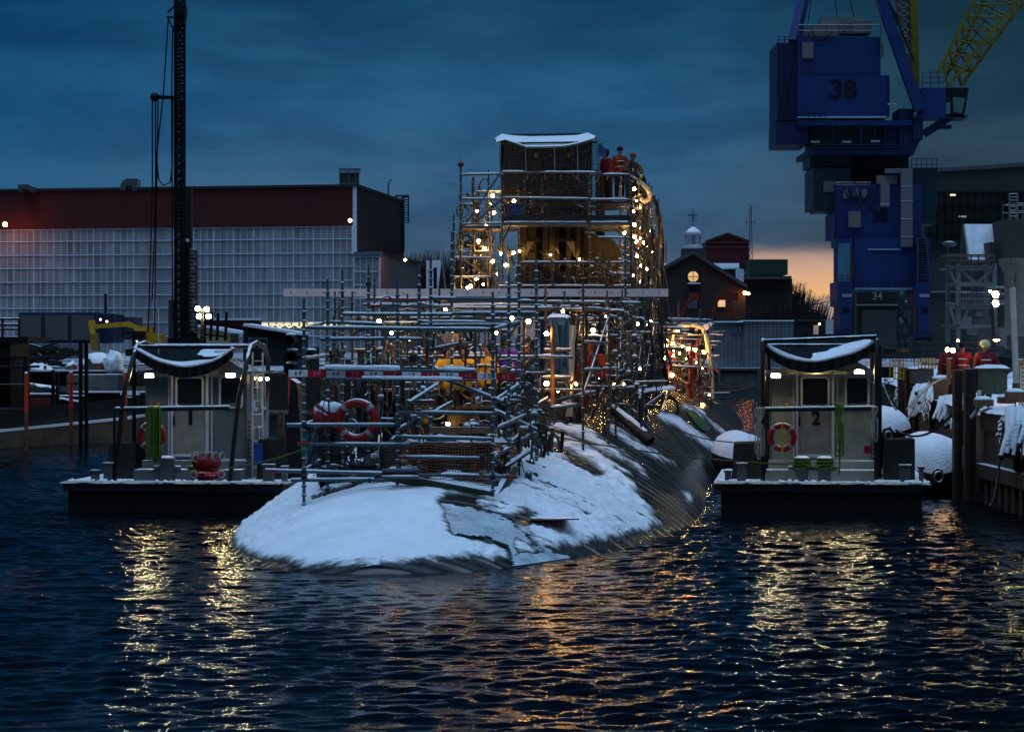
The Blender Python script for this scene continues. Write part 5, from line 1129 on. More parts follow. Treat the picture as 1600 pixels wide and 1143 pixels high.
# ================================================================ right pier clutter
def pfend(px, y0, y1, D, L, label, rot=0.113, seed=1, rr=None):
    """pneumatic fender with tapered ends and snow cap"""
    r = rr or (y1-y0)*D/F/2; c = P(px, (y0+y1)/2, D); mb = MB(); prof = [(.05, 0), (r*.45, r*.12), (r*.8, r*.45), (r, r*1.0)]; n = 24
    prof = prof+[(r, L-r*1.0), (r*.8, L-r*.45), (r*.45, L-r*.12), (.05, L)]
    mb.lathe((c.x, c.y, c.z), prof, n, 'Y'); T_ = thing('fender', c, label, 'fender')
    b_ = mb.build('drum', [RUB], T_)
    mb = MB(); vs = []; m_ = 40; k_ = 22
    for i in range(m_+1):
        t = i/m_; yy = t*L
        e = min(yy, L-yy)/r; rad = r*(1 if e >= 1 else math.sqrt(max(0, 1-(1-e)**2)))
        for j in range(k_+1):
            a = R(-78+156*j/k_); th = .10*(math.cos(a*1.05)**.4 if abs(a) < 1.45 else 0)*min(1, e*3)
            q = noise.noise(Vector((yy*2, a*2, seed)))*.03+noise.noise(Vector((yy*7, a*6, seed)))*.015*(1+abs(a)); rr_ = rad+th*.6+q*(1 if th > 0 else 0)+.01
            vs.append((c.x+rr_*math.sin(a), c.y+yy, c.z+rr_*math.cos(a)))
    k = k_+1; mb.add(vs, [(i*k+j, i*k+j+1, (i+1)*k+j+1, (i+1)*k+j) for i in range(m_) for j in range(k_)], True); mb.build('snow_cap', [SNOW], T_)
    mb = MB(); mb.torus((c.x, c.y-.05, c.z-.05), .13, .035, 14, 6, Matrix.Rotation(R(30), 3, 'Z')); mb.build('shackle', [CONC], b_)
    T_.rotation_euler = (0, 0, -rot); return T_
pfend(1466, 684, 800, 63.5, 3.6, 'huge snow-topped black fender floating between boat 2 and the pier posts', .02, 1, .92)
pfend(1388, 640, 716, 84, 4.2, 'snow-topped black fender farther along the pier, behind boat 2', .05, 2, .80)
pfend(1168, 684, 760, 72, 4.5, 'snow-topped black fender between the submarine flank and boat 2', .0, 3, .72)
# timber fender piles
for i, (x, y0, y1, D, w, lb) in enumerate(((1498,578,720,62,.10,'dark square pile, left of the nearest pair at the pier edge'), (1517,576,732,61.2,.125,'dark square pile, right of the nearest pair with a pale pipe at its side'),
        (1411,574,640,101,.17,'dark timber pile, left of the far pair by the twin concrete blocks'), (1423,575,640,98,.17,'dark timber pile, right of the far pair by the twin concrete blocks'))):
    a = P(x, y1, D); b = P(x, y0, D); mb = MB(); mb.box((a.x-w, D, -.8), (a.x+w, D+.35, b.z)); mb.box((a.x-w*.4, D-.08, -.8), (a.x-w*.2, D, b.z-.05)); tag(mb.build('pile', [TIMB]), lb, 'pile', 'timber fender piles')
mb = MB(); mb.tube([P(1518,652,60.9), P(1524,645,60.8), P(1530,634,60.8), P(1530,610,60.9)], .055, 8); tag(mb.build('pipe', [mat('pale_pipe', (.5, .5, .42), .5, snow=.8)]), 'pale bent pipe stub between the pile and the concrete corner', 'pipe')
mb = MB(); mb.tube([P(1518,575,61), P(1518,560,61)], .05, 8); tag(mb.build('pipe', [mat('green_pipe', (.04, .08, .05), .5)]), 'short green pipe on top of the right pile', 'pipe')
# timber bollard, blocks
for i, (x, y0, y1, D, w, lb) in enumerate(((1470,591,624,79,.26,'round-topped wooden bollard with snow cap behind the dark piles'), (1537,624,634,60.5,.2,'brown timber block with snow cap, left one on the pier edge'), (1573,620,630,59.5,.17,'brown timber block with snow cap, middle one on the pier edge'), (1587,612,628,59,.2,'brown timber block with snow cap, right one under the white post'))):
    a = P(x, y1, D); b = P(x, y0, D); mb = MB()
    if i == 0: mb.lathe((a.x, D, a.z), [(w*.85, 0), (w, b.z-a.z), (w*.8, b.z-a.z+.04)], 14)
    else: mb.box((a.x-w, D-.2, a.z), (a.x+w, D+.3, b.z))
    mb.m = 1; mb.ball((a.x, D+(.05 if i else 0), b.z+.01), w*1.1, 12, 6, (1, 1, .35)); tag(mb.build('timber_block' if i else 'bollard', [PLY, SNOW]), lb, 'bollard' if i == 0 else 'timber block')
# two precast concrete anchor blocks, each with a V notch at the foot
def cblock(x0, x1, y0, y1, D, m, lb):
    a = P(x0, y1, D); b = P(x1, y0, D); w = b.x-a.x; h = b.z-a.z; mb = MB(); mx = a.x+w*.5
    poly = [(a.x+.03*w, a.z+.1*h), (a.x+.12*w, a.z), (mx-.12*w, a.z), (mx, a.z+.14*h), (mx+.12*w, a.z), (a.x+.93*w, a.z), (a.x+w, a.z+.08*h), (a.x+w, b.z), (a.x, b.z)]
    mb.prism([(x, D, z) for x, z in poly], (0, 1.0, 0)); mb.box((mx-.01, D-.012, a.z+.2*h), (mx+.01, D, b.z)); T_ = thing('concrete_block', (mx, D, a.z), lb, 'concrete block'); mb.build('block', [m], T_)
    mb = MB(); lumpy(mb, [(a.x-.05, D-.05), (b.x+.05, D-.05), (b.x+.05, D+1.05), (a.x-.05, D+1.05)], b.z, .11, .07, 5); mb.build('snow_cap', [SNOW], T_)
cblock(1536, 1574, 574, 616, 61.6, mat('greenish_concrete', (.16, .17, .11), .8, var=.2, vs=3), 'large greenish concrete block with snow on top near the white post')
cblock(1427, 1459, 575, 601, 93, mat('grey_concrete', (.11, .11, .105), .8, var=.2, vs=3), 'smaller grey double concrete block with snow, left of the crouching person')
mb = MB(); mb.rect(1520, 577, 1537, 613, 62.4, .8); tag(mb.build('oil_drum', [mat('dark_drum', (.03, .035, .04), .4, snow=.8)]), 'dark box-shaped drum against the greenish concrete block', 'drum')
# tall white post and lamp
mb = MB(); mb.tube([P(1588,600,60), P(1582,450,60.5)], .075, 10); mb.m = 1; mb.tube([P(1588.5,618,60), P(1588,598,60)], .10, 10); tag(mb.build('post', [mat('offwhite_post', (.46, .42, .34), .6, var=.2), PLY]), 'tall off-white post with rusty foot on the near pier', 'post')
# heaps of snowy rope, tyres and drapes down the pier side
for i, (x0, y0, x1, y1, D, n) in enumerate(((1425,604,1445,662,92,9), (1440,604,1456,650,88,8), (1470,622,1490,690,76,10), (1570,640,1600,720,54,9), (1380,592,1398,628,126,6))):
    rg = random.Random(i+20); mb = MB()
    for j in range(n):
        x = rg.uniform(x0, x1); a = P(x, y0+rg.uniform(-2, 4), D+.2); b = P(x+rg.uniform(-14, 4), y1-rg.uniform(0, 35), D-.25); m_ = a.lerp(b, .5)+Vector((rg.uniform(-.1, .1), -.12, 0))
        mb.m = 0; mb.tube([a, m_, b], .07, 6); mb.m = 1; mb.tube([a+Vector((0,-.03,.03)), m_+Vector((.02,-.05,.05)), b+Vector((0,-.04,.08))], [.10, .09, .04], 7)
    tag(mb.build('rope_pile', [RUB, SNOW]), ['snowy drape of old ropes on the pier side, left of the wooden bollard', 'thin snowy ropes beside the large snowy drape', 'snowy ropes hanging between bollard and dark pile pair', 'snowy tyre ropes hanging on the nearest pier face', 'farthest snowy ropes on the pier edge above boat 2'][i], 'ropes')
mb = MB(); mb.torus(P(1592, 690, 56.2), .55, .14, 26, 8, Matrix.Rotation(R(80), 3, 'Z')); mb.m = 1; mb.ball(P(1590, 650, 56.2), .3, 10, 6, (.5, 1.2, .5), .3, 2)
tag(mb.build('tyre', [RUB, SNOW]), 'black tyre with snow hanging on the near pier face', 'tyre')
for a, b, sg, lb in (((1417,640,66),(1490,588,68),-.2,'pale mooring rope rising from boat 2 to the wooden bollard'), ((1400,672,64),(1494,640,62.5),.35,'thick dark rope sagging to the left near pile'), ((1420,650,70),(1452,596,74),.3,'thin rope sloping down the pier past the drape'), ((1568,660,57),(1545,790,56),.5,'dark hose hanging down the near pier wall'), ((1380,600,84),(1400,640,80),.1,'short rope at the far pier edge')):
    mb = MB(); mb.tube(catenary(P3(a), P3(b), sg, 14), .03, 6); tag(mb.build('mooring_line', [WROPE if 'pale' in lb or 'thin' in lb else HOSE]), lb, 'rope')
# lit work posts, cages, hand lamps
for x, y0, y1, D, lb in ((1483,562,600,66,'orange lit timber upright left of the near piles'), (1507,574,612,63,'orange lit timber upright between the near piles')):
    mb = MB(); mb.rect(x-3, y0, x+3, y1, D, .1); tag(mb.build('upright', [mat('orange_timber', (.42, .17, .04), .6)]), lb, 'upright')
def cage(x0, y0, x1, y1, D, m, lb, nx_=4, ny_=5):
    a = P(x0, y1, D); b = P(x1, y0, D); mb = MB()
    for i in range(nx_+1): x = lerp(a.x, b.x, i/nx_); mb.tube([(x, D, a.z), (x, D, b.z)], .02, 5); mb.tube([(x, D+.8, a.z), (x, D+.8, b.z)], .02, 5)
    for j in range(ny_+1): z = lerp(a.z, b.z, j/ny_); mb.tube([(a.x, D, z), (b.x, D, z), (b.x, D+.8, z)], .02, 5)
    return tag(mb.build('cage', [m]), lb, 'cage')
cage(1597, 562, 1625, 640, 60.5, mat('yellow_cage', (.5, .22, .02), .5), 'yellow wire cage at the right edge of the pier', 4, 12)
cage(1396, 562, 1412, 592, 90, YEL, 'yellow steel handrail ladder at the far pier steps', 2, 3); cage(1435, 560, 1462, 575, 88, YEL, 'yellow handrail behind the smaller concrete block', 5, 2)
cage(1372, 533, 1450, 566, 120, DGREY, 'long dark railing on the pier before the crane', 7, 3); cage(1450, 535, 1560, 560, 118, DGREY, 'long dark railing behind the pier crew', 9, 3)
light_string('s', [(1489,547.5,66),(1480.5,546,66.2)], 'twin orange-white hand lamps in front of the pier crew', None, .055, mat('hand_lamp', emit=(1, .6, .25), es=160))
light_string('s', [(1497,532,72)], 'single amber lamp above the person with back turned', None, .03, ORG)
mb = MB(); mb.tube([P(1553,520,80), P(1553,600,80)], .06, 8); T_ = mb.build('lamp_post', [DGREY]); tag(T_, 'pier lamp post with a low amber shade near the helmeted person', 'lamp post')
for (x, y, w, h, D, m, lb) in ((1557,530,7,3,74,ORG,'amber shaded lamp right of the helmeted person'),): T_ = tag((lambda mb: (mb.lathe(P(x, y, D), [(.04, .12), (.16, .02), (.17, 0)], 10), mb)[1])(MB()).build('lamp', [DGREY]), lb, 'lamp'); mb = MB(); mb.ball(P(x, y+.6, D), .06, 8, 5, (1.6, 1, .6)); b_ = mb.build('bulb', [ORG]); b_.parent = T_; b_.location = Vector(b_.location)-T_.location
for i, (x0, y0, x1, y1, D, dep, m, lb) in enumerate(((1372,566,1398,573,95,3,SNOWF,'snow-covered low skid on the far pier, left'), (1412,566,1440,574,95,3,SNOWF,'snow-covered low skid on the far pier, right'), (1376,573,1396,590,94.5,2,BLK,'black tank under the left snowy skid'), (1405,543,1420,550,120,1,PLY,'orange-brown drum on the crane pier'),
        (1567,510,1600,560,150,8,mat('sand_shed', (.12,.10,.07), .7, snow=.8),'pale brown site shed right of the lamp post'), (1562,512,1573,552,120,2,mat('grey_cabinet', (.16,.18,.18), .5, snow=.8),'tall grey cabinet behind the pier crew'), (1545,552,1572,585,70,2,BLK,'black tarpaulin heap behind the helmeted person'))):
    mb = MB(); mb.rect(x0, y0, x1, y1, D, dep)
    if 'heap' in lb: mb = MB(); mb.ball(P(1562, 566, 70), .42, 16, 10, (1.2, 1, .9), .5, 4)
    tag(mb.build(('skid','skid','tank','drum','site_shed','cabinet','tarpaulin')[i], [m]), lb, ('skid','skid','tank','drum','shed','cabinet','tarpaulin')[i])
# ================================================================ crane 38
CB = mat('crane_blue', (.004, .034, .165), .55, var=.3, vs=.35, stripes=[(0, 2.45, .72, .018), (2, 1.85, .75, .022)]); CBD = mat('crane_blue_dark', (.003, .015, .075), .55, var=.3, vs=.35, stripes=[(0, 1.9, .7, .02), (2, 2.3, .7, .02)]); TEAL = mat('crane_teal', (.006, .035, .05), .5, var=.2, vs=.5)
CY = mat('boom_yellow', (.20, .155, .006), .5, var=.2, vs=.6); RUST = mat('lattice_rust', (.16, .06, .03), .6, var=.2); PANEL = mat('panel_grey', (.17, .18, .185), .6, var=.1, snow=.8)
CRN = thing('crane', P(1380, 530, 262.5), 'towering dark blue portal crane numbered 38 with yellow lattice boom', 'crane')
DC = 268
def cpart(nm, rects, m, D=DC):
    mb = MB()
    for r_ in rects: mb.rect(r_[0], r_[1], r_[2], r_[3], D+(r_[4] if len(r_) > 4 else 0), r_[5] if len(r_) > 5 else 6)
    return mb.build(nm, [m], CRN)
MH = cpart('machinery_house', [(1246,58,1376,118,.3,9), (1246,118,1390,182,-.2,9), (1246,188,1425,196,-.4,9.5)], CB)
cpart('counterweight', [(1214,67,1246,188,.6,8), (1213,190,1262,226,.2,8)], CBD)
mb = MB(); mb.rect(1245, 181.5, 1385, 184.5, DC-.5, .25); mb.build('pale_ledge', [mat('ledge_pale_blue', (.25, .38, .5), .5)], MH)  # paler strip along the ledge
mb = MB(); c = P(1318, 141, DC-.25); mb.text('38', c, 2.75, .03, .05, sxx=1.05); mb.build('number', [BLK], MH)
mb = MB()
for x in (1331.5,): mb.rect(x-.5, 117, x+.5, 166, DC-.32, .06)
mb.build('stencil_gap', [CB], MH)
mb = MB(); mb.rect(1254, 66, 1271, 91, DC-.1, .5); mb.build('vent_cover', [PANEL], MH); mb = MB(); mb.rect(1376, 68, 1381, 90, DC, .5); mb.build('vent_cover', [PANEL], MH)
mb = MB(); mb.rect(1283, 27, 1350, 52, DC+3, 3); mb.rect(1331, 33, 1362, 52, DC+1, 3); mb.rect(1250, 40, 1310, 57, DC+2, 2); mb.build('roof_unit', [PANEL], MH)
def crail(x0, y0, x1, y1, D, n=6, rows=3, m=CBD, nm='railing'):
    a = P(x0, y1, D); b = P(x1, y0, D); mb = MB()
    for i in range(n+1): x = lerp(a.x, b.x, i/n); mb.tube([(x, D, a.z), (x, D, b.z)], .04, 4)
    for j in range(rows): z = lerp(a.z, b.z, (j+1)/rows); mb.tube([(a.x, D, z), (b.x, D, z)], .04, 4)
    return mb.build(nm, [m], CRN)
crail(1248, 39, 1376, 57, DC, 6, 2, MGREY); crail(1216, 58, 1236, 67, DC+1, 2, 2); crail(1441, 113, 1480, 137, DC-1, 3, 3); crail(1424, 248, 1464, 266, DC-3, 5, 2); crail(1305, 285, 1360, 292, DC-3, 6, 2, MGREY)
CAB = cpart('operator_cab', [(1441,137,1478,180,-1,4), (1425,180,1512,184,-1,4)], CB)
mb = MB(); mb.prism([P(x, y, DC-1) for x, y in ((1478,137),(1514,137),(1506,184),(1478,182))], (0, 3.2, 0)); mb.build('cab_glass', [GLASS], CAB)
mb = MB(); mb.prism([P(x, y, DC-1.1) for x, y in ((1489,152),(1508,153),(1503,177),(1490,175))], (0, .06, 0)); mb.rect(1478, 160, 1485, 178, DC-1.08, .06); mb.build('pane', [mat('cab_pane', (.10, .22, .22), .2)], CAB)
mb = MB()
for a, b in (((1478,184),(1440,208)), ((1488,184),(1445,212)), ((1425,238),(1440,205))): mb.bar(P(*a, DC), P(*b, DC), .45, .45)
mb.rect(1462, 195, 1487, 201, DC, 1); mb.rect(1427, 182, 1442, 218, DC-.5, 3); mb.build('cab_bracket', [CBD], CRN)
cpart('slew_deck', [(1262,234,1428,242,-1,11), (1380,196,1418,236,.5,5), (1405,170,1428,234,0,5)], CBD)
cpart('slew_housing', [(1268,196,1425,236,1.2,6), (1266,238,1330,260,.6,7)], TEAL)
cpart('slew_ring', [(1318,240,1420,290,2,6)], mat('ring_dark', (.004, .006, .02), .6))
mb = MB()
for x, y in ((1267,220),(1316,220),(1361,219),(1387,161)): mb.rect(x, y, x+14, y+3, DC-1.15, .1)
for x, y in ((1316,459),(1437,459)): mb.rect(x, y, x+15, y+5, DC-6.1, .1)
mb.build('ratings_plate', [mat('plate_white', (.35, .36, .40), .6)], CRN)
cpart('electrical_house', [(1271,262,1330,326,0,8), (1276,326,1312,330,0,6)], TEAL)
mb = MB(); mb.rect(1287, 283, 1303, 300, DC-.1, .15); mb.build('window', [PANEL], CRN)
cpart('electrical_house', [(1415,262,1465,328,2,7), (1440,328,1462,350,2,5)], TEAL)
PT = cpart('portal_upper', [(1309,288,1440,371,-3,9), (1304,332,1312,372,-2,8)], CB)
mb = MB(); mb.text('38', P(1375, 339, DC-3.1), 1.75, .03, .03, sxx=.95); mb.build('number', [BLK], PT)
mb = MB()
for x in (1383,): mb.rect(x-.4, 326, x+.5, 355, DC-3.17, .05)
mb.build('stencil_gap', [CB], PT)
cpart('portal_lower', [(1335,371,1430,452,-3.4,9.5)], CB)
mb = MB(); mb.rect(1356, 388.5, 1407, 390.5, DC-3.6, .25); mb.rect(1335, 449.5, 1430, 452, DC-3.7, .35); mb.build('pale_ledge', [mat('ledge_pale_blue')], CRN)
mb = MB(); mb.rect(1376, 287, 1390, 323, DC-3.9, .9); mb.build('duct', [PANEL], CRN); mb = MB(); mb.rect(1408, 265, 1426, 385, DC-4.1, 1.0); mb.rect(1384, 263, 1426, 270, DC-4, .9); mb.build('duct', [PANEL], CRN); mb = MB(); mb.rect(1326, 330, 1345, 355, DC-3.6, .6); mb.build('cabinet', [PANEL], CRN); mb = MB(); mb.rect(1370, 274, 1402, 287, DC-3.3, .5); mb.build('cabinet', [PANEL], CRN)
for y in (318, 290, 313, 341, 369): mb = MB(); mb.rect(1407.5 if y != 318 else 1375.5, y, 1426.5 if y != 318 else 1390.5, y+1.5, DC-4.15, .1); mb.build('duct_band', [mat('ledge_pale_blue')], CRN)
for x0, x1 in ((1308, 1333), (1431, 1454)):
    cpart('leg', [(x0,372,x1,385,-5,5), (x0+2,385,x1-(1 if x0 > 1400 else 7),440,-5,4), (x0,440,x1,478,-6,6), (x0+4,478,x1-3,522,-6,5)], CB)
    cpart('bogie', [(x0-3,521,x1+3,527,-7,8)], CBD); mb = MB()
    for k in range(3): q_ = P(x0+4+k*9, 528, DC-6.5); mb.lathe(q_, [(.35, 0), (.42, .1), (.35, .4)], 12, 'Y')
    mb.build('wheel', [BLK], CRN)
    mb = MB(); mb.rect(x0+9, 480, x0+19, 488, DC-6.1, .2); mb.build('leg_recess', [BLK], CRN)
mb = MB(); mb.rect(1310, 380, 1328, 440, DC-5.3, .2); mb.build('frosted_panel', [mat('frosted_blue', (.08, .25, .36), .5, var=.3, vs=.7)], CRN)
mb = MB()
for k in range(17): mb.rect(1434, 372+k*4, 1449, 373+k*4, DC-5.4, .5)
mb.bar(P(1434,370,DC-5.5), P(1434,440,DC-5.5), .12); mb.bar(P(1446,370,DC-5.5), P(1455,440,DC-5.5), .12); mb.build('stair', [mat('stair_grey', (.06, .08, .10), .5)], CRN)
mb = MB(); mb.rect(1336.5, 452, 1338, 525, DC-5, .2); mb.build('guide_rail', [CY], CRN); mb = MB(); mb.rect(1429, 452, 1430.5, 525, DC-5, .2); mb.build('guide_rail', [CY], CRN)
# A-frame and boom
mb = MB(); mb.bar(P(1262,-30,DC+4), P(1240,66,DC+1), .95, .95); mb.build('a_frame_leg', [CB], CRN)
mb = MB(); mb.bar(P(1366,-30,DC-1), P(1437,172,DC-1), 1.15, 1.1); mb.build('a_frame_leg', [CB], CRN)
mb = MB(); mb.bar(P(1360,-30,DC+5), P(1400,40,DC+5), 1.3, 1.1); mb.build('a_frame_leg', [CB], CRN)
mb = MB(); mb.bar(P(1427,-30,DC+3), P(1431,165,DC+3), .75, .8); mb.build('boom_strut', [CY], CRN)
mb = MB()
c_ = [(P(1508,-20,DC-1), P(1466,128,DC-1)), (P(1592,-8,DC-1), P(1484,138,DC-1)), (P(1525,-25,DC+2), P(1478,118,DC+2)), (P(1600,-8,DC+2), P(1502,135,DC+2))]
c_ = [(P(1528,-12,DC-1), P(1464,118,DC-1)), (P(1602,-14,DC-1), P(1482,134,DC-1)), (P(1546,-12,DC+2), P(1478,118,DC+2)), (P(1612,-14,DC+2), P(1502,134,DC+2))]
for a, b in c_: mb.bar(a, b, .36, .36)
for k in range(7):
    t0, t1 = k/7, (k+1)/7
    for i, j in ((0, 1), (2, 3), (0, 2), (1, 3)):
        p0 = c_[i][0].lerp(c_[i][1], t0); p1 = c_[j][0].lerp(c_[j][1], t1); p2 = c_[j][0].lerp(c_[j][1], t0); mb.tube([p0, p1], .11, 5); mb.tube([p0, p2], .11, 5)
mb.build('boom', [CY], CRN)
mb = MB()
c_ = [(P(1398,-12,DC+4), P(1418,118,DC+4)), (P(1420,-12,DC+4), P(1424,118,DC+4))]
for a, b in c_: mb.bar(a, b, .2, .2)
for k in range(10):
    t0, t1 = k/10, (k+1)/10; mb.tube([c_[0][0].lerp(c_[0][1], t0), c_[1][0].lerp(c_[1][1], t1)], .07, 4); mb.tube([c_[0][0].lerp(c_[0][1], t1), c_[1][0].lerp(c_[1][1], t0)], .07, 4); mb.tube([c_[0][0].lerp(c_[0][1], t1), c_[1][0].lerp(c_[1][1], t1)], .07, 4)
mb.build('lattice_mast', [RUST], CRN)
mb = MB()
for a, b in (((1268,-10),(1262,40)), ((1304,-10),(1308,28)), ((1326,-10),(1334,28)), ((1383,-10),(1430,100)), ((1566,-8),(1474,128)), ((1243,70),(1225,187))): mb.tube([P(*a, DC+.2), P(*b, DC+.2)], .05 if a[0] != 1383 else .1, 5)
mb.build('cable', [BLK], CRN)
# ================================================================ big buildings on the right
def seam(nm, col, **k): return mat(nm, col, .7, **k)
HB = thing('assembly_hall', P(1560, 540, 330), 'huge dark hall with a glazed band behind the blue crane', 'hall')
mb = MB(); mb.prism([P(1445,268,330), P(1760,248,330), P(1760,560,330), P(1445,560,330)], (0, 60, 0)); mb.build('wall', [seam('hall_cladding', (.045, .055, .055), var=.15, vs=.3, stripes=[(0, 2.2, .8, .06)])], HB)
mb = MB(); mb.prism([P(1440,264,329.5), P(1760,244,329.5), P(1760,250,329.5), P(1440,270,329.5)], (0, 61, 0)); mb.build('cornice', [mat('cornice_grey', (.09, .11, .12), .6)], HB)
mb = MB(); mb.rect(1447, 300, 1760, 386, 329.7, .3); wb = mb.build('window_band', [mat('band_glass', (.020, .026, .020), .25, var=.4, vs=.4)], HB)
mb = MB()
for x in range(1452, 1760, 12): mb.rect(x, 300, x+1.2, 386, 329.5, .2)
for y in (299, 321, 344, 366, 386): mb.rect(1447, y, 1760, y+1.5, 329.45, .2)
mb.build('mullion', [BLK], wb)
mb = MB(); mb.rect(1485, 303.5, 1493, 305.5, 329.3, .1); mb.build('lit_lamp', [mat('lamp_window', emit=(1, .8, .45), es=2.5)], wb)
mb = MB(); mb.rect(1498, 337, 1510, 339.5, 329.55, .1); mb.build('lit_lamp', [mat('lamp_window_dim', emit=(.9, .6, .25), es=.18)], wb)
mb = MB(); mb.rect(1447, 454.5, 1530, 456.5, 329.5, .3); mb.build('pale_ledge', [mat('pale_trim', (.25, .32, .35), .6)], HB)
HD = thing('door_bay', P(1385, 530, 300), 'green-black hall door bay numbered 34 seen between the crane legs', 'door bay')
mb = MB(); mb.rect(1330, 440, 1440, 560, 300, 10); mb.build('wall', [mat('bay_green', (.012, .022, .022), .6, var=.2)], HD)
mb = MB(); mb.rect(1347, 484, 1401, 545, 299.7, .2); mb.build('door', [mat('bay_door', (.055, .065, .065), .7, var=.1, vs=.4)], HD)
mb = MB(); mb.text('34', P(1371, 463, 299.6), 1.25, .03, .02); mb.build('number', [mat('pale_green_letter', (.26, .34, .32), .6)], HD)
mb = MB(); mb.rect(1338, 475, 1403, 477, 299.6, .2); mb.build('lintel', [mat('pale_trim')], HD)
mb = MB()
for k in range(6): mb.ball(P(1409+k % 3*4, 466+k*14, 295), .55, 8, 6, (1, 1, 1.5), .6, k)
tag(mb.build('sheeted_machine', [mat('teal_sheet', (.03, .06, .07), .5, var=.5, vs=1.5, snow=.9)]), 'tall machine wrapped in dark teal sheeting beside the number 34', 'machine')
# conical roofed hopper building
HP_ = thing('hopper_building', P(1545, 400, 240), 'brown block building with a steep snow-covered roof at the right', 'building')
mb = MB(); mb.prism([P(1508,350,240), P(1578,350,240), P(1580,410,238), P(1516,408,238)], (0, 1, 0)); mb.build('snow_roof', [mat('roof_snow', (.62, .66, .70), .7, var=.3, vs=.4)], HP_)
mb = MB(); mb.prism([P(1508,348,240.5), P(1504,415,240.5), P(1516,412,238.5)], (0, 2, 0)); mb.rect(1546, 378, 1600, 530, 236, 10); mb.rect(1576, 341, 1680, 530, 232, 14); mb.build('wall', [mat('brown_block', (.07, .058, .05), .8, var=.25, vs=.6)], HP_)
def rail_box(x0, y0, x1, y1, D, m, par, nm='railing', n=5, dep=2, r=.05):
    a = P(x0, y1, D); b = P(x1, y0, D); mb = MB()
    for dd in (0, dep):
        for i in range(n+1): x = lerp(a.x, b.x, i/n); mb.tube([(x, D+dd, a.z), (x, D+dd, b.z)], r, 4)
        for z in (a.z*.5+b.z*.5, b.z): mb.tube([(a.x, D+dd, z), (b.x, D+dd, z)], r, 4)
    for x in (a.x, b.x): mb.tube([(x, D, b.z), (x, D+dep, b.z)], r, 4)
    return mb.build(nm, [m], par)
LTG = mat('light_steel', (.22, .22, .20), .5, .2, var=.2, snow=.85)
rail_box(1577, 318, 1640, 342, 231, LTG, HP_, 'railing', 6, 3)
mb = MB()
for k in range(8): mb.tube([P(1577,303+k*5,231), P(1590,303+k*5,231)], .05, 4)
for x in (1577, 1590): mb.tube([P(x,303,231), P(x,345,231)], .06, 4)
mb.build('ladder_cage', [LTG], HP_)
# open steel tower
ST = thing('steel_tower', P(1515, 530, 180), 'open grey steel access tower with braced decks beside the flood lamps', 'steel tower')
mb = MB()
for x, dd in ((1481,3),(1497,0),(1554,0),(1540,3)): mb.bar(P(x,412,180+dd), P(x,545,180+dd), .3)
for y in (418, 444, 476, 510): mb.bar(P(1481,y,183), P(1497,y+2,180), .25, .3); mb.bar(P(1497,y,180), P(1554,y,180), .25, .3); mb.bar(P(1481,y,183), P(1540,y,183), .2, .3)
mb.build('frame', [LTG], ST)
mb = MB()
for a, b in (((1500,420),(1525,443)), ((1525,443),(1552,420)), ((1483,420),(1494,444)), ((1500,510),(1515,478)), ((1484,480),(1494,508))): mb.bar(P(*a,180), P(*b,180), .2)
mb.build('brace', [LTG], ST)

for r_ in ((1482, 415, 1554, 419, 179.6, 4), (1495, 477, 1552, 481, 179.6, 3), (1482, 506, 1500, 509, 179.6, 3)): mb = MB(); mb.rect(*r_); mb.build('deck', [MGREY], ST)
rail_box(1482, 398, 1553, 415, 179.8, mat('brown_steel', (.10, .07, .05), .6), ST, 'railing', 6, 3, .05); rail_box(1500, 457, 1547, 477, 179.8, LTG, ST, 'railing', 10, 2, .04); rail_box(1556, 448, 1610, 470, 170, LTG, ST, 'railing', 8, 3, .04)
mb = MB(); mb.rect(1554, 468, 1640, 474, 170, 4); mb.build('walkway', [LTG], ST)
mb = MB(); mb.rect(1522, 497, 1548, 522, 180.5, 3); mb.rect(1526, 487, 1535, 494, 180, 1); mb.rect(1505, 495, 1518, 506, 180, 1); mb.build('tank', [mat('pale_tank', (.25, .26, .25), .5, snow=.8)], ST)
mb = MB(); mb.tube([P(1508,340,180), P(1481,395,180)], .05, 4) if 0 else mb.ball(P(1483,381,182), .35, 8, 5, (1.6,1,.6)); mb.tube([P(1481,380,182), P(1481,412,182)], .05, 5); mb.build('weather_head', [MGREY], ST)
for x, D, lb in ((1577, 150, 'flared concrete column top, left of the two at the right edge'), (1594, 148, 'flared concrete column top, right of the two at the right edge')):
    mb = MB(); c = P(x, 460, D); mb.lathe(c, [(.28, -2.4), (.28, 1.2), (.62, 1.75), (.62, 2.1)], 8); tag(mb.build('column', [mat('column_buff', (.26, .22, .17), .7, snow=.8)]), lb, 'column')
def flood(name, lamps, x, y1, D, label, r):
    T_ = thing(name, P(x, y1, D), label, 'flood lamp'); mb = MB(); mb.tube([P(x,y1,D), P(x,min(l[1] for l in lamps),D)], .09, 8); mb.build('pole', [DGREY], T_)
    for lx, ly in lamps:
        c = P(lx, ly, D); mb = MB(); mb.box((c.x-r*1.2, c.y, c.z-r*1.1), (c.x+r*1.2, c.y+.2, c.z+r*1.1)); h_ = mb.build('lamp_head', [DGREY], T_)
        mb = MB(); mb.ball(c-Vector((0, .06, 0)), r, 10, 6, (1, .5, 1)); mb.build('lens', [FLOOD], h_)
flood('flood_lamp', [(1555,460),(1555,474)], 1552, 555, 120, 'pair of yellow-white flood lamps on a pole before the steel tower', .15)
light_string('s', [(1547,455,122)], 'small bulb just left of the flood lamp pair on the right', None, .06, FLOOD)
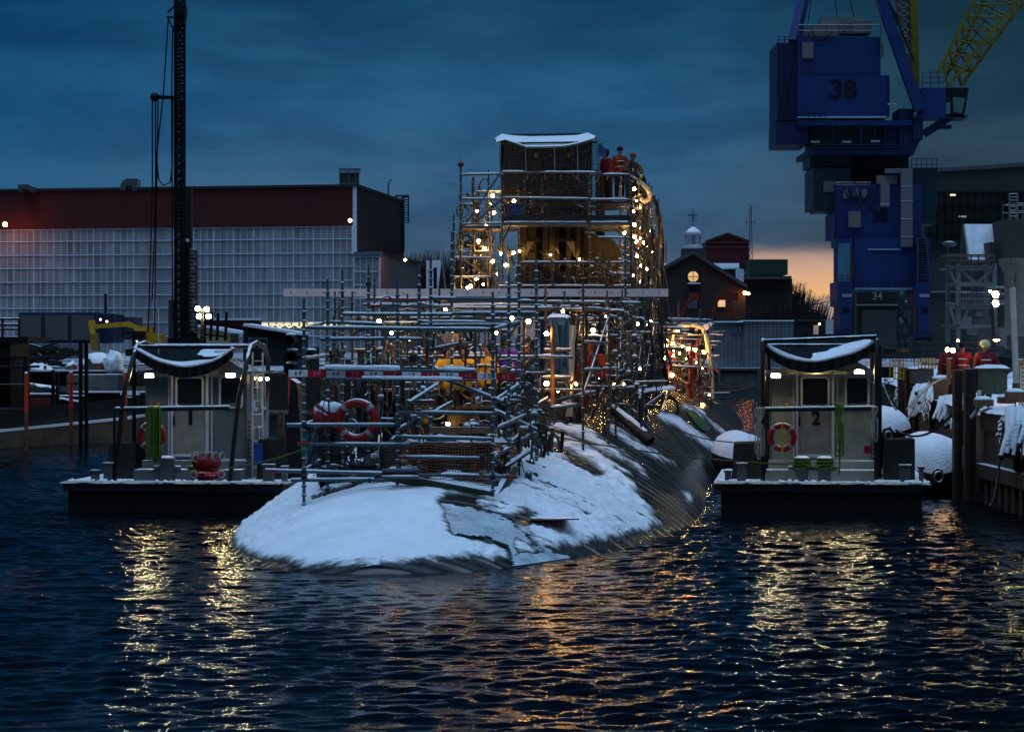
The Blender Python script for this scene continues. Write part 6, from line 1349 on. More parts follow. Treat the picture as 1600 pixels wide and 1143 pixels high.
# ================================================================ centre background
BR = mat('dark_brick', (.060, .045, .038), .85, var=.3, vs=1.2)
BK = thing('brick_building', P(1098, 530, 300), 'dark brick gabled building with lit round window and white cupola', 'brick building')
mb = MB(); mb.prism([P(x, y, 300) for x, y in ((1033,560),(1033,424),(1083,398),(1165,450),(1165,560))], (0, 40, 0)); mb.build('wall', [BR], BK)
mb = MB()
for a, b in (((1030,425),(1083,397)), ((1083,397),(1168,451))):
    a_, b_ = P(*a,299.4), P(*b,299.4); mb.prism([a_, b_, b_+Vector((0,0,.45)), a_+Vector((0,0,.45))], (0, 41, 0))
mb.build('roof', [mat('slate_edge', (.09, .095, .10), .7, snow=.60, ns=.5)], BK)
mb = MB(); mb.lathe(P(1083,432,299.9), [(.01,-.12),(.62,-.12),(.62,0)], 20, 'Y'); mb.build('round_window', [DIM], BK); mb = MB(); mb.torus(P(1083,432,299.8), .75, .1, 24, 6); mb.bar(P(1083,423,299.7), P(1083,441,299.7), .08); mb.bar(P(1074,432,299.7), P(1092,432,299.7), .08); mb.build('window_frame', [BLK], BK)
for x0,y0,x1,y1,m_ in ((1122,462,1133,479,DIM), (1076,467,1088,481,mat('blue_pane', (.10,.14,.18), .3))):
    mb = MB(); mb.rect(x0-1,y0-1,x1+1,y1+1,299.8,.1); w_ = mb.build('window', [mat('pale_trim')], BK); mb = MB(); mb.rect(x0,y0,x1,y1,299.7,.05); mb.build('pane', [m_], w_)
mb = MB(); mb.rect(1075, 441.5, 1094, 443.5, 299.6, .3); mb.build('sill', [SNOW], BK); mb = MB(); mb.rect(1077, 444, 1092, 466, 299.7, .2); mb.build('recess', [BLK], BK)
mb = MB(); mb.rect(1066, 388, 1101, 404, 304, 2.6); mb.build('cupola_base', [mat('cupola_base_dark', (.03, .035, .03), .7)], BK)
c = P(1083, 390, 305.3); CU = MB(); CU.lathe(c, [(1.15, 0), (1.15, .5), (.95, .55)], 8)
for i in range(8): a = math.pi/8+i*math.pi/4; CU.tube([c+Vector((math.cos(a)*.9, math.sin(a)*.9, .5)), c+Vector((math.cos(a)*.9, math.sin(a)*.9, 1.75))], .12, 6)
CU.lathe(c+Vector((0,0,.5)), [(.5, 0), (.5, 1.2)], 8); CU.lathe(c+Vector((0,0,1.7)), [(1.2, 0), (1.4, .1), (.8, .5), (.5, .8), (.12, 1.05)], 16); cu_ = CU.build('cupola', [mat('cupola_white', (.40, .45, .50), .6, snow=.6)], BK)
mb = MB(); t_ = c+Vector((0, 0, 2.7)); mb.tube([t_, t_+Vector((0,0,2.0))], .05, 5); mb.bar(t_+Vector((-.55,0,.75)), t_+Vector((.55,0,.75)), .06); mb.bar(t_+Vector((-.6,0,1.4)), t_+Vector((.5,0,1.4)), .18, .12); mb.ball(t_+Vector((0,0,1.05)), .13, 6, 4); mb.build('weather_vane', [BLK], cu_)
mb = MB(); mb.rect(1102, 412, 1160, 438, 308, 10); dm = mb.build('dormer', [BLK], BK); mb = MB(); mb.prism([P(1100,417,307), P(1153,417,307), P(1163,425,307), P(1163,428,307), P(1150,420,307), P(1102,420,307)], (0, 10, .3)); mb.rect(1100, 411, 1155, 418, 306.8, 10); mb.build('dormer_roof', [SNOW], dm)
mb = MB(); mb.rect(1150, 420, 1162, 441, 306, .5); mb.build('dormer_cheek', [mat('cupola_white')], dm)
mb = MB(); mb.rect(1033, 411, 1055, 426, 301, 8); mb.build('snow_roof', [mat('roof_snow')], BK)
RB = thing('red_building', P(1137, 440, 330), 'dark red gabled building behind the brick one and its cupola', 'building')
mb = MB(); mb.prism([P(x, y, 330) for x, y in ((1103,460),(1103,377),(1137,365),(1170,377),(1170,460))], (0, 20, 0)); mb.build('wall', [mat('barn_red', (.095, .012, .014), .8, var=.2, vs=.5)], RB)
mb = MB()
for a, b in (((1102,377),(1137,364.5)), ((1137,364.5),(1171,377))): mb.bar(P(*a,329.8), P(*b,329.8), .25)
mb.build('roof_edge', [mat('brown_edge', (.08, .05, .04), .7)], RB)
mb = MB(); mb.rect(1103, 378, 1170, 379.2, 329.8, .1); mb.rect(1103, 385, 1170, 386.2, 329.8, .1); mb.build('trim', [mat('pink_trim', (.16, .06, .06), .7)], RB)
GS = thing('sheeted_building', P(1203, 450, 325), 'low dark building wrapped in green scaffold sheeting, right of the red one', 'building')
mb = MB(); mb.rect(1170, 405, 1231, 429, 324, 12); mb.build('green_sheeting', [mat('green_sheeting', (.015, .055, .04), .7, var=.4, vs=.8)], GS); mb = MB(); mb.rect(1162, 436, 1238, 560, 325, 14); mb.build('wall', [BR], GS); mb = MB(); mb.rect(1160, 431, 1237, 436, 323.5, 13); mb.build('roof', [MGREY], GS)
MT = thing('radio_mast', P(1173, 420, 350), 'slim lattice radio mast rising beside the red building', 'radio mast')
mb = MB()
for dx in (-.22, .22): mb.tube([P(1173,405,350)+Vector((dx,0,0)), P(1173,322,350)+Vector((dx*.4,0,0))], .05, 4)
for k in range(16): z0 = P(0,405-k*5,350).z; s_ = 1 if k % 2 else -1; mb.tube([(P(1173,0,350).x-.2*s_, 350, z0), (P(1173,0,350).x+.2*s_, 350, P(0,400-k*5,350).z)], .035, 4)
mb.tube([P(1166,347,350), P(1180,347,350)], .05, 4); mb.tube([P(1166,342,350), P(1166,352,350)], .04, 4); mb.tube([P(1180,342,350), P(1180,352,350)], .04, 4); mb.tube([P(1168,321,350), P(1178,321,350)], .04, 4); mb.build('lattice', [mat('mast_grey', (.12, .15, .18), .5)], MT)
def wall_light(x, y, D, label, m, r=.16):
    T_ = thing('wall_light', P(x, y, D), label, 'wall light'); mb = MB(); c = P(x, y, D); mb.box((c.x-r, c.y, c.z+r*.6), (c.x+r, c.y+.4, c.z+r*1.4)); mb.build('hood', [DGREY], T_); mb = MB(); mb.ball(c, r, 8, 6); mb.build('lens', [m], T_)
WL = mat('sodium_dim', emit=(1, .28, .08), es=55)
wall_light(1164, 457.5, 299, 'left of two orange lights at the brick building corner', WL, .22); wall_light(1169.5, 458.5, 299, 'right of two orange lights at the brick building corner', WL, .17)
wall_light(8, 350.5, 305, 'orange light low on the red cladding at the far left', mat('sodium_wall_lens', emit=(1.0, .22, .03), es=110), .28); wall_light(547, 344.5, 297, 'yellow-white light at the right corner of the red cladding', mat('corner_lens', emit=(1, .75, .35), es=6), .24); wall_light(633, 406, 299, 'orange light on the side annex of the warehouse', ORG, .13)
wall_light(1280.5, 506, 268, 'small warm light on the dark shed left of the crane', mat('corner_lens'), .12); wall_light(1034, 509, 150, 'tiny warm light behind the tower right edge', mat('corner_lens'), .03)
# corrugated waterfront shed, hut
CS = mat('corrugated_pale', (.20, .23, .26), .5, .2, var=.3, vs=.6, stripes=[(0, .42, .72, .4)])
SH = thing('shed', P(1175, 577, 264), 'long pale corrugated shed on the far quay', 'shed')
mb = MB(); mb.rect(1114, 503, 1162, 574, 264.4, 6); mb.rect(1162, 501, 1240, 574, 264, 6); mb.build('wall', [CS], SH); mb = MB(); mb.rect(1113, 501.5, 1162, 503.5, 264, 6.5); mb.rect(1161, 500, 1241, 501.6, 263.7, 6.5); mb.build('roof', [SNOW], SH)
for x0,y0,x1,y1 in ((1143,511,1151,521),(1155,511,1160,521)): mb = MB(); mb.rect(x0,y0,x1,y1,264.2,.15); mb.build('window', [mat('blue_pane')], SH)
HT = thing('hut', P(1265, 540, 268.5), 'dark low hut between the corrugated shed and the crane', 'hut')
mb = MB(); mb.rect(1241, 501, 1290, 560, 268.5, 6); mb.build('wall', [mat('hut_dark', (.03, .038, .04), .7, var=.2)], HT); mb = MB(); mb.rect(1240, 499.5, 1291, 501.3, 268, 7); mb.build('roof', [MGREY], HT)
mb = MB(); mb.rect(1271, 508, 1279, 522, 268.3, .1); mb.build('window', [mat('brown_glow', emit=(.5, .25, .08), es=.22)], HT); mb = MB(); mb.rect(1254, 520, 1262, 540, 268.3, .1); mb.build('door', [BLK], HT)
mb = MB(); mb.rect(1290, 499, 1306, 530, 280, 4); tag(mb.build('snow_bank', [SNOW]), 'blue-white snowy shed end left of the crane leg', 'shed')
# red lifts near the blue awning
def lift(x, y, s_, lb, fl=1):
    T_ = thing('boom_lift', P(x, 502, 285), lb, 'boom lift'); mb = MB()
    for a, b in (((x,502),(x+6*fl*s_,486)), ((x+6*fl*s_,486),(x+14*fl*s_,472)), ((x+14*fl*s_,472),(x+21*fl*s_,467))): mb.bar(P(*a,285), P(*b,285), .3)
    mb.build('boom', [mat('lift_red', (.30, .03, .02), .6)], T_); mb = MB(); mb.box(P(x-4,505,285), P(x+4,500,287)); mb.build('chassis', [BLK], T_)
    mb = MB(); a = P(x+17*fl*s_, 467, 284.8); mb.box((a.x, a.y, a.z-.1), (a.x+1, a.y+1, a.z+.7)); mb.build('basket', [mat('lift_red')], T_)
lift(1061, 500, 1, 'red boom lift with raised arm beneath the round lit window'); lift(1146, 500, -.4, 'red boom lift folded low in front of the lit square window'); lift(1112, 500, .5, 'small red boom lift right of the blue cover')
# ================================================================ winter trees
BARK = mat('winter_bark', (.020, .016, .014), .9, var=.2)
def tree(seed, h, spread, lv=6, dens=3):
    rg = random.Random(seed); tr = MB(); cr = MB()
    def br(p, d, L, r, lvl):
        mb_ = tr if lvl == 0 else cr; q = p+d*L*.5+Vector((rg.uniform(-1,1), rg.uniform(-1,1), 0))*L*.06; e = p+d*L; mb_.tube([p, q, e], [r, r*.85, r*.7], 5 if lvl < 2 else 3, False, smooth=False)
        if lvl >= lv: return
        for _ in range(dens if lvl else dens+2):
            a = rg.uniform(0, 6.28); t = rg.uniform(.25, 1.0) if lvl else rg.uniform(.45, 1); s_ = d.cross(Vector((math.cos(a), math.sin(a), .3))).normalized()
            nd = (d+s_*rg.uniform(.45, 1.0)*spread+Vector((0, 0, .12))).normalized(); br(p.lerp(e, t), nd, L*rg.uniform(.55, .8), r*.55, lvl+1)
    br(Vector((0, 0, 0)), Vector((rg.uniform(-.06, .06), 0, 1)).normalized(), h*.36, h*.022, 0)
    return tr, cr
tps = []
for i, (sd_, sp_) in enumerate(((1, 1.0), (2, .85), (5, 1.15))):
    tr, cr = tree(sd_, 12, sp_, 6, 3); T_ = thing('bare_tree', (0, 0, 0), 'x', 'tree', 'bare winter trees'); tr.build('trunk', [BARK], T_); cr.build('crown', [BARK], T_); tps.append(T_)
spots = [(648,370,360,.8,'leftmost tall bare tree behind the warehouse ladder'),(672,365,365,.9,'second bare tree from the warehouse ladder'),(694,362,362,.9,'third bare tree from the warehouse ladder'),(715,372,370,.8,'bare tree just left of the tower foot'),(738,385,372,.7,'bare tree half seen through the tower left wing'),
         (1190,398,355,.6,'bare tree top behind the green sheeting, left'),(1212,402,345,.55,'bare tree top behind the green sheeting, middle'),(1241,396,340,.7,'bare tree rising above the right end of the green sheeting'),(1236,428,318,.9,'large dark tree right of the brick building'),(1262,440,320,.8,'dark tree between sheeting and crane'),(1282,470,322,.6,'low dark tree near the crane leg'),(1298,485,330,.4,'smallest bare tree against the orange sky by the crane leg'),(1215,440,316,.8,'dark tree in front of the sheeted building'),(1190,450,314,.7,'dark tree beside the orange corner lights'),(1250,465,312,.6,'dark bushy tree above the hut')]
import mathutils
for i, (x, yt, D, s_, lb) in enumerate(spots):
    o = tps[i] if i < 3 else clone(tps[(i*2+1) % 3]); z1 = P(x, yt, D).z; hgt = z1-1.9; o.location = (P(x, 0, D).x, D, 1.9); o.rotation_euler = (0, 0, i*1.7)
    k_ = hgt/12.4; o.scale = (k_*1.15, k_*1.15, k_); o['label'] = lb
mb = MB()
rg = random.Random(9)
for i in range(1500):
    u = rg.random(); x = rg.uniform(630, 760); D = rg.uniform(372, 390); b = P(x, 545, D); top_ = 392+9*noise.noise(Vector((x*.05, 0, 0)))+rg.uniform(0, 60); t_ = P(x+rg.uniform(-24, 24), top_, D); b2 = b.lerp(t_, .6)
    mb.tube([b2, b2.lerp(t_, .5)+Vector((rg.uniform(-.8, .8), 0, 0)), t_], [.07, .05, .02], 3, False, smooth=False)
for i in range(1700):
    x = rg.uniform(1165, 1305); D = rg.uniform(326, 345); b = P(x, 545, D); lim = 440+max(0, (x-1240))*.95; t_ = P(x+rg.uniform(-22, 22), lim+8*noise.noise(Vector((x*.06, 0, 0)))+rg.uniform(0, 50), D)
    mb.tube([b.lerp(t_, .3), t_], [.12, .03], 3, False, smooth=False)
tag(mb.build('woodland', [BARK], org=(0, 0, 0)), kind='stuff')
# small snow-roofed house behind the warehouse
HS = thing('house', P(686, 480, 330), 'small red gabled house with bright snowy roof left of the tower', 'house')
mb = MB(); mb.prism([P(680,500,330), P(690,407,330), P(702,500,330)], (0, 9, 0)); mb.build('gable', [mat('barn_red')], HS); mb = MB(); mb.prism([P(666,407,329.5), P(690,406,329.5), P(679,500,329.5), P(666,500,329.5)], (0, 9, 0)); mb.build('roof', [SNOW], HS); mb = MB(); mb.tube([P(690,406,329), P(703,500,329)], .12, 4); mb.build('roof_edge', [mat('pale_trim')], HS)
mb = MB(); mb.tube([P(680,480,328), P(680,418,328)], .22, 8); mb.build('chimney', [BLK], HS)
# ================================================================ long warehouse, left
WH = thing('warehouse', P(280, 545, 300), 'long warehouse with pale panelled wall below dark red cladding', 'warehouse')
def wl(x):        # facade line runs away slightly to the left
    return 300+ (557-x)*.0165
def WP(x, y, off=0): D = wl(x); return P(x, y, D-off)
# heights are constant along the wall; give them at the right end
def WZ(y): return P(0, y, 300).z
XL, XR = -60, 557
def wseg(mb, x0, x1, y0, y1, off, th):
    a = WP(x0, 0); b = WP(x1, 0); z0, z1 = WZ(y1), WZ(y0)
    mb.prism([(a.x, a.y-off, z0), (b.x, b.y-off, z0), (b.x, b.y-off, z1), (a.x, a.y-off, z1)], (0, th, 0)); return mb
mb = MB(); wseg(mb, XL, XR, 291, 353, .3, 34); mb.build('red_cladding', [mat('dark_red_cladding', (.105, .012, .012), .7, var=.35, vs=.12, stripes=[(0, 1.1, .85, .08)])], WH)
mb = MB(); wseg(mb, XL, XR+1, 288, 291.6, .6, 34); mb.build('parapet', [mat('parapet_dark', (.03, .035, .04), .6, snow=.7, ns=.2)], WH)
PW = mat('translucent_panel', (.36, .385, .41), .6, var=.22, vs=.35, cells=(.78, 1.6, .16))
mb = MB(); wseg(mb, XL, 553, 353, 550, 0, 20); mb.build('panel_wall', [PW], WH)
mb = MB()
x = 553; k = 0
while x > XL:
    wide = (k % 3 == 0); wseg(mb, x-(1.7 if wide else .8), x, 353, 549, .12 if wide else .08, .1); x -= 10.4; k += 1
for i, y in enumerate((353, 372, 394, 415, 437, 458, 479, 502, 524)): wseg(mb, XL, 553, y, y+1.5, .16, .1)
mb.build('panel_frame', [mat('frame_white', (.60, .66, .72), .6)], WH)
mb = MB(); q_ = wseg(mb, 549.5, 553.5, 353, 397, .4, 1); wseg(mb, 551.5, 557.5, 291, 397, .35, .5); mb.build('corner_trim', [mat('frame_white')], WH)
# side wall running back
A_ = WP(557, 0); Bx = P(631, 0, 333).x
mb = MB(); mb.prism([(A_.x+.02, 299.8, WZ(396)), (Bx, 333, WZ(396)), (Bx, 333, WZ(291)), (A_.x+.02, 299.8, WZ(291))], (-2, 1, 0)); mb.build('side_cladding', [mat('side_brown', (.028, .012, .006), .8, var=.3, vs=.2)], WH)
mb = MB(); mb.prism([(A_.x+.15, 299.6, WZ(291)), (Bx+.2, 333, WZ(291)), (Bx+.2, 333, WZ(287)), (A_.x+.15, 299.6, WZ(287.5))], (-2, 1, 0)); mb.build('side_parapet', [mat('parapet_dark')], WH)
# lower annex
AX = thing('annex', P(600, 545, 298), 'lower panelled annex at the right end of the warehouse', 'annex')
mb = MB(); mb.rect(553, 400, 593, 545, 299, 30); mb.build('panel_wall', [PW], AX); mb = MB()
for i in range(5): mb.rect(553+i*9.6, 400, 554+i*9.6, 545, 298.8, .1)
for y in (400, 423, 444, 465, 487, 508): mb.rect(553, y, 594, y+1.4, 298.7, .1)
mb.rect(592.5, 398, 594.5, 545, 298.7, .2); mb.build('panel_frame', [mat('frame_white')], AX)
mb = MB(); mb.rect(553, 393, 596, 399, 298.5, 30); mb.build('fascia', [mat('fascia_blue', (.13, .18, .22), .6, snow=.7)], AX)
a_ = P(594.5, 0, 299); b_ = P(655, 0, 330); mb = MB(); mb.prism([(a_.x, 299, P(0,545,299).z), (b_.x, 330, P(0,545,299).z), (b_.x, 330, P(0,396,299).z), (a_.x, 299, P(0,396,299).z)], (-1, .4, 0)); mb.build('side_wall', [mat('annex_side', (.15, .125, .11), .7, var=.15, vs=.3, stripes=[(1, 1.6, .7, .1)])], AX)
mb = MB(); mb.prism([(a_.x, 298.8, P(0,399,299).z), (b_.x+.5, 330, P(0,399,299).z), (b_.x+.5, 330, P(0,394,299).z), (a_.x, 298.8, P(0,394,299).z)], (-3, .4, 0)); mb.build('roof', [mat('annex_roof', (.05, .02, .015), .7)], AX)
mb = MB(); mb.rect(656, 415, 667, 545, 331, 8); mb.build('end_wall', [mat('barn_red')], AX)
mb = MB()
for x in range(408, 600, 12): mb.rect(x+1, 503, x+10.5, 508, 298.9+.0, .04) if x > 553 else wseg(mb, x+1, x+10.5, 503, 508, .2, .05)
for i in range(10): mb.tube([WP(410+i*15+12*t, 0, .26)*1+Vector((0, 0, P(0, 512.5-5.5*math.sin(math.pi*t), 300).z-WP(410, 0).z)) for t in [j/6 for j in range(7)]], .09, 4) if 0 else None
mb.build('lit_window_strip', [mat('strip_glow', emit=(1, .78, .30), es=.75)], WH)
mb = MB()
for i in range(11):
    ps = []
    for j in range(9): t = j/8; xx = 408+i*15+14*t; p = WP(xx, 0); ps.append(Vector((p.x, p.y-.3, WZ(511.5-4.5*math.sin(math.pi*t)))))
    mb.tube(ps, .06, 4)
mb.build('arch_glow', [mat('arch_glow', emit=(1, .82, .40), es=1.6)], WH)
# roof gear
for x0, x1, y0, y1, m_, lb in ((28,52,288,297,MGREY,'hooded roof vent at the far left of the warehouse'), (188,214,279,296,MGREY,'hooded roof vent left of the drill mast')):
    mb = MB(); a = P(x0,y1+2,305); b = P(x1,y0,305); w_ = b.x-a.x; h_ = b.z-a.z; s_ = 1 if x0 > 100 else -1; mb.prism([(lerp(a.x, b.x, u if s_ > 0 else 1-u), 305, a.z+h_*v) for u, v in ((0,0),(0,.45),(.12,.8),(.35,1),(1,1),(1,0),(.75,0),(.7,.4),(.3,.4),(.3,0))], (0, 3, 0)); tag(mb.build('roof_vent', [m_]), lb, 'vent')
T_ = thing('roof_penthouse', P(545, 292, 305), 'open lattice roof housing on the warehouse corner', 'roof housing'); mb = MB(); mb.rect(531, 270, 560, 291, 305.2, 2); mb.build('core', [DGREY], T_)
mb = MB()
for x in (530, 544, 555, 560): mb.rect(x, 264, x+1.3, 292, 305, .2)
for y in (264, 268, 286): mb.rect(529.5, y, 562, y+1.3, 304.9, .2)
mb.rect(529, 263, 563, 265, 304.8, 2.5); mb.build('frame', [MGREY], T_)
T_ = thing('caged_ladder', P(631, 320, 331), 'tall caged ladder at the rear corner of the warehouse', 'ladder'); mb = MB()
for x in (619, 628, 631, 638): mb.tube([P(x,306,331), P(x,(395 if x > 620 and x < 635 else 348 if x == 638 else 312),331)], .1, 4)
for k in range(11): mb.tube([P(631,308+k*4,331), P(638,308+k*4,331)], .06, 4)
mb.tube([P(617,306,331), P(639,306,331)], .14, 4); mb.build('cage', [DGREY], T_)
mb = MB(); mb.tube([P(607,306,318), P(607,286,318)], .12, 5); mb.tube([P(606,286,318), P(612,280,318)], .07, 4); tag(mb.build('antenna', [MGREY]), 'thin antenna pole on the warehouse rear roof edge', 'antenna')
mb = MB()
for i in range(6): mb.tube([P(565+i*7,294+i*2,308+i*3), P(565+i*7,297.5+i*2,308+i*3)], .05, 4)
mb.tube([P(562,292,306), P(600,302,322)], .05, 4); tag(mb.build('roof_railing', [MGREY]), 'low safety railing along the warehouse side roof edge', 'railing')
# ================================================================ left yard
TR = thing('site_cabin', P(100, 530, 215), 'row of beige site cabins framed in dark blue', 'site cabin')
mb = MB(); mb.rect(29, 488, 155, 536, 215, 6); mb.rect(155, 490, 177, 535, 216, 6); mb.build('frame', [mat('cabin_blue', (.012, .035, .10), .6, snow=.7)], TR)
for x0, x1 in ((31,64),(71,106),(112,146)): mb = MB(); mb.rect(x0, 492.5, x1, 531, 214.8, .2); mb.build('panel', [mat('cabin_beige', (.12, .115, .115), .7, var=.15)], TR)
mb = MB(); mb.rect(155, 495, 210, 530, 222, 5); tag(mb.build('container', [mat('cabin_grey', (.07, .08, .085), .6)]), 'grey container behind the excavator arm', 'container')
mb = MB(); mb.rect(30, 537, 126, 560, 175, 3); tag(mb.build('container', [mat('ribbed_white', (.22, .24, .27), .6, stripes=[(0, .45, .6, .25)], snow=.7)]), 'low white ribbed container under the beige site cabins', 'container')
# excavator
EX = thing('excavator', P(200, 545, 170), 'yellow excavator with its arm folded down beside the site cabins', 'excavator')
mb = MB(); mb.bar(P(141,502,169.5), P(146,520,169.5), .3, .35, (0,1,0)); mb.bar(P(143,500,169.5), P(150,548,169.5), .35, .55, (0,1,0)); mb.build('stick', [YEL], EX)
mb = MB(); mb.prism([P(x,y,169.3) for x,y in ((145,507),(200,502),(212,508),(208,513),(196,510),(148,513))], (0,.5,0)); mb.build('arm', [YEL], EX)
mb = MB(); mb.prism([P(x,y,169) for x,y in ((205,508),(236,510),(236,520),(252,522),(254,544),(214,546),(214,520))], (0,2.2,0)); mb.build('body', [YEL], EX)
mb = MB(); mb.rect(190, 517, 226, 523, 168.5, 2.5); mb.rect(206, 522, 226, 545, 168.7, 2); mb.build('cab', [BLKS], EX)
mb = MB(); mb.rect(196, 545, 256, 556, 168.4, 3); mb.build('track', [BLK], EX)
mb = MB(); mb.prism([P(x,y,169.2) for x,y in ((140,522),(152,520),(154,548),(142,546))], (0,.9,0)); mb.build('bucket', [mat('worn_yellow', (.28, .16, .02), .6)], EX)
light_string('s', [(157,499,172),(167,502,172)], 'two faint bulbs above the excavator arm', None, .07, mat('faint_bulb', emit=(1,.7,.3), es=9))
light_string('s', [(214,533,168.3)], 'faint amber bulb in the excavator cab', None, .05, mat('faint_bulb'))
# drill rig
DR = thing('piling_rig', P(283, 545, 155), 'very tall dark lattice piling rig mast with hanging cables', 'piling rig')
def lat4(mb, x0, x1, ya, yb, D, n, r=.05, dep=.6):
    a = P(x0, 0, D).x; b = P(x1, 0, D).x; z1 = P(0, ya, D).z; z0 = P(0, yb, D).z
    for x in (a, b):
        for dd in (0, dep): mb.bar((x, D+dd, z0), (x, D+dd, z1), r*2.4)
    for k in range(n):
        zz0 = lerp(z0, z1, k/n); zz1 = lerp(z0, z1, (k+1)/n)
        for dd in (0, dep): mb.tube([(a, D+dd, zz0), (b, D+dd, zz1)] if k % 2 else [(b, D+dd, zz0), (a, D+dd, zz1)], r, 4); mb.tube([(a, D+dd, zz1), (b, D+dd, zz1)], r, 4)
mb = MB(); lat4(mb, 273, 287, -15, 540, 155, 90, .04); mb.rect(273, -20, 276.5, 540, 155.1, .5); mb.rect(281, 160, 285, 540, 155.2, .4); mb.build('mast', [BLK], DR)
mb = MB(); mb.rect(274, 8, 289, 24, 154.6, 1.2); mb.rect(272, 25, 288, 37, 154.7, 1); mb.build('head', [BLK], DR)
mb = MB(); mb.rect(287, 292, 299, 390, 155.4, .8); mb.rect(288, 390, 307, 540, 155.6, .6); mb.build('leader', [DGREY], DR)
mb = MB(); lat4(mb, 297, 307, 390, 520, 155.2, 22, .025, .3); mb.rect(263, 468, 272, 537, 155.3, .6); mb.build('ladder_cage', [MGREY], DR)
mb = MB(); mb.bar(P(246,152,155), P(273,153,155), .22); mb.lathe(P(242,152,155), [(.05,-.1),(.28,-.1),(.28,.1),(.05,.1)], 14, 'Y'); mb.bar(P(261,27,155), P(273,28,155), .12); mb.bar(P(262,20,155), P(274,9,155), .1); mb.build('jib', [BLK], DR)
mb = MB()
for ps in (((238,155),(238,300),(233,470),(231,520)), ((243,158),(243,290),(238,470)), ((247,158),(241,520)), ((263,28),(255,150),(246,230),(243,300)), ((270,155),(269,260),(266,285),(255,290),(248,280),(243,230)), ((270,40),(268,150),(270,500)), ((262,28),(272,50))):
    mb.tube([P(x, y, 154.8) for x, y in ps], .045, 5)
mb.build('cable', [BLK], DR)
mb = MB(); mb.rect(262, 528, 310, 548, 154, 4); mb.build('base', [BLK], DR)
mb = MB(); c = P(292.5, 376, 155.3); mb.lathe(c, [(.01,-.05),(.14,-.05),(.14,0)], 6, 'Y'); mb.build('badge', [WHT], DR)
mb = MB(); mb.tube([P(165,500,240), P(165,459,240)], .14, 6); tag(mb.build('mast_pole', [BLK]), 'short black mast standing above the site cabins', 'pole')
flood('flood_lamp', [(309,482),(323,483),(311,494),(326,494)], 316, 540, 150, 'cluster of four bright flood lamps beside the piling rig', .14)
# sheds under the floodlights
T_ = thing('tent_shed', P(330, 530, 200), 'low shed lit yellow by the flood lamps, snow on its sloping roof', 'shed')
mb = MB(); mb.prism([P(x,y,200) for x,y in ((300,535),(300,509),(330,512),(360,519),(360,535))], (0,6,0)); mb.build('wall', [mat('cream_wall', (.50, .42, .22), .7)], T_); mb = MB(); mb.prism([P(x,y,199.5) for x,y in ((300,510),(300,506),(330,509),(386,519),(386,522),(360,520),(330,513))], (0,7,0)); mb.build('roof', [SNOW], T_)
mb = MB()
for i, x in enumerate((317, 321, 331, 341, 354)): mb.tube([P(x,487+i % 2*2,152), P(x-2,532,152)], .09, 6)
mb.bar(P(317,522,152), P(354,526,152), .12); tag(mb.build('guard_frame', [BLK]), 'row of dark uprights joined by a bar in front of the lit shed', 'frame')
T_ = thing('shed', P(425, 560, 170), 'dark grey lean-to shed with long sloping snowy roof', 'shed')
mb = MB(); mb.prism([P(x,y,170) for x,y in ((380,570),(380,508),(472,522),(472,570))], (0,5,0)); mb.build('wall', [mat('leanto_grey', (.028, .040, .045), .7, var=.2)], T_); mb = MB(); mb.prism([P(x,y,169.4) for x,y in ((379,509),(381,505),(474,520),(474,524))], (0,6,.05)); mb.build('roof', [SNOW], T_)
mb = MB(); mb.rect(388, 527, 418, 560, 169.8, .1); d_ = mb.build('door', [mat('pale_trim')], T_); mb = MB(); mb.rect(390, 529.5, 416, 560, 169.7, .08); mb.build('leaf', [DGREY], d_)
T_ = thing('red_shed', P(380, 510, 230), 'low dark red shed with snow line roof behind the lean-to', 'shed'); mb = MB(); mb.rect(300, 500, 400, 520, 230, 5); mb.build('wall', [mat('barn_red')], T_); mb = MB(); mb.rect(296, 497, 408, 500, 229.5, 6); mb.build('roof', [mat('roof_snow')], T_)
# culvert pipes (round dark openings) behind the bow rail
for i, (x, y) in enumerate(((452,532),(455,556),(484,556),(452,577),(518,556))):
    mb = MB(); c = P(x, y, 140); mb.lathe(c, [(.27,0),(.27,3),(.23,3),(.23,.0)], 18, 'Y'); mb.m = 1; mb.ball(c+Vector((0,1.2,.34)), .3, 10, 5, (1,3,.35))
    tag(mb.build('culvert_pipe', [BLK, SNOW]), ['topmost of the stacked black pipes by the lean-to', 'middle-left black pipe with lit lower lip', 'black pipe right of the middle-left one', 'lowest black pipe behind the marker board end', 'rightmost black pipe behind the bow posts'][i], 'pipe')
# barges and floats on the left
BA = thing('barge', P(80, 700, 96), 'low concrete barge edge with snow line and dark hull load at left', 'barge')
mb = MB(); mb.prism([P(-60,712,94), P(-60,682,94), P(200,656,104), P(200,690,104)], (0, 9, 0)); mb.build('hull', [mat('barge_concrete', (.15, .125, .085), .85, var=.5, vs=.8, bump=.03, bs=5)], BA)
mb = MB(); a = P(-60,681,94); b = P(202,655,104); mb.prism([a, b, b+Vector((0,0,.1)), a+Vector((0,0,.1))], (0, 5, 0)); mb.build('snow_edge', [SNOW], BA)
mb = MB(); mb.prism([P(-60,682,96), P(18,680,97), P(195,662,105), P(195,622,105), P(100,634,105), P(14,640,97), P(-60,640,96)], (0, 6, 0)); mb.build('deckhouse', [mat('tar_black', (.006, .006, .006), .7, var=.3)], BA)
B3 = thing('barge', P(110, 640, 118), 'second barge behind with snow-dusted beams and a pale tank', 'barge')
mb = MB(); mb.prism([P(-60,660,118), P(-60,612,118), P(270,612,122), P(270,665,122)], (0, 20, 0)); mb.build('hull', [mat('tar_black')], B3)
mb = MB()
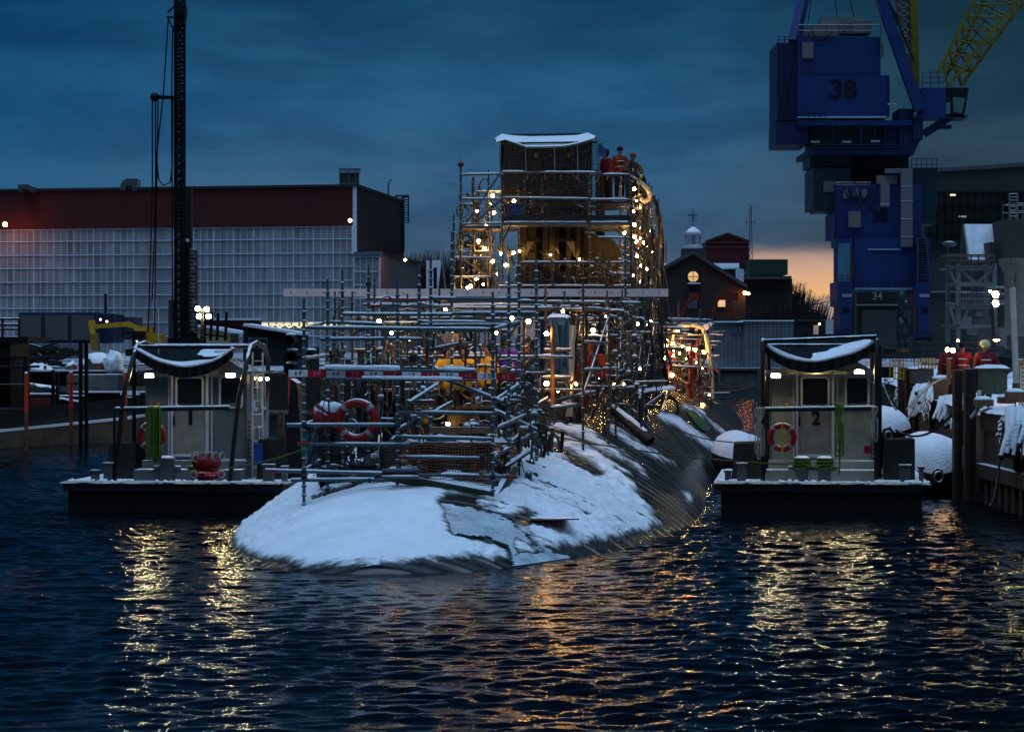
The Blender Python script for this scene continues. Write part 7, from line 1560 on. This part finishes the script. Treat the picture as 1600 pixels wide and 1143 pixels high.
for x0,y0,x1,y1,D in ((25,614,85,616,116),(88,617,132,619,116),(0,620,40,624,115),(110,611,260,613,117),(188,611,215,617,116),(195,620,215,623,115)): mb.rect(x0,y0,x1,y1,D,.8)
mb.build('snowy_beam', [SNOW], B3)
mb = MB(); mb.rect(104, 585, 184, 614, 119, 3); mb.build('tank', [mat('pale_hull_tank', (.12, .15, .16), .6, var=.5, vs=2.5, snow=.7)], B3); mb = MB(); mb.rect(48, 622, 84, 636, 115.6, 1); mb.build('red_locker', [mat('rust_locker', (.14, .02, .02), .7, var=.5, vs=3)], B3)
for y_, x0_, x1_ in ((606,45,90), (628,90,125)): mb = MB(); mb.tube([P(x0_,y_,117), P(x1_,y_+6,117)], .25, 8); mb.build('log', [BLKS], B3)
B4 = thing('quay_edge', P(130, 590, 146), 'long quay coping with snow line behind the barges', 'quay edge')
mb = MB(); mb.prism([P(-60,640,146), P(-60,578,146), P(215,578,148), P(560,585,149), P(560,640,149)], (0, 6, 0)); mb.build('wall', [mat('quay_dark', (.045, .04, .03), .85, var=.4)], B4); mb = MB(); mb.rect(12, 577.5, 208, 580, 145.6, 1.5); mb.build('snow_edge', [SNOW], B4)
LS = thing('loading_stage', P(15, 680, 100), 'black stepped loading stage cut by the left edge of the picture', 'stage')
mb = MB(); mb.rect(-60, 526, 42, 533, 101, 5); mb.rect(-60, 532, 16, 690, 101.5, 4); mb.rect(-60, 556, 42, 559, 101, 3); mb.rect(-60, 571, 40, 575, 100.8, 3); mb.rect(36, 556, 43, 640, 100.9, .5); mb.rect(-60, 600, 40, 602, 100.7, 2); mb.build('frame', [BLKS], LS)
mb = MB()
for x in (4, 30): mb.tube([P(x,497,101), P(x,527,101)], .05, 5)
for y in (498, 507, 514): mb.tube([P(-40,y,101), P(30,y,101)], .05, 5)
mb.build('railing', [BLKS], LS)
for i, (x, yt, ym, yb, D, lb) in enumerate(((41,583,645,705,93,'leftmost of the red-topped poles'), (111,582,640,695,98,'second red-topped pole from the left'), (196,582,640,680,100,'red-topped pole just left of boat 1'), (418,575,620,672,108,'red-topped pole right of boat 1 hoop'), (453,588,630,675,108,'red-topped pole under the left end of the marker board'), (344,590,630,672,104,'red-topped pole seen behind boat 1 cabin'))):
    mb = MB(); mb.tube([P(x,yb,D), P(x,ym,D)], .07, 8); mb.m = 1; mb.tube([P(x,ym,D), P(x,yt,D)], .075, 8); mb.m = 2; mb.ball(P(x,yt,D), .07, 6, 4)
    tag(mb.build('marker_pole', [mat('pole_rust', (.22, .08, .03), .7, var=.4), mat('pole_orange_red', (.75, .045, .02), .5, var=.1), SNOW]), lb, 'marker pole', 'red-topped marker poles')
for i, x in enumerate((45, 70.5, 118, 155)):
    mb = MB(); mb.tube([P(x,577,142), P(x,571,142)], .09, 6); tag(mb.build('barrel_marker', [mat('pole_orange_red')]), ['leftmost','second','third','fourth'][i]+' of the small red markers on the quay coping', 'marker', 'small red quay markers')
for x, y0, y1, D, lb in ((125,533,702,97,'black double pile, left half, in front of the barges'), (134,533,702,97.2,'black double pile, right half, in front of the barges'), (82,578,650,108,'short black pile left of the double pile'), (89,580,650,109,'short black pile beside its twin on the barge')):
    mb = MB(); mb.rect(x-2.2, y0, x+2.2, y1, D, .3); tag(mb.build('pile', [BLK]), lb, 'pile')
mb = MB(); mb.rect(123, 532, 137, 535, 97, .4); mb.rect(83, 598, 128, 600, 97.5, .2); tag(mb.build('cross_beam', [BLK]), 'black cross beam on top of the double pile', 'beam')
# scrap heap and snow piles on the quay
rg = random.Random(31); mb = MB()
for i in range(70):
    x = rg.uniform(32, 98); y = 560-14*math.sin((x-30)/70*3)+rg.uniform(-5, 16); a = P(x, y, 148+rg.uniform(0, 3)); d_ = Vector((rg.uniform(-1.6, 1.6), 0, rg.uniform(-.3, .5)))
    mb.bar(a, a+d_, rg.uniform(.1, .3))
tag(mb.build('scrap_heap', [mat('scrap', (.02, .02, .02), .8, snow=.72, ns=2)]), 'heap of dark scrap beams dusted with snow on the left quay', 'scrap heap')
for x, y, D, rx, rz_, lb in ((150,562,147,22,16,'large snow-streaked earth mound near the excavator bucket'), (178,560,146,14,17,'steep bright snow mound left of boat 1 hoop'), (112,566,147,9,9,'small snowy mound beside the double pile'), (60,568,147,22,8,'low snowy mound under the scrap heap')):
    mb = MB(); mb.ball(P(x, y+10, D), rx*D/F, 20, 12, (1, 1.5, rz_/rx*1.3), .35, x); tag(mb.build('snow_mound', [mat('mound', (.09, .065, .05), .9, var=.4, snow=.30, ns=1.2) if rx != 14 else SNOWF]), lb, 'mound')
# assorted quay plant seen through the bow scaffold
rg = random.Random(77); kinds = [('crate', DGREY), ('drum', MGREY), ('pallet_stack', PLY), ('generator', mat('teal_box', (.03, .06, .07), .6, snow=.75)), ('cabinet', MGREY)]
for i in range(22):
    x = 440+i*17+rg.uniform(-5, 5); h_ = rg.uniform(8, 30); w_ = rg.uniform(8, 20); nm, m_ = kinds[i % 5]; mb = MB(); yb = 590; D = rg.uniform(152, 170)
    mb.rect(x, 572-h_, x+w_, yb, D, 1.5); mb.rect(x-.5, 571-h_, x+w_+.5, 572.5-h_, D-.05, 1.6); mb.rect(x+w_*.2, 575-h_, x+w_*.35, yb-4, D-.06, .06)
    tag(mb.build(nm, [m_]), '%s %s standing on the quay, number %s from the left behind the bow scaffold' % (['dark', 'grey', 'timber', 'teal', 'tall grey'][i % 5], nm.replace('_', ' '), ['one','two','three','four','five','six','seven','eight','nine','ten','eleven','twelve','thirteen','fourteen','fifteen','sixteen','seventeen','eighteen','nineteen','twenty','twenty-one','twenty-two'][i]), nm.replace('_', ' '))
# ================================================================ deck clutter under the bow scaffold and amidships
rg = random.Random(101)
def tangle(x0, x1, y0, y1, D0, D1, n, r, label, m=None):
    T_ = thing('cable_tangle', P((x0+x1)/2, y0, D0), label, 'cables')
    for i in range(n):
        D = rg.uniform(D0, D1); xa = rg.uniform(x0, x1); xb = xa+rg.uniform(-.3, .3)*(x1-x0); ya = rg.uniform(y0, lerp(y0, y1, .5)); yb = rg.uniform(lerp(y0, y1, .5), y1)
        k = rg.randint(5, 9); pts = []
        for j in range(k):
            t = j/(k-1); pts.append(P(lerp(xa, xb, t)+rg.uniform(-4, 4), lerp(ya, yb, t)+rg.uniform(-3, 3)+(8*math.sin(t*3.14) if i % 2 else 0), D+rg.uniform(-.15, .15)))
        mb = MB(); mb.tube(pts, rg.choice((.6, 1, 1.4))*r, 5); mb.build('cable', [rg.choice(m or (HOSE, HOSE, OLIV, RUB))], T_)
tangle(480, 560, 600, 745, 48, 51, 16, .016, 'dark cables tangled behind the left lower rails of the bow')
tangle(560, 650, 560, 720, 49, 53, 16, .016, 'dark cables hanging in the middle of the bow scaffold')
tangle(775, 840, 600, 760, 49, 53, 26, .018, 'dense black cables hanging at the right side of the bow scaffold')
tangle(840, 960, 540, 665, 56, 68, 34, .02, 'cables drooping around the hanging suits amidships', (HOSE, HOSE, OLIV, mat('tan_cable', (.2, .14, .07), .6)))
tangle(940, 1040, 450, 650, 72, 82, 34, .022, 'cables drooping round the foot of the tower', (HOSE, HOSE, OLIV, mat('tan_cable')))
tangle(985, 1032, 300, 460, 86, 97, 30, .02, 'cables strung on the right face of the tower', (HOSE, OLIV, OLIV, mat('tan_cable')))
tangle(715, 790, 300, 460, 84, 87, 26, .02, 'cables strung inside the left wing of the tower', (HOSE, OLIV, OLIV, mat('tan_cable')))
tangle(1040, 1110, 520, 620, 100, 108, 30, .025, 'cables and straps tangled on the aft scaffold', (HOSE, OLIV, RED, mat('tan_cable')))
tangle(800, 985, 385, 450, 82.5, 84, 20, .018, 'loose cables across the dark front of the sail')
# dark boxes, chests and bundles standing on the foredeck
box_lb = ['low black chest on the foredeck, nearest the left front post', 'dark grey chest just right of the big life ring', 'brown timber crate behind the middle front post', 'black generator box behind the brown crate', 'dark chest under the yellow-vested crew', 'small olive box right of the deck boards', 'black tool chest behind the snow-topped red bag', 'tall black cabinet near the middle of the bow scaffold', 'rust-brown crate by the right front post', 'wide dark cover over machinery before the crew', 'dark winch housing left of the crew', 'black rack beside the purple coat']
for i, (x, y0, y1, w, D, m_) in enumerate(((497,712,750,34,49.3,BLK),(592,694,735,30,49.5,DGREY),(640,700,742,40,49.2,TIMB),(600,648,712,34,51.5,BLK),(700,640,690,60,52,BLK),(742,690,742,24,49.3,OLIV),(498,660,705,30,51,BLK),(560,600,690,26,53,BLK),(680,700,748,54,48.6,TIMB),(640,612,676,44,54,DGREY),(600,585,650,30,56,BLK),(775,600,690,30,55,BLK))):
    a = P(x, y1, D); b = P(x+w, y0, D); zb = max(1.0, hz(D, a.x-axc(D))-.05) if abs(a.x-axc(D)) < hw(D) else 1.0
    zb = min(zb, a.z); mb = MB(); mb.box((a.x, D, zb), (b.x, D+.5, b.z), R(rg.uniform(-12, 12))); mb.box((a.x-.02, D-.02, b.z), (b.x+.02, D+.52, b.z+.04), R(rg.uniform(-3, 3))); mb.box((lerp(a.x, b.x, .2), D-.05, lerp(zb, b.z, .4)), (lerp(a.x, b.x, .8), D-.01, lerp(zb, b.z, .5)))
    tag(mb.build('chest' if m_ != TIMB else 'crate', [m_]), box_lb[i], 'chest' if m_ != TIMB else 'crate')
for i, (x, y, D, s_) in enumerate(((690,690,49,.22),(520,735,49,.2),(630,690,49.6,.22),(565,726,49,.2),(800,664,52,.2),(655,655,52,.2),(735,668,50,.18))):
    mb = MB(); mb.ball(P(x, y, D), s_, 14, 8, (1.4, 1, .55), .6, i+40); mb.m = 1; mb.ball(P(x, y, D)+Vector((0, 0, s_*.25)), s_*.8, 12, 6, (1.3, .9, .5), .6, i+60)
    tag(mb.build('sandbag', [DGREY, SNOW]), ['snow-dusted sack on the brown crates','snow-dusted sack by the left front post','snow-dusted sack by the middle front post','snow-dusted sack under the big life ring','snow-dusted sack at the right rear of the bow scaffold','snow-dusted sack beside the dark machinery cover','snow-dusted sack on the rust-brown deck boards'][i], 'sack')
net('safety_net', 786, 452, 985, 520, 82.8, 82.8, NETD, 'dark net closing the tower front below the sail box', .16, .1, .01)
net('safety_net', 990, 540, 1034, 620, 79, 84, NETD, 'dark net on the tower foot by the standpipe', .16, .1, .01)
# more working lamps deep in the tower and amidships
light_string('s', [(745,330,85),(760,352,86),(768,318,88)], 'bulbs deep inside the left wing of the tower top', r=.04)
light_string('s', [(997,305,90),(1003,330,92),(1008,345,94),(1015,360,96)], 'bulbs along the upper stern side of the tower', r=.045)
light_string('s', [(996,400,86),(1002,415,88),(1016,410,94),(1020,430,97)], 'bulbs along the middle stern side of the tower', r=.045)
light_string('s', [(660,505,60),(745,470,66),(800,497,58)], 'three bulbs half hidden among the amidships rails', r=.04)
light_string('s', [(960,560,72),(1000,575,76),(975,600,70)], 'bulbs glimmering behind the curtain of black hoses', r=.04)
light_string('s', [(700,662,51.5)], 'shaded bulb lying low over the rust-brown deck boards', r=.04)
# snow-laden nets and weathered rubbing timbers along the pier wall
for i, D in enumerate((84, 96, 104, 112)):
    x = pe(D); mb = MB(); mb.box((x-.16, D-.18, -.8), (x+.04, D+.18, 1.95+.1*(i % 2))); mb.m = 1; mb.ball((x-.06, D, 2.0+.1*(i % 2)), .2, 10, 6, (.9, 1.2, .45), .2, i)
    tag(mb.build('rubbing_timber', [TIMB, SNOW]), ['nearest','second','third','farthest'][i]+' snow-capped rubbing timber on the pier face beyond the near corner', 'timber', 'rubbing timbers on the pier face')
rg = random.Random(55)
for i, (D, L, hgt) in enumerate(((68, 2.6, 1.2), (82, 5, 1.4), (94, 5, 1.3), (106, 7, 1.2), (55, 3.2, 1.0))):
    mb = MB(); vs = []; n_, k_ = 40, 16
    for a in range(n_+1):
        y = D+L*a/n_; edge = hgt*(.45+.6*abs(noise.noise(Vector((a*.33, i, 0))))+.25*noise.noise(Vector((a*.9, i, 3))))
        for b in range(k_+1):
            v = b/k_; q = noise.noise(Vector((a*.45, b*.5, i))); vs.append(((pe(max(61, y)))-.10-.16*math.sqrt(v)-.07*q, y, 2.16-edge*v))
    k = k_+1; mb.add(vs, [(a*k+b, (a+1)*k+b, (a+1)*k+b+1, a*k+b+1) for a in range(n_) for b in range(k_) if noise.noise(Vector((a*.4, b*.7, i+9))) > -.28], True)
    tag(mb.build('snow_drape', [mat('snowy_tarp', (.06, .055, .05), .8, var=.5, vs=4, snow=.12, ns=2.2, sdetail=6)]), ['snow-crusted tarp hanging on the pier face just beyond the twin dark piles','snow-crusted tarp on the pier face under the round wooden bollard','snow-crusted tarp on the pier face below the grey double block','farthest snow-crusted tarp on the pier face','snow-crusted tarp on the nearest pier wall by the tyre'][i], 'tarpaulin')
# denser gear on the right flank of the tower
T_ = thing('gear_screen', (axc(84)+1.9, 84, 3), 'dense lattice of short tubes and fittings closing the right side of the tower', 'gear screen')
rg = random.Random(8); cnt = 0
for i in range(95):
    D = rg.uniform(84, 97.5); z = rg.uniform(4.2, 9.0); x = axc(D)+1.9+rg.uniform(-.35, .15); mb = MB()
    if i % 3 == 0: mb.tube([(x, D, z), (x+rg.uniform(-.15, .15), D+rg.uniform(-.3, .3), z-rg.uniform(.6, 2.2))], rg.uniform(.02, .05), 6); nm = 'hanging_tube'
    elif i % 3 == 1: mb.tube([(x-.5, D, z), (x+.25, D+rg.uniform(-1, 1), z+rg.uniform(-.3, .3))], .03, 6); nm = 'putlog'
    else: mb.ball((x, D, z), rg.uniform(.05, .09), 8, 5, (1, 1, rg.uniform(.8, 1.6)), .5, i); nm = 'fitting'
    mb.build(nm, [rg.choice((OLIV, OLIV, BLK, DGREY, PLY, MGREY))], T_)
for i in range(9):
    p0 = (P(1010+i*1.5, 0, 96).x, 96-i*.5, 9.0-.25*i); mb = MB(); mb.tube(catenary(p0, (p0[0]-.3, p0[1]-5, p0[2]-rg.uniform(1, 3)), .8, 10), .025, 5); mb.build('slack_line', [HOSE], T_)

# ---- more of the crane's ladders, handrails and hanging cable loops
mb = MB(); a = P(1219, 186, DC-.1); b = P(1219, 75, DC-.1)
for dx in (0, .45): mb.tube([(a.x+dx, DC-.2, a.z), (a.x+dx, DC-.2, b.z)], .05, 4)
for k in range(22): z = lerp(a.z, b.z, k/22); mb.tube([(a.x, DC-.2, z), (a.x+.45, DC-.2, z)], .03, 4)
mb.build('ladder', [CBD], CRN)
crail(1246, 175, 1290, 188, DC-.9, 5, 2); crail(1270, 226, 1425, 236, DC-1.3, 12, 2); crail(1335, 440, 1430, 450, DC-4, 9, 2); crail(1305, 430, 1335, 442, DC-6.5, 3, 2); crail(1430, 430, 1457, 442, DC-6.5, 3, 2); crail(1303, 470, 1336, 480, DC-7, 3, 2); crail(1430, 470, 1458, 480, DC-7, 3, 2)
for i, (x0, x1, y0, sg) in enumerate(((1318,1368,292,2.2),(1325,1360,295,1.6),(1335,1372,292,2.8),(1262,1300,52,.9),(1268,1320,50,1.1))): mb = MB(); mb.tube(catenary(P(x0, y0, DC-3.6 if i < 3 else DC), P(x1, y0-3, DC-3.6 if i < 3 else DC), sg, 10), .06, 4); mb.build('cable', [BLK], CRN)
for x, y, w, h in ((1318,296,8,14),(1334,294,7,12),(1347,296,8,12)): mb = MB(); mb.rect(x, y, x+w, y+h, DC-3.5, .4); mb.build('junction_box', [PANEL], CRN)
for x, y0, y1 in ((1388,118,182),(1300,196,236),(1345,196,236),(1366,196,236)): mb = MB(); mb.rect(x, y0, x+1.6, y1, DC-.6, .25); mb.build('stiffener', [CBD], CRN)
# ---- boat fittings that differ from one to the other
mb = MB(); mb.tube([(-.9, 1.6, 3.1), (-.9, 1.6, 4.6)], .012, 5); mb.lathe((.5, 2.2, 3.2), [(.05, 0), (.05, .35), (.24, .36), (.24, .44), (.02, .46)], 14); mb.build('radar', [WHT], B1)
mb = MB(); mb.lathe((.35, 1.15, 3.28), [(.05, 0), (.10, .03), (.10, .16), (.05, .2)], 12, 'Y'); mb.tube(catenary((.0, 1.2, 3.2), (.3, 1.2, 3.22), .12, 8), .015, 5); mb.build('search_light', [DGREY], B2)
for B_, nm in ((B1, 'a'), (B2, 'b')):
    mb = MB()
    for k in range(7): mb.text(random.Random(k+len(nm)).choice('IlHE'), (-.95+.05*k, 1.348, 2.62), .05, .001) if nm == 'b' else None
    if mb.v: mb.build('worn_lettering', [BLK], B_)
    mb = MB(); mb.tube([(-1.12, 1.33, .9), (-1.12, 1.33, 3.0)], .02, 5); mb.build('grab_rail', [MGREY], B_); mb = MB(); mb.tube([(1.14, 1.33, .9), (1.14, 1.33, 2.9)], .02, 5); mb.build('grab_rail', [MGREY], B_)
# ---- crowding amidships: fittings, short ledgers, hung gear
rg = random.Random(404)
def crowd(label, x0, x1, y0, y1, D0, D1, n, mats_, sc=1.0, seed=0):
    T_ = thing('gear_screen', P((x0+x1)/2, y1, (D0+D1)/2), label, 'scaffold gear'); rg = random.Random(seed)
    for i in range(n):
        D = rg.uniform(D0, D1); p = P(rg.uniform(x0, x1), rg.uniform(y0, y1), D); mb = MB(); t = i % 5; m_ = rg.choice(mats_)
        if t == 0 and i % 4 == 0: L = rg.uniform(.4, 1.1)*sc; rail(mb, p, p+Vector((L, rg.uniform(-.9, .9), rg.uniform(-.04, .04))), .024, True, 6, 1, rg, 1.1); nm = 'short_ledger'
        elif t == 0: post(mb, (p.x, p.y, p.z-rg.uniform(.5, 1.5)*sc), p.z+rg.uniform(.2, .6)*sc, .024, .22, .045, 6, .15); nm = 'short_standard'
        elif t == 1: mb.tube([p, p+Vector((rg.uniform(-.05, .05), 0, -rg.uniform(.5, 1.7)*sc))], .024, 6); nm = 'drop_tube'
        elif t == 2: mb.ball(p, rg.uniform(.05, .11), 8, 5, (1, 1, 1.3), .5, i); mb.m = 1; mb.ball(p+Vector((0, 0, .07)), .055, 6, 4, (1.2, 1, .6)); nm = 'coupler'
        elif t == 3: mb.torus(p, rg.uniform(.12, .26), .02, 16, 5, Matrix.Rotation(rg.uniform(-1, 1), 3, 'Z')); nm = 'rope_loop'
        else: mb.tube([p, p+Vector((rg.uniform(-.7, .7), rg.uniform(-.5, .5), -rg.uniform(.4, 1.0)))], .024, 6); nm = 'raker'
        mb.build(nm, [m_, SNOW], T_)
    return T_
mm = (OLIV, OLIV, GALV, BLK, DGREY, MGREY, PLY)
crowd('jumble of short tubes, couplers and rope loops high in the bow scaffold', 500, 830, 475, 590, 51, 58, 80, mm, 1, 1)
crowd('jumble of short tubes and couplers low in the bow scaffold', 490, 780, 600, 740, 48.5, 53, 80, mm, .6, 2)
crowd('jumble of tubes and loops on the right side of the bow scaffold', 775, 850, 580, 750, 48.5, 53, 60, mm, .5, 3)
crowd('jumble of tubes and gear above the hanging suits', 820, 1000, 475, 560, 60, 72, 80, mm, 1, 4)
crowd('jumble of tubes and gear below the hanging suits', 840, 1010, 560, 650, 57, 72, 80, mm, 1, 5)
crowd('jumble of tubes on the tower front below the lit brackets', 790, 985, 400, 455, 82.6, 84, 60, (OLIV, OLIV, BLK, DGREY), 1, 6)
crowd('jumble of tubes and gear inside the left wing of the tower', 712, 785, 290, 450, 83, 87, 60, (OLIV, OLIV, BLK, DGREY), .9, 7)
crowd('jumble of tubes and gear on the after deck scaffold', 1036, 1115, 505, 615, 99, 109, 80, (OLIV, OLIV, BLK, RED, MGREY), 1.1, 8)
# dark netting and folded sheet hung behind the clear plastic
for i, (x0, x1, y0, y1, D, lb) in enumerate(((788,815,226,340,84.2,'dark crumpled net behind the plastic at its left end'), (905,936,222,340,84.4,'dark crumpled net behind the plastic at its right end'), (816,905,272,340,84.0,'dark crumpled net across the lower half of the plastic enclosure'))):
    net('debris_net', x0, y0, x1, y1, D, D+.1, mat('tower_net', (.04, .036, .03), .6), lb, .10, .45, .008)
mb = MB(); mb.rect(793, 318, 818, 336, 83.6, .4); tag(mb.build('tool_box', [mat('blue_box', (.02, .08, .3), .5)]), 'blue box behind the plastic beside the inner bulb', 'box')

# ---- bright gear hung about the deck
for x, y, w, h, D, c, nm, lb in ((668,556,9,26,54,(.30,.10,.01),'jacket_bundle','orange jacket bundle hung left of the yellow vests'),(742,540,9,22,53.8,(.02,.05,.20),'jacket_bundle','navy blue jacket bundle hung between two yellow vests'),(905,520,8,24,62,(.35,.30,.02),'jacket_bundle','dull yellow coat hung beside the cream curtain'),
        (955,545,8,30,66,(.22,.02,.02),'jacket_bundle','dark red coat among the black hoses'),(1012,540,7,20,80,(.42,.14,.03),'jacket_bundle','orange slings hung by the standpipe'),(1046,560,8,22,101,(.35,.02,.02),'jacket_bundle','red coat under the left aft bulbs'),(1066,560,7,20,102,(.10,.30,.02),'jacket_bundle','green coat under the aft bulbs'),(1095,590,8,26,104,(.01,.03,.15),'jacket_bundle','navy coat low on the aft scaffold'),
        (820,600,8,26,52,(.03,.10,.16),'jacket_bundle','teal tarp bundle by the right bow posts'),(560,600,9,16,51,(.10,.20,.24),'jacket_bundle','pale blue cloth hanging above the big life ring'),(648,600,6,18,50.5,(.40,.42,.40),'jacket_bundle','white cloth wound on the sloping brace')):
    cloth(nm, [(y-h*.5, x-w*.25, x+w*.25), (y-h*.35, x-w*.5, x+w*.5), (y, x-w*.42, x+w*.45), (y+h*.35, x-w*.5, x+w*.38), (y+h*.5, x-w*.3, x+w*.2)], D, mat('gear_%d' % x, c, .6, var=.3, vs=5), lb, 'hung gear', .09, 3)

# lamps standing just past both edges of the picture; their light reaches the water and the near pier
flood('dock_lamp', [(-26,556)], -26, 640, 118, 'sodium dock lamp at the far left end of the barges', .30)
for o in list(COL.objects):
    if o.parent and o.parent.get('label', '').startswith('sodium dock lamp') and o.name.startswith('lens'): o.data.materials[0] = mat('sodium_lens')
flood('flood_lamp', [(1640,430)], 1640, 640, 53, 'white flood lamp on a pole at the near right end of the pier', .085)
light_string('s', [(727,512,52.8),(775,520,53.5)], 'two added bulbs over the yellow vests and purple coat', r=.035)  # bulbs added to brighten the vests and coat

for i, (pts, lb) in enumerate((
    ([(1001,300,88),(1006,312,90),(1012,330,93),(1018,345,95)], 'small bulbs up the stern corner of the tower top'),
    ([(990,330,84),(1000,372,87),(1012,402,92),(1022,412,97)], 'small bulbs zigzagging down the tower right face'),
    ([(989,430,84),(999,440,87),(1008,446,90),(1018,450,94)], 'small bulbs low on the tower right face above the white beam end'),
    ([(752,400,85),(764,420,86),(777,428,86),(755,444,84)], 'small bulbs low in the left wing of the tower'),
    ([(812,392,83.8),(860,398,83.5),(905,405,83.7)], 'small bulbs before the dark sail strips'),
    ([(880,486,60),(905,498,62),(948,494,65),(970,500,70)], 'small bulbs strung above the hanging suits'),
    ([(872,610,56),(900,600,59),(935,590,64),(960,600,70)], 'small bulbs strung below the hanging suits'),
    ([(612,520,54),(640,530,54),(690,512,55)], 'small bulbs behind the bow scaffold above the marker board'),
    ([(1052,548,103),(1062,552,104),(1072,560,104),(1088,566,105),(1098,575,106)], 'small bulbs dotted through the aft scaffold'))):
    light_string('s', pts, lb, r=.032)
